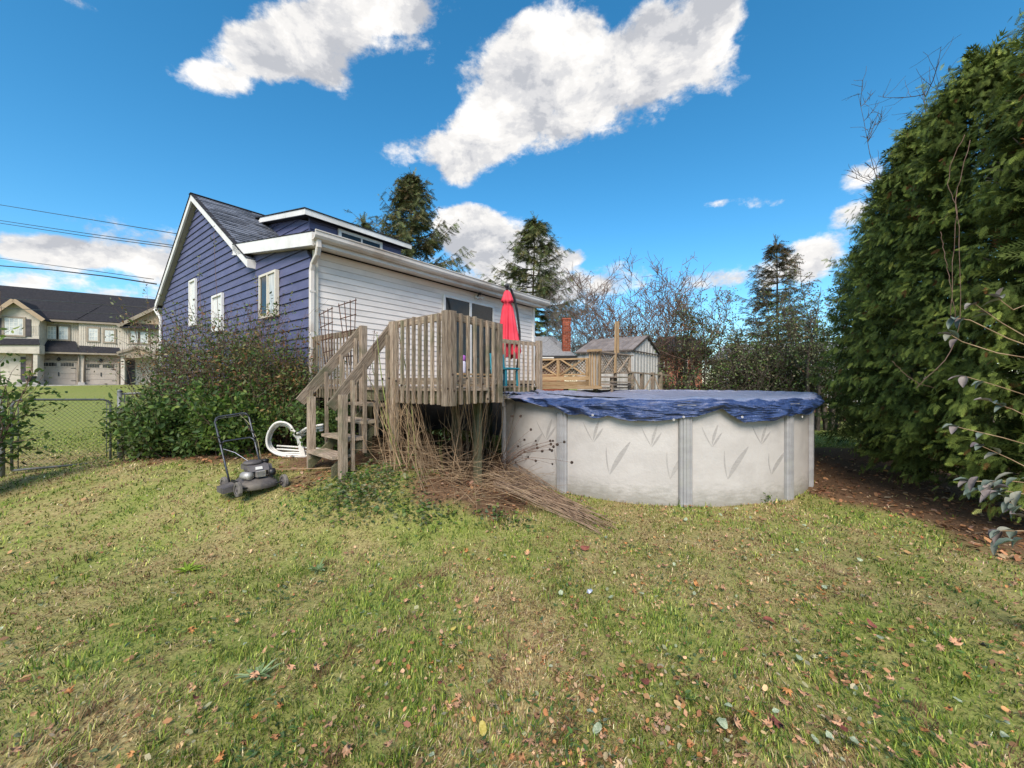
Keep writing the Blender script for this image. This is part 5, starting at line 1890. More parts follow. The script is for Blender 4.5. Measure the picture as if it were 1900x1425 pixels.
def tbox(name, px0, px1, z0, z1, n0, n1, mat, parent=town, nref=None):
    nr_ = n1 if nref is None else nref
    s0, s1 = ts(px0, nr_), ts(px1, nr_)
    return hexa(name, [TS(s0, z0, n0), TS(s1, z0, n0), TS(s1, z0, n1), TS(s0, z0, n1)], [TS(s0, z1, n0), TS(s1, z1, n0), TS(s1, z1, n1), TS(s0, z1, n1)], mat, parent)


ZE = 7.1
ZG = tz(110, 655, .6)
tbox('upper_wall', 55, 146, 4.0, ZE, -8, 0, M_tan)
tbox('upper_wall', 146.2, 300, 4.0, ZE, -8, .35, M_tan)
tbox('garage_wall', 73, 156, GZT - .1, ZG + .05, -6, .5, M_stone)
tbox('garage_wall', 156.2, 224, GZT - .1, ZG + .05, -6, .52, M_stone)
tbox('porch_wall', 224.2, 300, GZT - .1, ZG + .3, -6, -.6, M_tan)
tbox('gable_wall', -60, 72.5, GZT - .1, ZE - .1, -6, 1.4, M_tan)
# battens of the board and batten siding, one joined part
bV, bF = [], []


def batten(px, z0, z1, n):
    s = ts(px, n)
    a = [TS(s, z0, n - .01), TS(s + .05, z0, n - .01), TS(s + .05, z0, n + .025), TS(s, z0, n + .025), TS(s, z1, n - .01), TS(s + .05, z1, n - .01), TS(s + .05, z1, n + .025), TS(s, z1, n + .025)]
    o = len(bV)
    bV.extend(a)
    bF.extend([tuple(o + i for i in f) for f in BOXF])


for px in np.arange(75, 145, 4.0):
    batten(px, tz(px, 636), ZE, 0)
for px in np.arange(149, 296, 4.0):
    batten(px, tz(px, 650, .35), ZE, .35)
for px in np.arange(-40, 72, 4.2):
    batten(px, tz(px, 622, 1.4), ZE - .1, 1.4)
bt = mobj('battens', bV, bF, M_tan, town, bV[0])
bt['kind'] = 'stuff'
# roofs
def roofquad(name, a, b, c, d, thk=.15, mat=M_roofdk, parent=town):
    return hexa(name, [a, b, c, d], [v + Vector((0, 0, thk)) for v in (a, b, c, d)], mat, parent)


ZRG = 10.35
sL, sR = ts(-80, 0), ts(218, 0)
roofquad('roof', TS(sL, ZE, .5), TS(sR + 8, ZE, .5), TS(sR + 8, ZRG, -5.2), TS(sL, ZRG + .2, -5.2))
roofquad('roof', TS(sL, ZE, -11), TS(sR + 8, ZE, -11), TS(sR + 8, ZRG, -5.2), TS(sL, ZRG + .2, -5.2))
beam('eave_gutter', TS(ts(80, .55), ZE - .04, .56), TS(ts(222, .55), ZE - .04, .56), .12, .16, M_tand, town, up=Zup)
# dividing ridge of the roof between the two units
a_, b_ = TS(ts(140, .5), ZE + .17, .5), TS(ts(212, -4.5), ZRG + .12, -5.1)
beam('hip_ridge', a_, b_, .14, .03, M_roofdk, town, up=Zup)
# left front gable
gn = 1.9
ga, gp, gb_ = TP(-28, 592, gn), TP(25, 556, gn), TP(81, 594, gn)
prism('gable_face', [TP(-22, 592, 1.42), TP(25, 559, 1.42), TP(75, 592, 1.42), TP(72, 605, 1.42), TP(-20, 605, 1.42)], -TNn * .3, M_tan, town)
roofquad('gable_roof', gp, gb_, gb_ - TNn * 5.0, gp - TNn * 6.5, .12)
roofquad('gable_roof', gp, ga, ga - TNn * 5.0, gp - TNn * 6.5, .12)
for q in (gb_, ga):
    beam('bargeboard', gp + TNn * .03 + Vector((0, 0, -.02)), q + TNn * .03 + Vector((0, 0, -.02)), .07, .3, M_tan2, town, up=Zup)
# right front gable, tan shingled face
gn = .9
ra, rp_ = TP(218, 605, gn), TP(300, 566, gn)
rb_ = rp_ + (rp_ - ra) * 1.0
rb_.z = ra.z
prism('gable_face', [TP(224, 605, .5), TP(300, 570, .5), TP(330, 582, .5), TP(330, 606, .5)], -TNn * .3, M_tan2, town)
roofquad('gable_roof', rp_, ra, ra - TNn * 4, rp_ - TNn * 6, .12)
beam('bargeboard', ra + TNn * .03, rp_ + TNn * .03, .07, .28, M_tand, town, up=Zup)
roofquad('gable_skirt', TP(222, 608, .9), TP(310, 612, .9), TP(310, 604, .4), TP(222, 602, .4), .06)
# garage roofs
roofquad('garage_roof', TS(ts(73, 1.1), ZG, 1.1), TS(ts(146, 1.1), ZG, 1.1), TS(ts(140, 0), tz(140, 635), 0), TS(ts(74, 0), tz(74, 633), 0), .1)
roofquad('garage_roof', TS(ts(145, 1.1), ZG, 1.1), TS(ts(221, 1.1), ZG, 1.1), TS(ts(221, .3), tz(215, 646, .3), .3), TS(ts(147, .3), tz(147, 642, .3), .3), .1)
beam('garage_gutter', TS(ts(73, 1.15), ZG - .02, 1.15), TS(ts(221, 1.15), ZG - .02, 1.15), .12, .14, M_tand, town, up=Zup)


def twin(px0, px1, y0, y1, n, cols, rows, mat, frame=M_white, w=.09, surround=True, name='window'):
    zb_, zt_ = tz((px0 + px1) / 2, y1, n), tz((px0 + px1) / 2, y0, n)
    s0, s1 = ts(px0, n), ts(px1, n)
    P = lambda s, z: TS(s, z, n)
    win = hexa(name, [P(s0, zb_), P(s1, zb_), P(s1, zb_) + TNn * .04, P(s0, zb_) + TNn * .04], [P(s0, zt_), P(s1, zt_), P(s1, zt_) + TNn * .04, P(s0, zt_) + TNn * .04], frame, town)
    if surround:
        frame_on(win, P, TE, TNn, s0 - .12, s1 + .12, zb_ - .12, zt_ + .12, .14, .07, M_tand, 'surround')
    cw, rh = (s1 - s0 - .1) / cols, (zt_ - zb_ - .1) / rows
    for i in range(cols):
        for j in range(rows):
            a0, a1 = s0 + .05 + i * cw + .02, s0 + .05 + (i + 1) * cw - .02
            b0, b1 = zb_ + .05 + j * rh + .02, zb_ + .05 + (j + 1) * rh - .02
            hexa('pane', [P(a0, b0) + TNn * .04, P(a1, b0) + TNn * .04, P(a1, b0) + TNn * .05, P(a0, b0) + TNn * .05], [P(a0, b1) + TNn * .04, P(a1, b1) + TNn * .04, P(a1, b1) + TNn * .05, P(a0, b1) + TNn * .05], mat, win)
    return win


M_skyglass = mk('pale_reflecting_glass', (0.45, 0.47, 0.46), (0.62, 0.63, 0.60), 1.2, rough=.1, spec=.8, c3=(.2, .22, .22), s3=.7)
twin(87.5, 106.5, 605, 629, 0.02, 3, 3, M_skyglass)
twin(108, 127.5, 605.5, 630, 0.02, 3, 3, M_skyglass)
twin(164, 182.5, 609, 632.5, .37, 3, 3, M_skyglass)
twin(194, 212.5, 612.5, 634.5, .37, 3, 3, M_skyglass)
twin(242, 257.5, 614.5, 636, .37, 2, 3, M_skyglass)
twin(259, 275, 615.5, 637, .37, 2, 3, M_skyglass)
twin(8, 44, 590, 622, 1.42, 4, 4, M_skyglass)
tbox('shutter', 47, 57, tz(52, 624, 1.5), tz(52, 592, 1.5), 1.4, 1.47, M_shut)
tbox('shutter', -7, 4, tz(0, 623, 1.5), tz(0, 590, 1.5), 1.4, 1.47, M_shut)
# left ground floor: canopy, brick pier, dark door, pot
tbox('porch_beam', -60, 73, tz(20, 655, 2.2), tz(20, 638, 2.2), 1.3, 2.2, M_tan)
roofquad('porch_roof', TP(-60, 640, 2.3), TP(74, 640, 2.3), TP(72, 630, 1.4), TP(-60, 628, 1.4), .06)
tbox('brick_wall', 48, 60, GZT - .1, tz(55, 655, 1.6), 1.4, 1.5, M_stone)
tbox('entry_door', 38, 48, GZT, tz(44, 662, 1.5), 1.4, 1.46, M_shut)
tbox('porch_column', 61.5, 69.5, GZT, tz(65, 655, 2.1), 1.75, 2.1, M_tan)
tbox('porch_step', 25, 71, GZT - .1, GZT + .22, 1.5, 2.6, M_conc)
# garage doors with arched windows, hinges and handles
def gdoor(px0, px1, ytop, n, label):
    z1 = tz((px0 + px1) / 2, ytop, n)
    s0, s1 = ts(px0, n), ts(px1, n)
    d = hexa('garage_door', [TS(s0, GZT, n - .3), TS(s1, GZT, n - .3), TS(s1, GZT, n + .01), TS(s0, GZT, n + .01)], [TS(s0, z1, n - .3), TS(s1, z1, n - .3), TS(s1, z1, n + .01), TS(s0, z1, n + .01)], M_gdoor, town)
    d['label'] = label
    hh = (z1 - GZT) / 4
    for k in range(4):
        hexa('door_panel', [TS(s0 + .06, GZT + k * hh + .02, n + .012), TS(s1 - .06, GZT + k * hh + .02, n + .012), TS(s1 - .06, GZT + k * hh + .02, n + .035), TS(s0 + .06, GZT + k * hh + .02, n + .035)],
             [TS(s0 + .06, GZT + (k + 1) * hh - .02, n + .012), TS(s1 - .06, GZT + (k + 1) * hh - .02, n + .012), TS(s1 - .06, GZT + (k + 1) * hh - .02, n + .035), TS(s0 + .06, GZT + (k + 1) * hh - .02, n + .035)], M_gdoor, d)
    L = s1 - s0
    for a in (.07, .55):
        for c in range(5):
            f0, f1 = a + .076 * c, a + .076 * c + .066
            zz = z1 - hh + .12
            rise0 = .34 + .05 * math.sin(math.pi * (c + .2) / 5)
            hexa('door_pane', [TS(s0 + L * f0, zz, n + .036), TS(s0 + L * f1, zz, n + .036), TS(s0 + L * f1, zz, n + .05), TS(s0 + L * f0, zz, n + .05)],
                 [TS(s0 + L * f0, zz + rise0 * .8, n + .036), TS(s0 + L * f1, zz + rise0 * .8, n + .036), TS(s0 + L * f1, zz + rise0 * .8, n + .05), TS(s0 + L * f0, zz + rise0 * .8, n + .05)], M_glass, d)
    for zz in (GZT + .35, z1 - hh - .05):
        for a, b in ((.02, .15), (.84, .98)):
            beam('strap_hinge', TS(s0 + L * a, zz, n + .045), TS(s0 + L * b, zz, n + .045), .02, .05, M_black, d, up=Zup)
    beam('door_handle', TS(s0 + L * .5, GZT + .75, n + .06), TS(s0 + L * .5, GZT + 1.1, n + .06), .06, .04, M_black, d, up=TNn)
    frame_on(town, lambda s, z: TS(s, z, n), TE, TNn, s0 - .16, s1 + .16, GZT - .16, z1 + .12, .14, .08, M_tand, 'door_trim')


gdoor(75.5, 142.5, 671.5, .52, 'left garage door with two arched windows')
gdoor(158, 217, 675, .55, 'right garage door with two arched windows')
tbox('garage_column', 146.5, 155, GZT, ZG, .5, .75, M_tan)
tube('downspout', [TP(146, 657, .85), TP(146, 708, .85)], .05, M_tand, town, 6)
tube('downspout', [TP(155.5, 657, .85), TP(155.5, 708, .85)], .05, M_tand, town, 6)
tbox('column_base', 144.5, 157, GZT - .05, GZT + .2, .5, .85, M_conc)
tbox('porch_column', 224, 231, GZT, tz(228, 655, 1.0), .7, 1.0, M_tan)
tbox('entry_door', 236, 250, GZT, tz(240, 668, -.55), -.6, -.5, M_shut)
pa_, pp_, pb__ = TP(217, 655, 1.3), TP(254, 643, 1.3), TP(292, 657, 1.3)
prism('porch_gable', [TP(222, 656, 1.15), TP(254, 645.5, 1.15), TP(288, 657, 1.15)], -TNn * .2, M_tan2, town)
beam('bargeboard', pa_, pp_, .1, .18, M_tand, town, up=Zup)
beam('bargeboard', pp_, pb__, .1, .18, M_tand, town, up=Zup)
tbox('porch_beam', 218, 290, tz(250, 661, 1.2), tz(250, 656, 1.2), .9, 1.2, M_tand)
for px, py in ((109, 667), (187, 670)):
    lathe('wall_lamp', TP(px, py + 3, .6), [(.03, 0), (.09, .04), (.12, .22), (.05, .3), (.02, .36)], M_black, town, 8)
pp = TP(57, 706, 2.2)
pp.z = GZT + .22
pot = thing('flower_pot', 'dark flower pot with green plants beside the townhouse porch column', 'flower pot', pp)
lathe('pot', pp, [(.2, 0), (.28, .3), (.34, .5), (.3, .5)], M_black, pot, 10)
n = 60
P = np.array(tuple(pp)) + RNG.normal(0, .17, (n, 3)) * [1, 1, .5] + [0, 0, .62]
scatter('foliage', LEAF_T4, LEAF_F4, P, unit(n), unit(n), np.full(n, .2), pick(np.array([[.12, .2, .04], [.3, .3, .05]]), n), M_leaf, pot, pp)
# concrete apron in front of the garages
s0, s1 = ts(30, 3), ts(236, 3)
ap = hexa('driveway', [TS(s0, GZT - .15, .3), TS(s1, GZT - .15, .3), TS(s1, GZT - .15, 3.0), TS(s0, GZT - .15, 3.0)], [TS(s0, GZT, .3), TS(s1, GZT, .3), TS(s1, GZT - .02, 3.0), TS(s0, GZT - .02, 3.0)], M_conc, None)
tag(ap, kind='structure')

# overhead cables from a pole outside the picture
for k, (pts, r, lab) in enumerate((
        ([(-160, 352), (0, 380), (160, 406), (330, 434)], .016, 'uppermost thin overhead cable above the far left cloud'),
        ([(-160, 388), (0, 409), (160, 433), (320, 455)], .016, 'second overhead cable from the top, left of the gable'),
        ([(-160, 393), (0, 414), (160, 438), (320, 459)], .016, 'third overhead cable, close under the second one'),
        ([(-160, 462), (0, 479), (140, 498), (285, 518)], .014, 'thin overhead cable just above the thick black one'),
        ([(-160, 482), (0, 493), (90, 500), (200, 513), (290, 527)], .03, 'thick black sagging overhead cable above the townhouse roof'),
        ([(-160, 548), (0, 553), (120, 560), (290, 572)], .016, 'lowest overhead cable crossing in front of the townhouse roof'),
        ([(-160, 566), (0, 571), (120, 578), (235, 584)], .014, 'faint lower cable in front of the townhouse roof'))):
    ps = []
    for i, (x, y) in enumerate(pts):
        f = i / (len(pts) - 1)
        ps.append(W(x, y, 26 - 9.5 * f))
    o = tube('overhead_cable', ps, r, M_black, None, 5)
    tag(o, lab, 'cable', 'overhead cables at the left')

# ------------------------------------------------------------------ beyond the pool
# far deck platform with lattice railing
bd = thing('back_deck', 'low platform of new lumber with crossed lattice railing beyond the pool', 'deck', W(1050, 720, 12) - Vector((0, 0, 1.2)))


def B(px, py, d):
    return W(px, py, d)


dl_, dr_ = 12.7, 12.0


def dpx(px):
    return dl_ + (dr_ - dl_) * (px - 995) / (1120 - 995)


for (y0, y1, mt) in ((698.5, 706.5, M_newwood), (707.5, 715.5, M_newwood)):
    beam('stacked_plank', B(985, (y0 + y1) / 2, dpx(985)), B(1096, (y0 + y1) / 2 - .5, dpx(1096)), .12, .13, M_newwood, bd, up=Zup)
beam('edge_beam', B(1004, 719.5, 11.4), B(1117, 719.0, 11.0), .35, .07, M_newwood, bd, up=Zup)
beam('edge_beam', B(985, 716.7, 11.7), B(1112, 716.2, 11.2), .30, .03, M_newwood, bd, up=Zup)
for px in (1000, 1050, 1105):
    p = B(px, 720, 11.3)
    beam('support_post', lift(p, gz(p.x, p.y) - .05), lift(p, p.z), .1, .1, M_woodgreen, bd, up=V_)
floorp = [B(985, 717, 12.8), B(1117, 717, 11.2), B(1165, 717, 13.2), B(1100, 717, 15.0)]
fz = 1.47
prism('floor', [lift(p, fz - .04) for p in floorp], (0, 0, .04), M_wood, bd)
# rail panels with X braces and lattice
def panel(pxa, pxb, ya, yb, yba, ybb, da, db, mt, nx=1, lat=True):
    A, Bq, A0_, B0_ = B(pxa, ya, da), B(pxb, yb, db), B(pxa, yba, da), B(pxb, ybb, db)
    beam('top_rail', A, Bq, .09, .05, mt, bd, up=Zup)
    beam('bottom_rail', A0_, B0_, .05, .05, mt, bd, up=Zup)
    for k in range(nx + 1):
        f = k / nx
        a, b = A.lerp(Bq, f), A0_.lerp(B0_, f)
        beam('rail_post', lift(b, fz), a + Vector((0, 0, .02)), .085, .085, mt, bd, up=V_)
    e = (Bq - A).normalized()
    bk = Vector((-e.y, e.x, 0)) * .03
    for k in range(nx):
        f0, f1 = k / nx + .04, (k + 1) / nx - .04
        beam('cross_brace', A.lerp(Bq, f0) - bk, A0_.lerp(B0_, f1) - bk, .025, .045, mt, bd, up=Zup)
        beam('cross_brace', A0_.lerp(B0_, f0) - bk * 1.6, A.lerp(Bq, f1) - bk * 1.6, .025, .045, mt, bd, up=Zup)
    if lat:
        paths = []
        L = (Bq - A).length
        h = (A - A0_).length
        st = .105
        for sg in (1, -1):
            k = -h
            while k < L + h:
                t0, t1 = 0.0, h
                if sg == 1:
                    t0, t1 = max(0, -k), min(h, L - k)
                    pa, pb = (k + t0, t0), (k + t1, t1)
                else:
                    t0, t1 = max(0, k - L), min(h, k)
                    pa, pb = (k - t0, t0), (k - t1, t1)
                if t1 - t0 > .05:
                    P0 = A0_.lerp(B0_, pa[0] / L) + Vector((0, 0, pa[1]))
                    P1 = A0_.lerp(B0_, pb[0] / L) + Vector((0, 0, pb[1]))
                    beam('lattice_slat', P0 + bk * (1.6 if sg > 0 else 2.0), P1 + bk * (1.6 if sg > 0 else 2.0), .008, .03, M_wood, bd, up=Zup)
                k += st


panel(985, 1090, 668, 665.5, 696, 695, 12.9, 12.2, M_newwood, 2)
panel(1112, 1168, 654, 660.5, 692, 692, 11.6, 13.0, M_wood, 2)
beam('cap_rail', B(1108, 652, 11.5), B(1172, 660, 13.1), .14, .035, M_wood, bd, up=Zup)
for k, px in enumerate((1094.5, 1099.5, 1105, 1113)):
    beam('upright_board', B(px, 718, 11.25), B(px, 651.5, 11.25), .055 if k < 3 else .1, .04, M_newwood, bd, up=V_)
beam('header_board', B(1089, 651, 11.2), B(1117, 649.5, 11.1), .09, .06, M_newwood, bd, up=Zup)
beam('tall_post', B(1141.5, 692, 12.2), B(1143.2, 597, 12.2), .09, .05, M_newwood, bd, up=V_)
beam('tall_post', B(1147.0, 655, 12.25), B(1147.4, 596, 12.25), .05, .045, M_newwood, bd, up=V_)
for yy in (699.5, 708.5):
    beam('bench_plank', B(1118, yy, 11.7), B(1170, yy + .8, 12.6), .25, .035, M_wood, bd, up=Zup)
beam('rim_board', B(1117, 713, 11.5), B(1178, 714, 12.9), .04, .06, M_wood, bd, up=Zup)
for px, d in ((1135, 11.9), (1168, 12.8)):
    p = B(px, 700, d)
    beam('support_post', lift(p, -.05), p, .08, .08, M_wood, bd, up=V_)
# low rail with leaning braces to the right of it
rl = thing('timber_rail', 'weathered grey timber rail on posts in front of the metal shed', 'railing', W(1200, 730, 13.6) - Vector((0, 0, 1.2)))
beam('top_rail', B(1166, 690.5, 12.9), B(1240, 696.5, 15.2), .09, .05, M_wood, rl, up=Zup)
for px, d in ((1173, 13.1), (1191, 13.6), (1211, 14.2), (1226, 14.7)):
    p = B(px, 691, d)
    beam('post', lift(p, -.05), p, .11, .11, M_wood, rl, up=V_)
for a, b, d in ((1176, 1189, 13.4), (1209, 1194, 13.9), (1214, 1224, 14.4)):
    beam('brace', B(a, 699, d), B(b, 724, d), .03, .05, M_wood, rl, up=Zup)
# metal shed
M_shed = mk('pale_metal_siding', (0.44, 0.43, 0.405), (0.49, 0.48, 0.455), 2, (1, 1, 4), .45)
M_shedroof = mk('brown_metal_roof', (0.17, 0.145, 0.135), (0.25, 0.215, 0.20), 3, rough=.6, vary=.1)
M_shtrim = mk('dark_shed_trim', (.07, .055, .045), (.1, .08, .07), 3, rough=.6)
scn = W(1174, 0, 14.3)
scn.z = 0
shed = thing('metal_shed', 'pale ribbed metal garden shed with brown ribbed roof beyond the pool', 'shed', scn)


def SH(v, u, z):
    return lift(scn + V_ * v + U * u, z)


SL, SWd, SZ, SR = 2.25, 2.95, 2.82, 3.42
prism('wall_core', [SH(.02, .02, 0), SH(.02, SWd - .02, 0), SH(.02, SWd - .02, SZ), SH(.02, SWd / 2, SR - .05), SH(.02, .02, SZ)], V_ * (SL - .04), M_shed, shed)
for k in range(9):
    u0 = SWd * k / 9
    uc = u0 + SWd / 18
    zt_ = SZ + (SR - SZ) * (1 - abs(uc - SWd / 2) / (SWd / 2)) - .05
    hexa('wall_rib', [SH(0.02, u0 + .06, .05), SH(.02, u0 + SWd / 9 - .06, .05), SH(-.008, u0 + SWd / 9 - .09, .05), SH(-.008, u0 + .09, .05)], [SH(0.02, u0 + .06, zt_), SH(.02, u0 + SWd / 9 - .06, zt_), SH(-.008, u0 + SWd / 9 - .09, zt_), SH(-.008, u0 + .09, zt_)], M_shed, shed)
for k in range(8):
    v0 = SL * k / 8
    hexa('wall_rib', [SH(v0 + .05, .02, .05), SH(v0 + SL / 8 - .05, .02, .05), SH(v0 + SL / 8 - .08, -.003, .05), SH(v0 + .08, -.003, .05)], [SH(v0 + .05, .02, SZ), SH(v0 + SL / 8 - .05, .02, SZ), SH(v0 + SL / 8 - .08, -.003, SZ), SH(v0 + .08, -.003, SZ)], M_shed, shed)
for k in range(9):
    v0 = -.06 + (SL + .12) * k / 9
    v1 = -.06 + (SL + .12) * (k + 1) / 9 - .02
    for (ua, ub) in ((-.1, SWd / 2), (SWd + .1, SWd / 2)):
        za_ = SZ - .03
        hexa('roof_panel', [SH(v0, ua, za_), SH(v1, ua, za_), SH(v1, ub, SR), SH(v0, ub, SR)], [SH(v0 + .03, ua, za_ + .035), SH(v1 - .03, ua, za_ + .035), SH(v1 - .03, ub, SR + .035), SH(v0 + .03, ub, SR + .035)], M_shedroof, shed)
beam('gable_trim', SH(-.04, -.02, SZ - .06), SH(-.04, SWd + .02, SZ - .06), .03, .04, M_shtrim, shed, up=Zup)
for u0 in (-.08, SWd + .08):
    beam('gable_trim', SH(-.06, u0, SZ - .03), SH(-.06, SWd / 2, SR), .03, .05, M_shtrim, shed, up=Zup)
beam('corner_trim', SH(-.03, SWd + .0, 0), SH(-.03, SWd + .0, SZ), .05, .05, M_shtrim, shed, up=V_)
beam('eave_trim', SH(0, -.1, SZ - .05), SH(SL, -.1, SZ - .05), .03, .05, M_shtrim, shed, up=Zup)

# neighbour's bungalow with the tall brick chimney
M_gshin = mk('pale_grey_shingle', (0.20, 0.20, 0.205), (0.31, 0.31, 0.31), 9, (1, 1, 3), .95, .5, spec=.1)
nb = thing('bungalow', 'neighbouring bungalow with pale grey hip roof and a tall red brick chimney', 'house', W(1030, 711, 21) - Vector((0, 0, 1.6)))
zE_ = 1.6 + 50 * 20.5 / 740
na, nb_, nc_, nd_ = W(940, 0, 20.4), W(1047, 0, 20.4), W(1047, 0, 29), W(900, 0, 29)
wa = [lift(p, 0) for p in (na, nb_, nc_ + Vector((-.6, 0, 0)), nd_)]
hexa('wall', [lift(p, -.1) for p in wa], [lift(p, zE_) for p in wa], M_brick, nb)
o1, o2, o3, o4 = [lift(p + Vector(q), zE_) for p, q in zip(wa, ((-.5, -.5, 0), (.5, -.5, 0), (.5, .5, 0), (-.5, .5, 0)))]
rz = zE_ + 1.45
r1, r2 = lift((o1 + o4) / 2 + Vector((2.8, -0.5, 0)), rz), lift((o2 + o3) / 2 + Vector((-.9, -.5, 0)), rz)
mobj('roof', [o1, o2, o3, o4, r1, r2, o1 - Zup * .15, o2 - Zup * .15, o3 - Zup * .15, o4 - Zup * .15], [(0, 1, 5, 4), (1, 2, 5), (2, 3, 4, 5), (3, 0, 4), (6, 7, 1, 0), (7, 8, 2, 1), (8, 9, 3, 2), (9, 6, 0, 3), (9, 8, 7, 6)], M_gshin, nb, o1)
beam('gutter', lift(o1, zE_ - .08) - Vector((0, .06, 0)), lift(o2, zE_ - .08) - Vector((0, .06, 0)), .1, .12, M_black, nb, up=Zup)
beam('white_awning', W(1000, 664, 19.6), W(1027, 664, 19.6), .3, .06, M_trim, nb, up=Zup)
# chimney built of courses of brick
cc0 = W(1050.5, 0, 20.9)
CW_, CD_ = .40, .40
zc0, zc1 = 2.4, 1.6 + 117 * 20.9 / 740
core = hexa('chimney', [lift(cc0 + Vector((a * (CW_ / 2 - .012), b * (CD_ / 2 - .012), 0)), zc0) for a, b in ((-1, -1), (1, -1), (1, 1), (-1, 1))],
            [lift(cc0 + Vector((a * (CW_ / 2 - .012), b * (CD_ / 2 - .012), 0)), zc1) for a, b in ((-1, -1), (1, -1), (1, 1), (-1, 1))], M_mortar, nb)
z = zc0
r_ = 0
while z < zc1 - .05:
    for side in range(4):
        ax = Vector((1, 0, 0)) if side % 2 == 0 else Vector((0, 1, 0))
        nn_ = [Vector((0, -1, 0)), Vector((1, 0, 0)), Vector((0, 1, 0)), Vector((-1, 0, 0))][side]
        hw = CW_ / 2
        if side in (2,):
            continue
        cuts = [(-hw, 0), (0, hw)] if r_ % 2 else [(-hw, -hw / 2), (-hw / 2, hw / 2), (hw / 2, hw)]
        for a, b in cuts:
            p = lift(cc0 + nn_ * (hw - .02), z + .05)
            beam('brick', p + ax * (a + .006), p + ax * (b - .006), .05, .088, M_brick, core, up=Zup)
    z += .1
    r_ += 1
hexa('chimney_cap', [lift(cc0 + Vector((a * .24, b * .24, 0)), zc1) for a, b in ((-1, -1), (1, -1), (1, 1), (-1, 1))], [lift(cc0 + Vector((a * .22, b * .22, 0)), zc1 + .08) for a, b in ((-1, -1), (1, -1), (1, 1), (-1, 1))], M_brick, nb)

# brick house and pale garage behind the trees at the right
M_bwall = bpy.data.materials.new('brick_wall_far')
M_bwall.use_nodes = True
t = NT(M_bwall.node_tree)
bk_ = t.node('ShaderNodeTexBrick', {'Vector': t.mapping(t.node('ShaderNodeTexCoord').outputs['Object'], (1, 1, 1), rot=(R(90), 0, 0)), 'Color1': (.34, .10, .05, 1), 'Color2': (.26, .075, .045, 1), 'Mortar': (.3, .26, .22, 1), 'Scale': 4.0, 'Mortar Size': .012})
bs = t.node('ShaderNodeBsdfPrincipled', {'Base Color': bk_.outputs[0], 'Roughness': .9})
t.node('ShaderNodeOutputMaterial', {'Surface': bs.outputs[0]})
bh = thing('brick_house', 'red brick house with a grey roof seen through the trees right of the shed', 'house', W(1262, 711, 25) - Vector((0, 0, 1.6)))
q = [W(1212, 0, 25), W(1303, 0, 25), W(1303, 0, 33), W(1212, 0, 33)]
q = [lift(p, 0) for p in q]
hexa('wall', [lift(p, -.1) for p in q], [lift(p, 3.6) for p in q], M_bwall, bh)
o1, o2, o3, o4 = [lift(p + Vector(k), 3.55) for p, k in zip(q, ((-.5, -.5, 0), (.5, -.5, 0), (.5, .5, 0), (-.5, .5, 0)))]
r1, r2 = lift((o1 + o4) / 2 + Vector((.9, 0, 0)), 5.0), lift((o2 + o3) / 2 + Vector((-1.2, 0, 0)), 5.0)
mobj('roof', [o1, o2, o3, o4, r1, r2], [(0, 1, 5, 4), (1, 2, 5), (2, 3, 4, 5), (3, 0, 4), (3, 2, 1, 0)], M_roofdk, bh, o1)
for a, b in ((1268, 1276), (1226, 1233)):
    w_ = hexa('window', [W(a, 692, 24.97), W(b, 692, 24.97), W(b, 692, 24.9), W(a, 692, 24.9)], [W(a, 668, 24.97), W(b, 668, 24.97), W(b, 668, 24.9), W(a, 668, 24.9)], M_trim, bh)
    hexa('pane', [W(a + 1, 691, 24.9), W(b - 1, 691, 24.9), W(b - 1, 691, 24.88), W(a + 1, 691, 24.88)], [W(a + 1, 669, 24.9), W(b - 1, 669, 24.9), W(b - 1, 669, 24.88), W(a + 1, 669, 24.88)], M_glass, w_)
M_palehouse = mk('white_stucco', (0.60, 0.57, 0.56), (0.68, 0.65, 0.64), 2, rough=.7)
ph = thing('pale_garage', 'long low white building with a grey roof behind the trees at the far right', 'building', W(1430, 711, 27) - Vector((0, 0, 1.6)))
q = [lift(p, 0) for p in (W(1322, 0, 28.5), W(1600, 0, 25.5), W(1600, 0, 33), W(1322, 0, 36))]
hexa('wall', [lift(p, -.1) for p in q], [lift(p, 3.2) for p in q], M_palehouse, ph)
o1, o2, o3, o4 = [lift(p + Vector(k), 3.2) for p, k in zip(q, ((-.5, -.5, 0), (.5, -.5, 0), (.5, .5, 0), (-.5, .5, 0)))]
r1, r2 = lift((o1 + o4) / 2 + Vector((1.5, 0, 0)), 4.7), lift((o2 + o3) / 2 + Vector((-1.5, 0, 0)), 4.7)
mobj('roof', [o1, o2, o3, o4, r1, r2], [(0, 1, 5, 4), (1, 2, 5), (2, 3, 4, 5), (3, 0, 4), (3, 2, 1, 0)], M_gshin, ph, o1)
for f in (.12, .3, .52, .75):
    a = q[0].lerp(q[1], f)
    b = q[0].lerp(q[1], f + .07)
    fo = Vector((0, -.05, 0))
    w_ = hexa('window', [lift(a, 1.3), lift(b, 1.3), lift(b + fo, 1.3), lift(a + fo, 1.3)], [lift(a, 2.3), lift(b, 2.3), lift(b + fo, 2.3), lift(a + fo, 2.3)], M_trim, ph)
    hexa('pane', [lift(a.lerp(b, .08) + fo, 1.38), lift(a.lerp(b, .92) + fo, 1.38), lift(a.lerp(b, .92) + fo * 1.4, 1.38), lift(a.lerp(b, .08) + fo * 1.4, 1.38)],
         [lift(a.lerp(b, .08) + fo, 2.22), lift(a.lerp(b, .92) + fo, 2.22), lift(a.lerp(b, .92) + fo * 1.4, 2.22), lift(a.lerp(b, .08) + fo * 1.4, 2.22)], M_glass, w_)
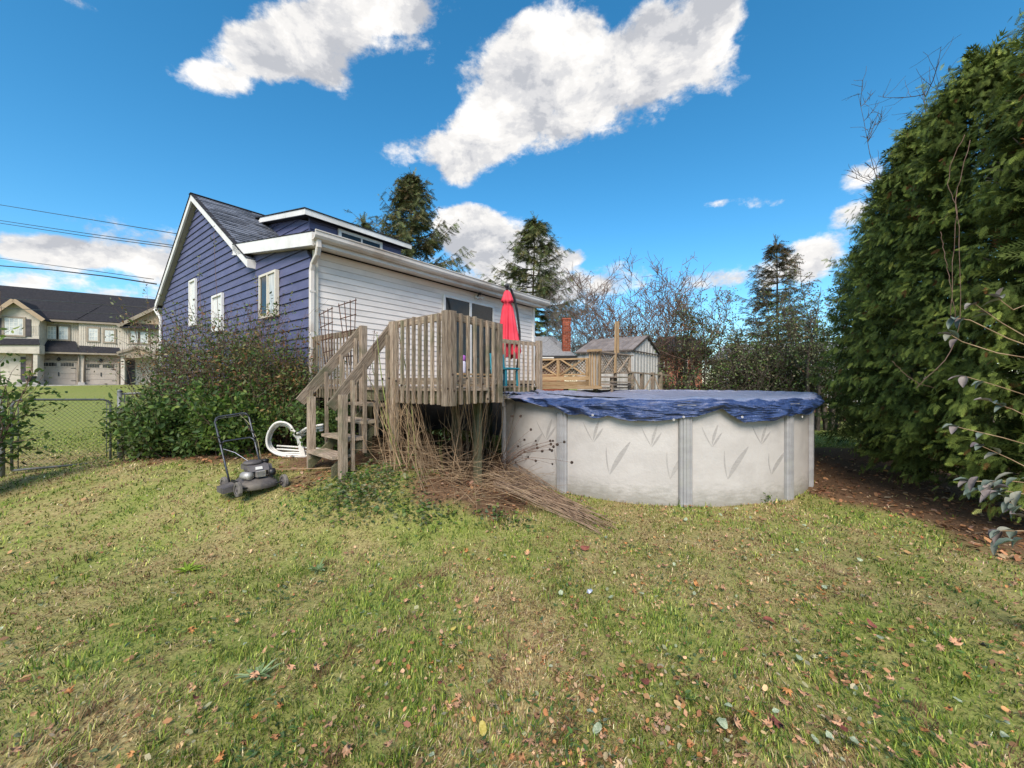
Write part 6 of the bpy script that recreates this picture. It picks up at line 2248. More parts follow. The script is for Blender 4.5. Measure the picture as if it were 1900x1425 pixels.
# boundary fence of thin brown pickets
M_picket = mk('red_brown_fence', (.10, .055, .04), (.17, .095, .07), 5, (1, 1, 8), rough=.85, vary=.3)
pf = thing('picket_fence', 'dark red brown picket fence along the back of the garden under the trees', 'fence', lift(W(1390, 0, 18.3), 0))
fa, fb = lift(W(1214, 0, 19.0), 0), lift(W(1590, 0, 16.6), 0)
for z in (.45, 1.38):
    beam('rail', lift(fa, z), lift(fb, z), .05, .09, M_picket, pf, up=Zup)
Lf_ = (fb - fa).length
nf = int(Lf_ / .13)
for k in range(nf):
    p = fa.lerp(fb, (k + .5) / nf)
    beam('picket', lift(p + Vector((0, -.04, 0)), .02), lift(p + Vector((0, -.04, 0)), 1.52), .07, .02, M_picket, pf, up=Vector((0, 1, 0)), jit=.01)
# ------------------------------------------------------------------ vegetation
def rv(r, s=1.0):
    return Vector((r.gauss(0, s), r.gauss(0, s), r.gauss(0, s)))


def grow(r, p, d, L, n, wob, grav, rad0, rad1):
    """one limb: list of points and radii; wob = random turning, grav = pull (+up / -down) per step"""
    pts = [p.copy()]
    rr = [rad0]
    d = d.normalized()
    st = L / n
    for i in range(n):
        d = (d + rv(r, wob) + Vector((0, 0, grav))).normalized()
        p = p + d * st
        pts.append(p.copy())
        rr.append(rad0 + (rad1 - rad0) * (i + 1) / n)
    return pts, rr, d


def leaves_at(anch, dirs, n_each, spread, size, pal, mat, name, parent, loc, tmpl=(LEAF_T4, LEAF_F4), aspect=1.0, updown=0.3, jit=.16):
    A = np.repeat(np.array(anch), n_each, axis=0)
    D = np.repeat(np.array(dirs), n_each, axis=0)
    n = len(A)
    P = A + RNG.normal(0, spread, (n, 3))
    X = D * .5 + unit(n) * .9
    Z = unit(n) * .8 + [0, 0, updown]
    S = RNG.uniform(size * .6, size * 1.25, n)
    S = np.stack([S, S * aspect, S], -1)
    return scatter(name, tmpl[0], tmpl[1], P, X, Z, S, pick(pal, n, jit), mat, parent, loc)


def shrub(name, label, cat, x, y, H_, spread, nst, pal, lsize, seed, twigmat, leaf_from=.15, leaf_to=1.0, per=3, group=None, lmat=None, lean=(0, 0), sub=7, wob=.10, spreadl=.05, bare_top=0.0, tw=.006, dens=1.0):
    r = random.Random(seed)
    z = gz(x, y)
    root = thing(name, label, cat, (x, y, z), group)
    paths, an, dr = [], [], []
    for i in range(nst):
        a = r.uniform(0, 6.28)
        out = abs(r.gauss(0, .42)) * spread
        b = Vector((x + math.cos(a) * .25 * spread * r.random(), y + math.sin(a) * .25 * spread * r.random(), z - .03))
        d = Vector((math.cos(a) * out + lean[0], math.sin(a) * out + lean[1], 1.0))
        L = H_ * r.uniform(.55, 1.05)
        pts, rr, _ = grow(r, b, d, L, 9, wob, .02, tw * 1.6, tw * .35)
        paths.append((pts, rr))
        for j in range(sub):
            f = r.uniform(.18, .95)
            k = min(8, int(f * 9))
            p = pts[k].lerp(pts[k + 1], f * 9 - k)
            sd = (pts[k + 1] - pts[k]).normalized() * .7 + rv(r, .6)
            q, qr, qd = grow(r, p, sd, H_ * r.uniform(.10, .28), 4, .16, .01, tw * .6, tw * .22)
            paths.append((q, qr))
            for pt in q[1:]:
                fr_ = (pt.z - z) / H_
                if leaf_from < fr_ < leaf_to and r.random() < dens * (1 - bare_top * max(0, fr_ - .4) / .6):
                    an.append(tuple(pt))
                    dr.append(tuple(qd))
        for k in range(2, 10):
            fr_ = (pts[k].z - z) / H_
            if leaf_from < fr_ < leaf_to and r.random() < dens * (1 - bare_top * max(0, fr_ - .4) / .6):
                an.append(tuple(pts[k]))
                dr.append(tuple((pts[k] - pts[k - 1]).normalized()))
    tubes('stems', paths, twigmat, root, 3, (x, y, z))
    if an:
        leaves_at(an, dr, per, spreadl, lsize, pal, lmat or M_leaf, 'leaves', root, (x, y, z), (LEAF_T, LEAF_F) if lsize > .045 else (LEAF_T4, LEAF_F4))
    return root


G_DEEP = np.array([[.05, .095, .02], [.075, .13, .028], [.105, .165, .04], [.14, .20, .055], [.06, .11, .035]])
G_BRIGHT = np.array([[.08, .15, .02], [.12, .19, .03], [.17, .23, .045], [.06, .12, .02], [.05, .10, .03]])
G_GREY = np.array([[.11, .14, .07], [.15, .18, .10], [.20, .21, .12], [.09, .12, .06], [.25, .24, .14]])
G_AUT = np.array([[.18, .13, .05], [.24, .17, .06], [.14, .16, .06], [.26, .13, .06], [.16, .18, .07]])
BG = 'bushes in front of the blue wall'
shrub('bush', 'broad leafy green bush with bare twigs rising in front of the blue wall window', 'bush', -4.95, 6.95, 2.75, .85, 54, np.vstack([G_DEEP, G_GREY, G_AUT]), .055, 1, M_twig, per=5, group=BG, bare_top=.85, sub=9, spreadl=.07)
shrub('bush', 'dense green bush at the right of the group, next to the stairs', 'bush', -4.0, 6.75, 2.1, .9, 44, np.vstack([G_DEEP, G_AUT]), .055, 2, M_twig, per=6, group=BG, bare_top=.6, sub=9, spreadl=.07)
shrub('bush', 'brownish twiggy bush at the left of the group, beside the fence post', 'bush', -6.0, 7.4, 2.5, .85, 54, np.vstack([G_GREY, G_AUT]), .045, 3, M_twig, per=3, group=BG, bare_top=.75, sub=9)
shrub('bush', 'low dark green bush with big leaves at the foot of the group', 'bush', -5.15, 6.25, 1.15, 1.25, 34, G_DEEP, .085, 4, M_twig, per=6, group=BG, sub=6, spreadl=.08, leaf_from=.05)
shrub('bush', 'low bright green bush with big leaves behind the lawn mower handle', 'bush', -4.25, 6.15, 1.1, 1.15, 30, np.vstack([G_BRIGHT, G_DEEP]), .075, 5, M_twig, per=6, group=BG, sub=6, spreadl=.08, leaf_from=.05)
shrub('bush', 'low green bush with big leaves at the left foot, in front of the fence', 'bush', -6.05, 6.55, 1.0, 1.1, 28, np.vstack([G_BRIGHT, G_DEEP, G_GREY]), .08, 6, M_twig, per=5, group=BG, sub=6, spreadl=.08, leaf_from=.05)
shrub('bush', 'thin bush with autumn coloured leaves close to the blue wall under the sliding window', 'bush', -4.35, 7.45, 2.6, .8, 50, np.vstack([G_AUT, G_DEEP]), .045, 7, M_twig, per=2, group=BG, bare_top=.9, sub=8)
shrub('bush', 'airy reddish twigged bush close to the blue wall under the tall window', 'bush', -5.75, 8.3, 2.9, .8, 56, np.vstack([G_AUT, G_GREY]), .045, 8, M_twig, per=2, group=BG, bare_top=.9, sub=8)
# a few tall bare shoots above it
r = random.Random(5)
for (px, y0, y1, d, lab) in ((400, 800, 430, 7.2, 'tallest bare shoot standing in front of the gable, with a leafy tip'), (372, 800, 478, 7.3, 'bare shoot crossing the tall window under the gable'),
                             (478, 800, 508, 7.0, 'bare shoot just left of the sliding window'), (275, 790, 525, 8.6, 'shoot with small leaves standing over the townhouse roof')):
    b, tp = W(px + r.uniform(4, 14), y0, d), W(px, y1, d)
    pts = [b.lerp(tp, f) + Vector((.03 * math.sin(f * 5), 0, 0)) for f in np.linspace(0, 1, 9)]
    b.z = gz(b.x, b.y)
    pts[0] = b
    root = thing('tall_shoot', lab, 'shoot', b, 'tall bare shoots of the bushes')
    tube('stem', pts, [.008 * (1 - .7 * i / 8) for i in range(9)], M_twig, root, 4)
    an = [tuple(pts[-1] - Vector((0, 0, .05 * k)) + rv(r, .03)) for k in range(9)]
    leaves_at(an, [(0, 0, 1)] * 9, 2, .025, .05, G_GREY, M_leaf, 'leaves', root, b)
# white-edged branch and pale green bush tips left of the stairs
shrub('shrub', 'small dark leafy shrub tucked behind the deck stairs', 'shrub', -3.0, 6.35, .95, 1.0, 18, G_DEEP, .07, 11, M_twig, per=5, leaf_from=.05)
shrub('shrub', 'leggy green shrub leaning in from the left edge of the picture by the gate', 'shrub', -6.65, 4.85, 2.2, .7, 22, np.vstack([G_DEEP, G_BRIGHT]), .075, 12, M_twig, per=3, lean=(-.10, 0), sub=8, wob=.12, tw=.008, bare_top=.3)
shrub('shrub', 'second leggy shrub at the left edge with dark upright leaves', 'shrub', -6.45, 4.6, 1.3, .5, 7, G_DEEP, .07, 13, M_twig, per=3, sub=6, tw=.007, lean=(-.1, 0), bare_top=.4)

# blue spruce behind the fence
def conifer(name, label, cat, x, y, H_, Rb, nwh, pal, seed, card=.34, percard=16, zlow_=.12, droop=.5, sparse=1.0, nbr=6, group=None, up=.35, bumpy=.18):
    r = random.Random(seed)
    z = gz(x, y)
    root = thing(name, label, cat, (x, y, z), group)
    tp, tr, _ = grow(r, Vector((x, y, z - .1)), Vector((0, 0, 1)), H_, 12, .012, .05, H_ * .012, H_ * .0015)
    tube('trunk', tp, tr, M_bark, root, 7)
    limbs, P, X, Z, S = [], [], [], [], []
    for k in range(nwh):
        f = zlow_ + (1 - zlow_) * (k / nwh) ** .95
        zc = z + H_ * f
        kk = min(11, int(f * 12))
        c = tp[kk].lerp(tp[kk + 1], f * 12 - kk)
        Rr = Rb * (1 - f) ** .75 + .04 * H_ * .15
        for j in range(nbr):
            if r.random() > sparse:
                continue
            a = r.uniform(0, 6.28)
            L = Rr * r.uniform(.65, 1.12) * (1 + bumpy * math.sin(3 * a + k))
            d = Vector((math.cos(a), math.sin(a), up * (f - .35) + r.uniform(-.12, .12)))
            q, qr, _ = grow(r, c, d, L, 7, .04, -droop * .06 + (.05 if True else 0) * f, .012 * L + .01, .006)
            # tips turn up
            for i_, pt in enumerate(q):
                pt.z += .10 * L * (i_ / 7) ** 3 - .12 * L * droop * math.sin(math.pi * i_ / 7)
            limbs.append((q, qr))
            for m in range(int(percard * max(.3, L / Rb) * 1.3)):
                t_ = r.uniform(.12, 1.0) ** .8
                i_ = min(6, int(t_ * 7))
                p = q[i_].lerp(q[i_ + 1], t_ * 7 - i_)
                sd = Vector((-math.sin(a), math.cos(a), 0)) * r.choice((-1, 1)) * r.uniform(.2, 1)
                dd = Vector((math.cos(a), math.sin(a), 0)) * .55 + sd + Vector((0, 0, -r.uniform(.0, 1.1) * droop * 1.5))
                P.append(tuple(p))
                X.append(tuple(dd))
                Z.append((r.gauss(0, .6), r.gauss(0, .6), 1))
                S.append(card * r.uniform(.5, 1.15) * (.5 + .6 * (1 - t_) + .15))
    for m in range(14):
        P.append(tuple(tp[-1] - Vector((0, 0, r.uniform(0, .06) * H_))))
        X.append((r.gauss(0, .4), r.gauss(0, .4), 1))
        Z.append((r.gauss(0, 1), r.gauss(0, 1), .1))
        S.append(card * .8)
    tubes('branches', limbs, M_bark, root, 3, (x, y, z))
    n = len(P)
    NT_, NF_ = NEED_T, NEED_F
    scatter('needles', NT_, NF_, P, np.array(X), np.array(Z), np.array(S), pick(pal, n, .22), M_needle, root, (x, y, z))
    return root


# a twig of needles: a ragged feather of narrow triangles
NV, NFc = [], []
rN = random.Random(2)
for i in range(7):
    x0 = i / 7
    for sg in (-1, 1):
        o = len(NV)
        l = .30 * (1 - .55 * x0)
        NV += [(x0, 0, 0), (x0 + .10, 0, .0), (x0 + .18 + rN.uniform(-.03, .05), sg * l, rN.uniform(-.1, .06))]
        NFc.append((o, o + 1, o + 2) if sg > 0 else (o, o + 2, o + 1))
o = len(NV)
NV += [(.85, -.04, 0), (.85, .04, 0), (1.1, 0, 0)]
NFc.append((o, o + 2, o + 1))
NEED_T, NEED_F = np.array(NV), np.array(NFc)
SPR = np.array([[.09, .11, .04], [.12, .14, .05], [.065, .08, .035], [.17, .13, .06], [.10, .11, .05], [.15, .16, .07]])
SPR2 = np.array([[.09, .115, .045], [.125, .15, .055], [.07, .09, .035], [.16, .145, .06]])
px, d = 752, 30.0
p = W(px, 0, d)
conifer('spruce_tree', 'large ragged spruce rising behind the dormer roof', 'tree', p.x, p.y, -.3 + (711 - 303) / 740 * d, 7.6, 30, SPR, 31, card=.9, percard=46, zlow_=.30, droop=.7, nbr=7, up=1.1, bumpy=.28)
px, d = 984, 29.0
p = W(px, 0, d)
conifer('spruce_tree', 'slender spruce with layered branches right of the house roof', 'tree', p.x, p.y, 1.1 + (711 - 388) / 740 * d, 6.6, 30, SPR2, 32, card=.8, percard=46, zlow_=.05, droop=.6, nbr=7, up=.7, bumpy=.1)
px, d = 1443, 24.0
p = W(px, 0, d)
conifer('spruce_tree', 'brownish spruce among the thin trees at the back, right of the middle', 'tree', p.x, p.y, 1.4 + (711 - 440) / 740 * d, 3.9, 24, np.array([[.14, .10, .055], [.17, .12, .07], [.10, .095, .05], [.09, .09, .045]]), 33, card=.55, percard=36, zlow_=.1, droop=.4, nbr=7, up=.6)
conifer('spruce_tree', 'dark spruce top barely showing above the dormer roof', 'tree', -12.2, 34.0, 14.3, 4.2, 24, SPR, 34, card=.9, percard=26, zlow_=.3, droop=.6, nbr=6, up=.6)
conifer('spruce_tree', 'small blue green spruce in front of the townhouse porch by the fence', 'tree', -7.35, 8.75, 2.25, .85, 22, np.array([[.10, .13, .12], [.14, .17, .16], [.08, .11, .09]]), 35, card=.2, percard=22, zlow_=.05, droop=.2, nbr=6, up=.4)


# thin broadleaved trees and bare bushes at the back
def sapling(name, label, cat, px, d, ytop, wpx, pal, seed, nst=3, leafn=1.0, lsize=.085, mat=None, bare=0.0, group=None, zlow_=.12, vase=.35, rad=.05, nbr=16, sub=5):
    r = random.Random(seed)
    p0 = W(px, 0, d)
    x, y = p0.x, p0.y
    z = gz(x, y)
    H_ = EYE + (HY - ytop) / FPX * d - z
    Rr = wpx / 2 / FPX * d
    root = thing(name, label, cat, (x, y, z), group)
    paths, an, dr = [], [], []
    for s in range(nst):
        a = r.uniform(0, 6.28)
        dd = Vector((math.cos(a) * vase, math.sin(a) * vase, 1)) if nst > 1 else Vector((0, 0, 1))
        b = Vector((x + math.cos(a) * .12, y + math.sin(a) * .12, z - .05))
        Hh = H_ * r.uniform(.78, 1.0) if s else H_
        pts, rr, _ = grow(r, b, dd, Hh * (1 + .3 * vase * vase), 12, .05, .04, rad, rad * .12)
        paths.append((pts, rr))
        for k in range(nbr):
            f = r.uniform(zlow_, .97)
            i_ = min(11, int(f * 12))
            q = pts[i_].lerp(pts[i_ + 1], f * 12 - i_)
            a2 = r.uniform(0, 6.28)
            L = Rr * r.uniform(.35, .95) * (1 - .55 * f)
            bd_, br_, bdv = grow(r, q, Vector((math.cos(a2), math.sin(a2), r.uniform(.3, 1.2))), L, 6, .12 if leafn > .8 else .06, .03 if leafn > .8 else .08, *((rad * .32, .004) if d < 10 else (max(rad * .32, .015), .009)))
            paths.append((bd_, br_))
            for m in range(sub):
                g = r.uniform(.2, 1)
                j = min(5, int(g * 6))
                qq = bd_[j].lerp(bd_[j + 1], g * 6 - j)
                t_, tr_, td = grow(r, qq, bdv + rv(r, .7), L * r.uniform(.3, .75), 4, .16, .02, *((.005, .003) if d < 10 else (.009, .007)))
                paths.append((t_, tr_))
                for pt in t_[1:]:
                    fz_ = (pt.z - z) / H_
                    if r.random() < (1 - bare * ss(fz_, .35, .95)):
                        an.append(tuple(pt))
                        dr.append(tuple(td))
    tubes('branches', paths, mat or M_bark, root, 3, (x, y, z))
    per = max(1, int(round(leafn)))
    if leafn > 0 and an:
        if leafn < 1:
            kq = max(1, int(len(an) * leafn))
            ids = r.sample(range(len(an)), kq)
            an, dr = [an[i] for i in ids], [dr[i] for i in ids]
        leaves_at(an, dr, per, .14 * max(.5, lsize / .08), lsize, pal, M_leaf, 'leaves', root, (x, y, z), aspect=1.3)
    return root


BT = 'thin trees and bushes along the back of the garden'
LG = np.vstack([G_GREY * 1.2, G_GREY, G_DEEP * 1.4])
sapling('bare_bush', 'bare grey vase shaped bush behind the lattice railing, left of the tall post', 'bush', 1104, 23.5, 520, 175, G_GREY, 41, 15, .3, .07, M_twiggrey, .5, BT, .2, .5, .028, 20, 6)
sapling('bare_bush', 'bare bush with many fanned branches right behind the metal shed', 'bush', 1178, 19, 512, 200, G_AUT, 42, 24, .2, .06, M_twig, .6, BT, .25, .6, .028, 18, 6)
sapling('bare_bush', 'bare brown bush right of the shed with a few dry leaves', 'bush', 1236, 18, 520, 160, G_AUT, 43, 10, .7, .07, M_twig, .3, BT, .25, .5, .04, 14, 5)
spec = [(1222, 17, 560, 110, 44, 'thin tree with sparse grey green leaves in front of the brick house', 1.2),
        (1268, 17.5, 530, 110, 45, 'upright tree with feathery branches, second right of the shed', 1.0),
        (1305, 17, 545, 120, 46, 'sparse leafy tree at the middle of the back row', 2.4),
        (1345, 16.5, 548, 120, 47, 'slim tree with bare upright top shoots left of the brownish spruce', 2.4),
        (1384, 16.5, 570, 130, 48, 'leafy low tree directly left of the brownish spruce', 3.0),
        (1422, 16, 590, 140, 49, 'rounded dense small tree under the brownish spruce', 4.0),
        (1468, 15.5, 545, 130, 50, 'thin tree right of the brownish spruce with brown leaves on top', 2.6),
        (1505, 14.8, 500, 130, 51, 'tall thin dark trunked tree left of the big cedar', 2.4),
        (1540, 14.2, 470, 120, 52, 'tallest thin tree, half hidden behind the big cedar', 2.2)]
for (px, d, yt, wp, sd, lab, ln_) in spec:
    sapling('thin_tree', lab, 'tree', px, d, yt, wp, LG if sd % 2 else np.vstack([LG, G_AUT]), sd, 4, ln_ * .7, .085, M_bark, .55, BT, .16, .22, .05, 20, 5)
# low growth along the fence
for i, (px, d, yt, wp, lab) in enumerate(((1330, 16, 640, 150, 'low leafy hedge plant left of the dark tree trunks'), (1400, 15.5, 645, 170, 'dense low hedge plant in the middle of the back fence'),
                                          (1475, 15, 640, 160, 'low dark hedge plant left of the two black trunks'), (1255, 16.5, 690, 110, 'low green plant in front of the brick house wall'),
                                          (1545, 14, 640, 110, 'low leafy plant behind the big cedar'))):
    sapling('hedge_plant', lab, 'bush', px, d, yt, wp, np.vstack([G_GREY * 1.25, G_DEEP * 1.5]), 60 + i, 5, .8, .085, M_bark, 0, BT, .1, .35, .03, 12, 5)
for px, d, sd, lab in ((1516, 13.6, 71, 'dark bare trunk standing by the far lawn edge, left one of the pair'), (1541, 13.4, 72, 'dark bare trunk standing by the far lawn edge, right one of the pair')):
    sapling('thin_tree', lab, 'tree', px, d, 560, 90, LG, sd, 2, 1.6, .08, M_bark, .2, BT, .4, .1, .10, 12, 5)

# ------------------------------------------------------------------ big cedars on the right
CV, CF = [], []


def tri(a, b, c):
    o = len(CV)
    CV.extend([a, b, c])
    CF.append((o, o + 1, o + 2))


rC = random.Random(9)


def leaflet(x0, y0, ang, L, w):
    ca, sa = math.cos(ang), math.sin(ang)
    zz = rC.uniform(-.03, .03)
    tri((x0 - sa * w * .5, y0 + ca * w * .5, 0), (x0 + sa * w * .5, y0 - ca * w * .5, 0), (x0 + ca * L, y0 + sa * L, zz - .10 * L))


for i in range(6):
    x0 = .08 + i * .145
    for sg in (-1, 1):
        L = .46 * (1 - .62 * i / 6)
        an_ = sg * R(44 + rC.uniform(-6, 6))
        leaflet(x0, 0, an_, L, .06)
        leaflet(x0 + math.cos(an_) * L * .35, math.sin(an_) * L * .35, an_ - sg * R(34), L * .46, .05)
leaflet(.0, 0, 0, 1.0, .05)
leaflet(.8, 0, 0, .24, .08)
CED_T, CED_F = np.array(CV), np.array(CF)
CED_T[:, 2] -= .16 * CED_T[:, 0] ** 2
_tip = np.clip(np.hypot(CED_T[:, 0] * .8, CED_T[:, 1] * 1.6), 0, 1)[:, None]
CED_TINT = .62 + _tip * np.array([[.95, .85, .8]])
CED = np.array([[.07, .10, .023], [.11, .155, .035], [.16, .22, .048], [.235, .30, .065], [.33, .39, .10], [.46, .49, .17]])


def cedar(label, x, y, H_, Rb, seed, n, size=.24, zstart=.02):
    r = np.random.default_rng(seed)
    rr = random.Random(seed)
    z = gz(x, y)
    root = thing('cedar_tree', label, 'cedar', (x, y, z), 'cedars of the hedge at the right')
    tp, tr, _ = grow(rr, Vector((x, y, z - .1)), Vector((0, 0, 1)), H_ * .96, 10, .02, .05, .11, .01)
    tube('trunk', tp, tr, M_bark, root, 8)
    # limbs
    limbs = []
    for k in range(46):
        f = rr.uniform(.05, .9)
        i_ = min(9, int(f * 10))
        c = tp[i_].lerp(tp[i_ + 1], f * 10 - i_)
        a = rr.uniform(0, 6.28)
        prof = (1 - f) ** .45 * (.80 + .20 * min(1, f / .3))
        q, qr, _ = grow(rr, c, Vector((math.cos(a), math.sin(a), .45)), Rb * prof * .9, 5, .06, .03, .022, .006)
        limbs.append((q, qr))
    tubes('branches', limbs, M_bark, root, 4, (x, y, z))
    prof_ = lambda f: (1 - f) ** .45 * (.70 + .30 * np.clip(f / .35, 0, 1))

    def az_(k):
        az = r.uniform(0, 2 * np.pi, k)
        flip = (np.cos(az - math.atan2(-y, -x)) < -.1) & (r.uniform(0, 1, k) < .62)
        return np.where(flip, az + np.pi, az)

    # plumes: boughs standing out of the surface, each clothed with sprays
    nb_ = n // 24
    fb = r.uniform(zstart, 1, nb_) ** .92
    ab = az_(nb_)
    lump = 1 + .10 * sn(ab * 1.1 + seed, fb * 3.4, 1.2, seed) + .08 * sn(ab * 2.3, fb * 9 + seed, 1.3, seed + 7)
    rb = Rb * prof_(fb) * lump * r.uniform(.72, 1.0, nb_)
    cb = np.stack([x + np.cos(ab) * rb, y + np.sin(ab) * rb, z + .12 + fb * H_ * .93], -1)
    ob = np.stack([np.cos(ab), np.sin(ab), np.zeros(nb_)], -1)
    db = ob + r.normal(0, .35, (nb_, 3)) + np.array([0, 0, 1.0]) * (r.uniform(-.15, .65, nb_) + .9 * fb ** 2)[:, None]
    db /= np.linalg.norm(db, axis=1, keepdims=True)
    lb = r.uniform(.20, .52, nb_) * (.75 + .5 * (1 - fb)) * np.where(r.uniform(0, 1, nb_) < .12, 1.6, 1.0)
    tb_ = r.integers(0, 4, nb_)
    m1 = int(n * .76)
    ib = r.integers(0, nb_, m1)
    s_ = r.uniform(0, 1, m1) ** .8
    sag = np.array([0, 0, -1.0])
    P1 = cb[ib] + db[ib] * (lb[ib] * s_)[:, None] + sag * (.18 * lb[ib] * s_ ** 2)[:, None] + r.normal(0, .035, (m1, 3))
    sd_ = np.cross(db[ib], np.array([0, 0, 1.0])) * (r.choice([-1, 1], m1) * r.uniform(.1, 1.0, m1) * (1 - .6 * s_))[:, None]
    X1 = db[ib] * .55 + sd_ * .9 + sag * r.uniform(.15, 1.35, m1)[:, None]
    Z1 = np.array([0, 0, .35]) + r.normal(0, .5, (m1, 3)) + ob[ib] * 1.0
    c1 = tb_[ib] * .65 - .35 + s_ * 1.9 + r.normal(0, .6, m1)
    m2 = n - m1
    f2 = r.uniform(zstart, 1, m2) ** .92
    a2_ = az_(m2)
    r2_ = Rb * prof_(f2) * r.uniform(.25, .88, m2)
    P2 = np.stack([x + np.cos(a2_) * r2_, y + np.sin(a2_) * r2_, z + .10 + f2 * H_ * .95], -1)
    o2_ = np.stack([np.cos(a2_), np.sin(a2_), np.zeros(m2)], -1)
    X2 = o2_ + r.normal(0, .5, (m2, 3))
    Z2 = r.normal(0, .6, (m2, 3)) + [0, 0, .6]
    P = np.concatenate([P1, P2])
    X = np.concatenate([X1, X2])
    Z = np.concatenate([Z1, Z2])
    out = np.concatenate([ob[ib], o2_])
    S = np.concatenate([r.uniform(.5, 1.0, m1) * size * (.92 - .34 * s_), r.uniform(1.1, 2.0, m2) * size])
    ci = np.concatenate([c1, r.normal(.6, .6, m2)])
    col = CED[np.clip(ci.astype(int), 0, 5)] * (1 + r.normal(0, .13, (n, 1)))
    brown = r.uniform(0, 1, n) < .018
    col[brown] = np.array([.16, .07, .025])
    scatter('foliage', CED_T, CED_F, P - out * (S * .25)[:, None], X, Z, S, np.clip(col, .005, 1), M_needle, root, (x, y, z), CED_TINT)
    return root


cedar('big cedar nearest the camera at the right edge, filling the corner', 6.05, 4.15, 6.0, 1.2, 81, 11400, .195)
cedar('big cedar with its tip highest against the sky near the right edge', 6.45, 5.5, 6.25, 1.16, 82, 10400, .195)
cedar('big cedar whose left flank meets the pool path, third from the right edge', 7.1, 6.9, 6.3, 1.26, 83, 9200, .205)
cedar('cedar at the far end of the hedge, next to the thin trees', 8.2, 8.5, 6.2, 1.25, 84, 6200, .23)
cedar('cedar behind the hedge corner, mostly hidden by its neighbours', 9.1, 10.2, 5.2, 1.25, 85, 3000, .27)

# bare tree whose crown shows over the cedars
sapling('bare_tree', 'bare dark tree crown reaching over the cedars at the top right corner', 'tree', 1880, 8.6, -20, 420, G_AUT, 91, 3, 0, .05, M_bark, 1, None, .45, .18, .035, 34, 8)
sapling('bare_tree', 'thin bare twigs standing out of the cedar top, left of the corner crown', 'tree', 1800, 8.4, 120, 240, G_AUT, 92, 3, 0, .05, M_bark, 1, None, .5, .15, .025, 26, 7)

# vines and dead shoots hanging over the cedar face
VP = [([(1790, 250), (1765, 300), (1758, 345), (1776, 385), (1768, 480), (1764, 600)], 4.3, 'thin pale vine hanging down the face of the cedars, left one'),
      ([(1800, 260), (1782, 330), (1772, 370), (1780, 430), (1782, 600), (1762, 660), (1700, 720)], 4.25, 'thin pale vine hanging down the face of the cedars, right one'),
      ([(1745, 430), (1752, 470), (1762, 520), (1775, 600)], 4.2, 'short jointed vine low on the cedar face'),
      ([(1655, 670), (1680, 695), (1705, 712), (1735, 720)], 4.7, 'dry twig sticking out low on the cedar face')]
for pts, d, lab in VP:
    pts = [(a + 1.3 * math.sin(i * 2.1), b) for i, (a, b) in enumerate(np.array([np.array(pts[0]) * 0 + [np.interp(f, np.linspace(0, 1, len(pts)), [p[0] for p in pts]), np.interp(f, np.linspace(0, 1, len(pts)), [p[1] for p in pts])] for f in np.linspace(0, 1, 22)]))]
    o = tube('vine', [W(a, b, d) for a, b in pts], .0028, M_twig, None, 5)
    tag(o, lab, 'vine', 'dry vines on the cedars')

# silvery leaved shrub reaching in at the right edge
sb = Vector((3.35, 2.55, 0))
sb.z = gz(sb.x, sb.y)
sil = thing('silver_leaved_shrub', 'shrub with curling silvery grey leaves on thin stems reaching in from the right edge', 'shrub', sb)
BR = [([(1930, 650), (1870, 628), (1800, 594), (1773, 590)], 2.35), ([(1930, 668), (1850, 655), (1785, 634), (1765, 622)], 2.3), ([(1915, 560), (1880, 575), (1860, 560), (1852, 552)], 2.4),
      ([(1930, 742), (1850, 716), (1790, 698)], 2.5), ([(1930, 785), (1880, 760), (1840, 746)], 2.4), ([(1930, 832), (1860, 812), (1775, 792)], 2.3), ([(1930, 880), (1875, 852), (1822, 828)], 2.2),
      ([(1940, 900), (1880, 893), (1800, 893)], 2.15), ([(1950, 925), (1890, 915), (1830, 905)], 2.1), ([(1950, 1010), (1900, 985), (1855, 985)], 2.1), ([(1950, 960), (1905, 950), (1870, 930)], 2.05), ([(1930, 640), (1860, 600), (1810, 565)], 2.45)]
paths = []
SP = []
rS = random.Random(4)
for pts, d in BR:
    q = [sb + Vector((rS.uniform(-.05, .05), rS.uniform(-.05, .05), .0))]
    for (a, b) in pts:
        q.append(W(a, b, d))
    mid = q[0].lerp(q[1], .5) + Vector((.15, 0, -.05))
    q.insert(1, mid)
    paths.append((q, [.0055 - .0037 * i / (len(q) - 1) for i in range(len(q))]))
    for k_ in range(5):
        SP.append((q[1].lerp(q[2], rS.uniform(.1, .95)), Vector((rS.uniform(-1, 1), rS.uniform(-1, .4), rS.uniform(-.3, .6))), 1))
    SP.append((q[-1], (q[-1] - q[-2]).normalized(), 2))
    SP.append((q[-2].lerp(q[-1], .4), (q[-1] - q[-2]).normalized(), 2))
tubes('stems', paths, M_straw, sil, 5, sb)
LV = [(1800, 893, 2.15), (1815, 885, 2.1), (1835, 900, 2.1), (1860, 890, 2.1), (1872, 905, 2.05), (1888, 888, 2.1), (1895, 912, 2.0), (1850, 912, 2.05), (1880, 925, 2.0), (1858, 985, 2.1), (1850, 1000, 2.1), (1885, 1005, 2.0), (1898, 1000, 2.0),
      (1895, 940, 2.0), (1822, 908, 2.1), (1895, 960, 2.0), (1842, 893, 2.1), (1880, 878, 2.1)]
for a, b, d in LV:
    SP.append((W(a, b, d), Vector((-1, rS.uniform(-.6, .6), rS.uniform(-.6, .3))), 1))
SM = [mk('silver_grey_leaf', (.075, .105, .08), (.17, .205, .165), 7, rough=.5, vary=.2, bump=.3), mk('purplish_grey_leaf', (.11, .085, .085), (.22, .19, .175), 7, rough=.6, vary=.2, bump=.3), mk('pale_dry_silver_leaf', (.16, .165, .125), (.25, .245, .19), 7, rough=.6, vary=.2, bump=.3)]


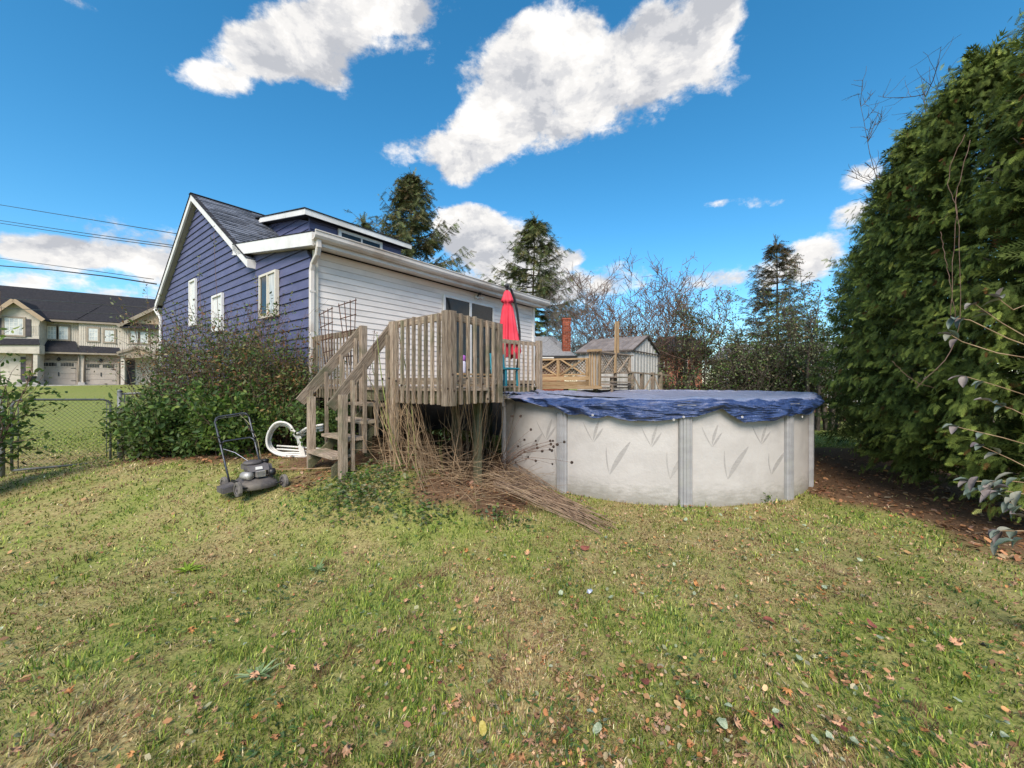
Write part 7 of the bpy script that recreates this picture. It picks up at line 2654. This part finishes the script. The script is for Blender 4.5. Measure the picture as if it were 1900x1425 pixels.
def curled_leaf(p, d, L, w, curl, mat):
    d = d.normalized()
    s = d.cross(Vector((0, 0, 1))).normalized()
    nn_ = s.cross(d)
    vs, fs = [], []
    N = 7
    for i in range(N + 1):
        f = i / N
        ww = w * math.sin(math.pi * (f * .93 + .04)) ** .8
        c = p + d * L * f - nn_ * (curl * f * f * L)
        for k in (-1, -.5, 0, .5, 1):
            vs.append(c + s * ww * k + nn_ * (abs(k) ** 1.5 * ww * rS.uniform(.6, .9)))
    for i in range(N):
        for k in range(4):
            b = i * 5 + k
            fs.append((b, b + 1, b + 6, b + 5))
    mobj('leaf', vs, fs, mat, sil, p, True)


for p, d, n in SP:
    for k in range(n):
        dd = d + rv(rS, .35) + Vector((0, 0, -.25))
        curled_leaf(p, dd, rS.uniform(.055, .085), rS.uniform(.012, .022), rS.uniform(.1, .6), rS.choice([SM[0], SM[0], SM[1], SM[2]]))

# ------------------------------------------------------------------ dead stems, canes and seed heads in front of the deck
def stems(name, label, cat, mat, paths, sides=4, group=None):
    b = paths[0][0][0]
    o = tubes(name, paths, mat, None, sides, b)
    tag(o, label, cat, group)
    return o


rD = random.Random(77)


def cane(px0, py0, px1, py1, d, r0, bend=0.0, n=7, dtop=None):
    a = lay(px0, py0, -.02)
    b = W(px1, py1, dtop or d)
    pts = []
    for i in range(n + 1):
        f = i / n
        p = a.lerp(b, f)
        p += Vector((bend * math.sin(math.pi * f) + rD.gauss(0, .006), rD.gauss(0, .008), 0))
        pts.append(p)
    return (pts, [r0 * (1 - .6 * i / n) for i in range(n + 1)])


GC = [((747, 898), (676, 690), .05), ((744, 900), (690, 660), -.06), ((758, 905), (742, 640), .03), ((772, 900), (735, 600), .05), ((738, 890), (700, 620), -.03)]
labs = ['green cane leaning left beside the stair post', 'second green cane leaning left, thicker', 'green cane standing upright in the middle', 'tall green cane with a bare tip at the deck post', 'slim green cane behind the others']
for (a, b, bend), lab in zip(GC, labs):
    dd = lay(*a).y
    pts, rr = cane(a[0], a[1], b[0], b[1], dd + .1, .011, bend)
    root = thing('cane', lab, 'cane', pts[0], 'green canes by the deck')
    tubes('stem', [(pts, rr)], M_stemgreen, root, 6, pts[0])
    # small side twigs with buds
    sp_ = []
    for k in range(9):
        i = rD.randint(2, 6)
        q, qr, _ = grow(rD, pts[i].lerp(pts[i + 1], rD.random()), Vector((rD.gauss(0, 1), rD.gauss(0, .5), 1)), rD.uniform(.05, .2), 3, .2, 0, .003, .0012)
        sp_.append((q, qr))
    tubes('side_twigs', sp_, M_twig, root, 3, pts[0])
# dense straw stems: several clumps
CL = [(800, 885, 42, (-70, -20), (725, 775), 'clump of tall dry straw stems leaning left against the deck rim'),
      (745, 880, 26, (-45, 15), (700, 770), 'clump of dry straw stems beside the stairs'),
      (862, 885, 34, (-25, 30), (700, 790), 'clump of dry upright stems under the deck corner post'),
      (905, 880, 22, (-20, 45), (690, 800), 'clump of dry stems by the left end of the pool')]
for (cx_, cy_, nn_, (t0, t1), (y0, y1), lab) in CL:
    nn_ = int(nn_ * .95)
    paths = []
    for k in range(nn_):
        bx = cx_ + rD.gauss(0, 16)
        by = cy_ + rD.uniform(-18, 14)
        dd = lay(bx, by).y
        tx, ty = bx + rD.uniform(t0, t1), rD.uniform(y0, y1)
        paths.append(cane(bx, by, tx, ty, dd + rD.uniform(-.1, .15), rD.uniform(.003, .0068), rD.gauss(0, .085)))
        if rD.random() < .6:
            pts = paths[-1][0]
            i = rD.randint(3, 6)
            q, qr, _ = grow(rD, pts[i], Vector((rD.gauss(0, 1), rD.gauss(0, .6), 1.0)), rD.uniform(.1, .3), 4, .12, 0, .0022, .0010)
            paths.append((q, qr))
    stems('stem_clump', lab, 'dead plant', M_straw, paths, 4, 'dry stem clumps in front of the deck')
# bent and broken stems lying through each other
paths = []
for k in range(330):
    bx, by = rD.uniform(690, 965), rD.gauss(885, 17)
    p = lay(bx, by, rD.uniform(.0, .28))
    a = rD.uniform(0, 6.28)
    q, qr, _ = grow(rD, p, Vector((math.cos(a), math.sin(a) * .6, rD.uniform(-.1, .5))), rD.uniform(.25, .8), 5, .08, -.05, rD.uniform(.002, .004), .0015)
    for v in q:
        v.z = max(v.z, gz(v.x, v.y) + .01)
    paths.append((q, qr))
o = stems('broken_reeds', 'tangle of bent and broken dry stems lying in front of the deck', 'dead plant', M_straw, paths, 3)
o['kind'] = 'stuff'
# the pile of cut stems
paths = []
for k in range(190):
    sx, sy = rD.uniform(905, 965), rD.uniform(855, 905)
    f = rD.random()
    ex_p, ey_p = 960 + 165 * f ** .6 + rD.gauss(0, 14), 905 + 78 * f ** .7 + rD.gauss(0, 8)
    a, b = lay(sx, sy, rD.uniform(.05, .30)), lay(ex_p, min(ey_p, 1000), rD.uniform(.01, .05))
    m = a.lerp(b, .5) + Vector((rD.gauss(0, .03), rD.gauss(0, .03), rD.uniform(-.03, .02)))
    paths.append(([a, a.lerp(m, .5), m, m.lerp(b, .5), b], [rD.uniform(.002, .005)] * 5))
o = stems('cut_stem_pile', 'pile of cut dry stems fanned out on the grass in front of the pool', 'brush pile', mk('cut_stem', (.17, .11, .075), (.38, .27, .18), 8, rough=.85), paths, 4)
# round seed heads on thin stems
HD = [(950, 772), (966, 772), (985, 797), (973, 816), (961, 828), (994, 818), (996, 825), (997, 831), (1006, 837), (1021, 818), (1026, 818), (1022, 824), (1020, 834), (1024, 836), (1027, 829), (1034, 825), (1047, 820), (980, 848), (994, 855), (1025, 861), (1061, 858), (957, 858), (942, 838), (973, 838)]
labn = 'round dark seed heads on thin stems hanging over the left pool wall'
p0 = lay(925, 885, .0)
sh = thing('seed_head_plant', 'dried plant with round dark seed heads leaning over the left pool wall', 'dead plant', p0)
paths = []
for (a, b) in HD:
    tip = W(a, b, 5.25 + (1050 - a) * .0045)
    mid = W(925 + (a - 925) * .45, 846 + (b - 850) * .35, 5.05)
    st = p0 + Vector((rD.uniform(-.08, .08), rD.uniform(-.06, .06), .0))
    paths.append(([st, st.lerp(mid, .5) + Vector((-.02, 0, .05)), mid, mid.lerp(tip, .55) + Vector((0, 0, .01)), tip], [.0035, .003, .0026, .002, .0016]))
tubes('stalks', paths, M_twig, sh, 4, p0)


def ball(name, p, r_, mat, parent):
    vs, fs = [], []
    rb = random.Random(int(p.x * 1e4))
    for j in range(1, 6):
        for i in range(9):
            th_, ph_ = math.pi * j / 6, 2 * math.pi * i / 9
            q = r_ * rb.uniform(.88, 1.12)
            vs.append(p + Vector((math.sin(th_) * math.cos(ph_), math.sin(th_) * math.sin(ph_), math.cos(th_))) * q)
    n0 = len(vs)
    vs += [p + Vector((0, 0, r_)), p - Vector((0, 0, r_))]
    for j in range(4):
        for i in range(9):
            k2 = (i + 1) % 9
            fs.append((j * 9 + i, (j + 1) * 9 + i, (j + 1) * 9 + k2, j * 9 + k2))
    for i in range(9):
        k2 = (i + 1) % 9
        fs.append((n0, i, k2))
        fs.append((n0 + 1, 36 + k2, 36 + i))
    return mobj(name, vs, fs, mat, parent, p, True)


for k, (a, b) in enumerate(HD):
    ball('seed_head', paths[k][0][-1], rD.uniform(.014, .021) * (1 if k < 21 else .7), M_seed, sh)
# seed heads high on the stems in front of the deck corner
for i, (lst, lab) in enumerate((([(840, 695), (850, 707), (831, 721), (843, 725)], 'dry stalks with round heads in front of the heavy corner post'),
                                ([(870, 686), (866, 702), (857, 716), (896, 712), (909, 720), (905, 740)], 'dry stalks with round heads in front of the right front railing'),
                                ([(710, 703), (722, 702), (735, 707), (745, 715), (695, 745)], 'dry stalks with small heads beside the left deck post'))):
    st = lay(lst[0][0] + 8, 885, 0)
    root = thing('seed_head_plant', lab, 'dead plant', st, 'seed head stalks in front of the deck')
    ps = []
    for (a, b) in lst:
        tip = W(a, b, 4.45)
        s2 = st + Vector((rD.uniform(-.1, .1), 0, 0))
        ps.append(([s2, s2.lerp(tip, .4) + Vector((.03, 0, 0)), s2.lerp(tip, .8), tip], [.004, .0035, .003, .002]))
    tubes('stalks', ps, M_straw, root, 4, st)
    for q, _ in ps:
        ball('seed_head', q[-1], .013, M_seed, root)

# climbing vines with tiny buds on posts
for (pts, d, lab) in (([(742, 760), (738, 700), (744, 650), (739, 612), (741, 600)], 4.95, 'dry vine with small buds climbing the left deck post'),
                      ([(912, 745), (908, 700), (905, 660), (901, 620), (905, 600), (898, 597)], 5.3, 'brown vine with dry leaves on the right end of the front railing'),
                      ([(690, 740), (686, 690), (692, 650), (694, 620), (696, 612)], 5.2, 'thin dry weed standing by the upper stair post')):
    ps = [W(a, b, d) for a, b in pts]
    root = thing('dry_vine', lab, 'vine', ps[0])
    tube('stem', ps, .0035, M_twig, root, 4)
    an = []
    for k in range(46):
        f = rD.uniform(0, len(ps) - 1.01)
        i = int(f)
        an.append(tuple(ps[i].lerp(ps[i + 1], f - i) + rv(rD, .012)))
    leaves_at(an, [(0, 0, -1)] * len(an), 1, .008, .022, np.array([[.12, .07, .04], [.07, .045, .03], [.2, .12, .06]]), M_leafdry, 'buds', root, ps[0])
# fresh shoot under the deck
shrub('shoot', 'lone pale green shoot with fresh leaves growing in the dark under the deck', 'shoot', *(lambda p: (p.x, p.y))(lay(822, 872)), .85, .15, 2, np.array([[.25, .33, .14], [.2, .28, .1]]), .05, 99, M_stemgreen, per=2, sub=3, leaf_from=.5)

# ground cover of ivy-like leaves in front of the stairs
n = 1500
x = RNG.normal(-1.72, .30, n)
y = RNG.normal(4.55, .25, n)
k = (y < 5.1) & (y > 4.0)
x, y = x[k], y[k]
x2 = RNG.normal(-.1, .16, 160)
y2 = RNG.normal(4.4, .10, 160)
x3 = RNG.normal(-1.0, .22, 240)
y3 = RNG.normal(4.25, .10, 240)
x, y = np.concatenate([x, x2, x3]), np.concatenate([y, y2, y3])
n = len(x)
h = np.abs(RNG.normal(0, .07, n)) * np.exp(-((x + 1.7) / .7) ** 2) + .02
Z = np.stack([RNG.normal(0, .45, n), RNG.normal(-.2, .45, n), np.ones(n)], -1)
S = RNG.uniform(.022, .058, n)
S = np.stack([S, S * 1.35, S], -1)
o = scatter('ground_ivy', LEAF_T, LEAF_F, np.stack([x, y, ground(x, y) + h], -1), unit(n) * [1, 1, .3], Z, S, pick(np.vstack([G_DEEP, G_BRIGHT, G_GREY]), n), M_leaf)
tag(o, 'low dark green ivy like ground cover in front of the deck stairs', 'ground cover', kind='stuff')
# tall weeds at the foot of the pool wall
for px, py, n_, lab in ((1292, 932, 40, 'green weed tuft right beside the middle pool upright'), (1330, 932, 26, 'small round leaved weed at the foot of the pool wall'), (1262, 930, 22, 'pale weed tuft left beside the middle pool upright'), (1425, 935, 40, 'light green weeds at the foot of the right pool upright')):
    p = lay(px, py, 0)
    Pn = np.array(tuple(p)) + RNG.normal(0, .035, (n_, 3)) + [0, 0, .05]
    Pn[:, 2] = np.abs(Pn[:, 2] - p.z) + p.z + .01
    root = thing('weed_tuft', lab, 'weed', p, 'weeds along the pool wall')
    scatter('leaves', LEAF_T, LEAF_F, Pn, unit(n_) + [0, 0, .4], unit(n_) + [0, 0, .6], RNG.uniform(.02, .05, n_), pick(G_BRIGHT, n_), M_leaf, root, p)
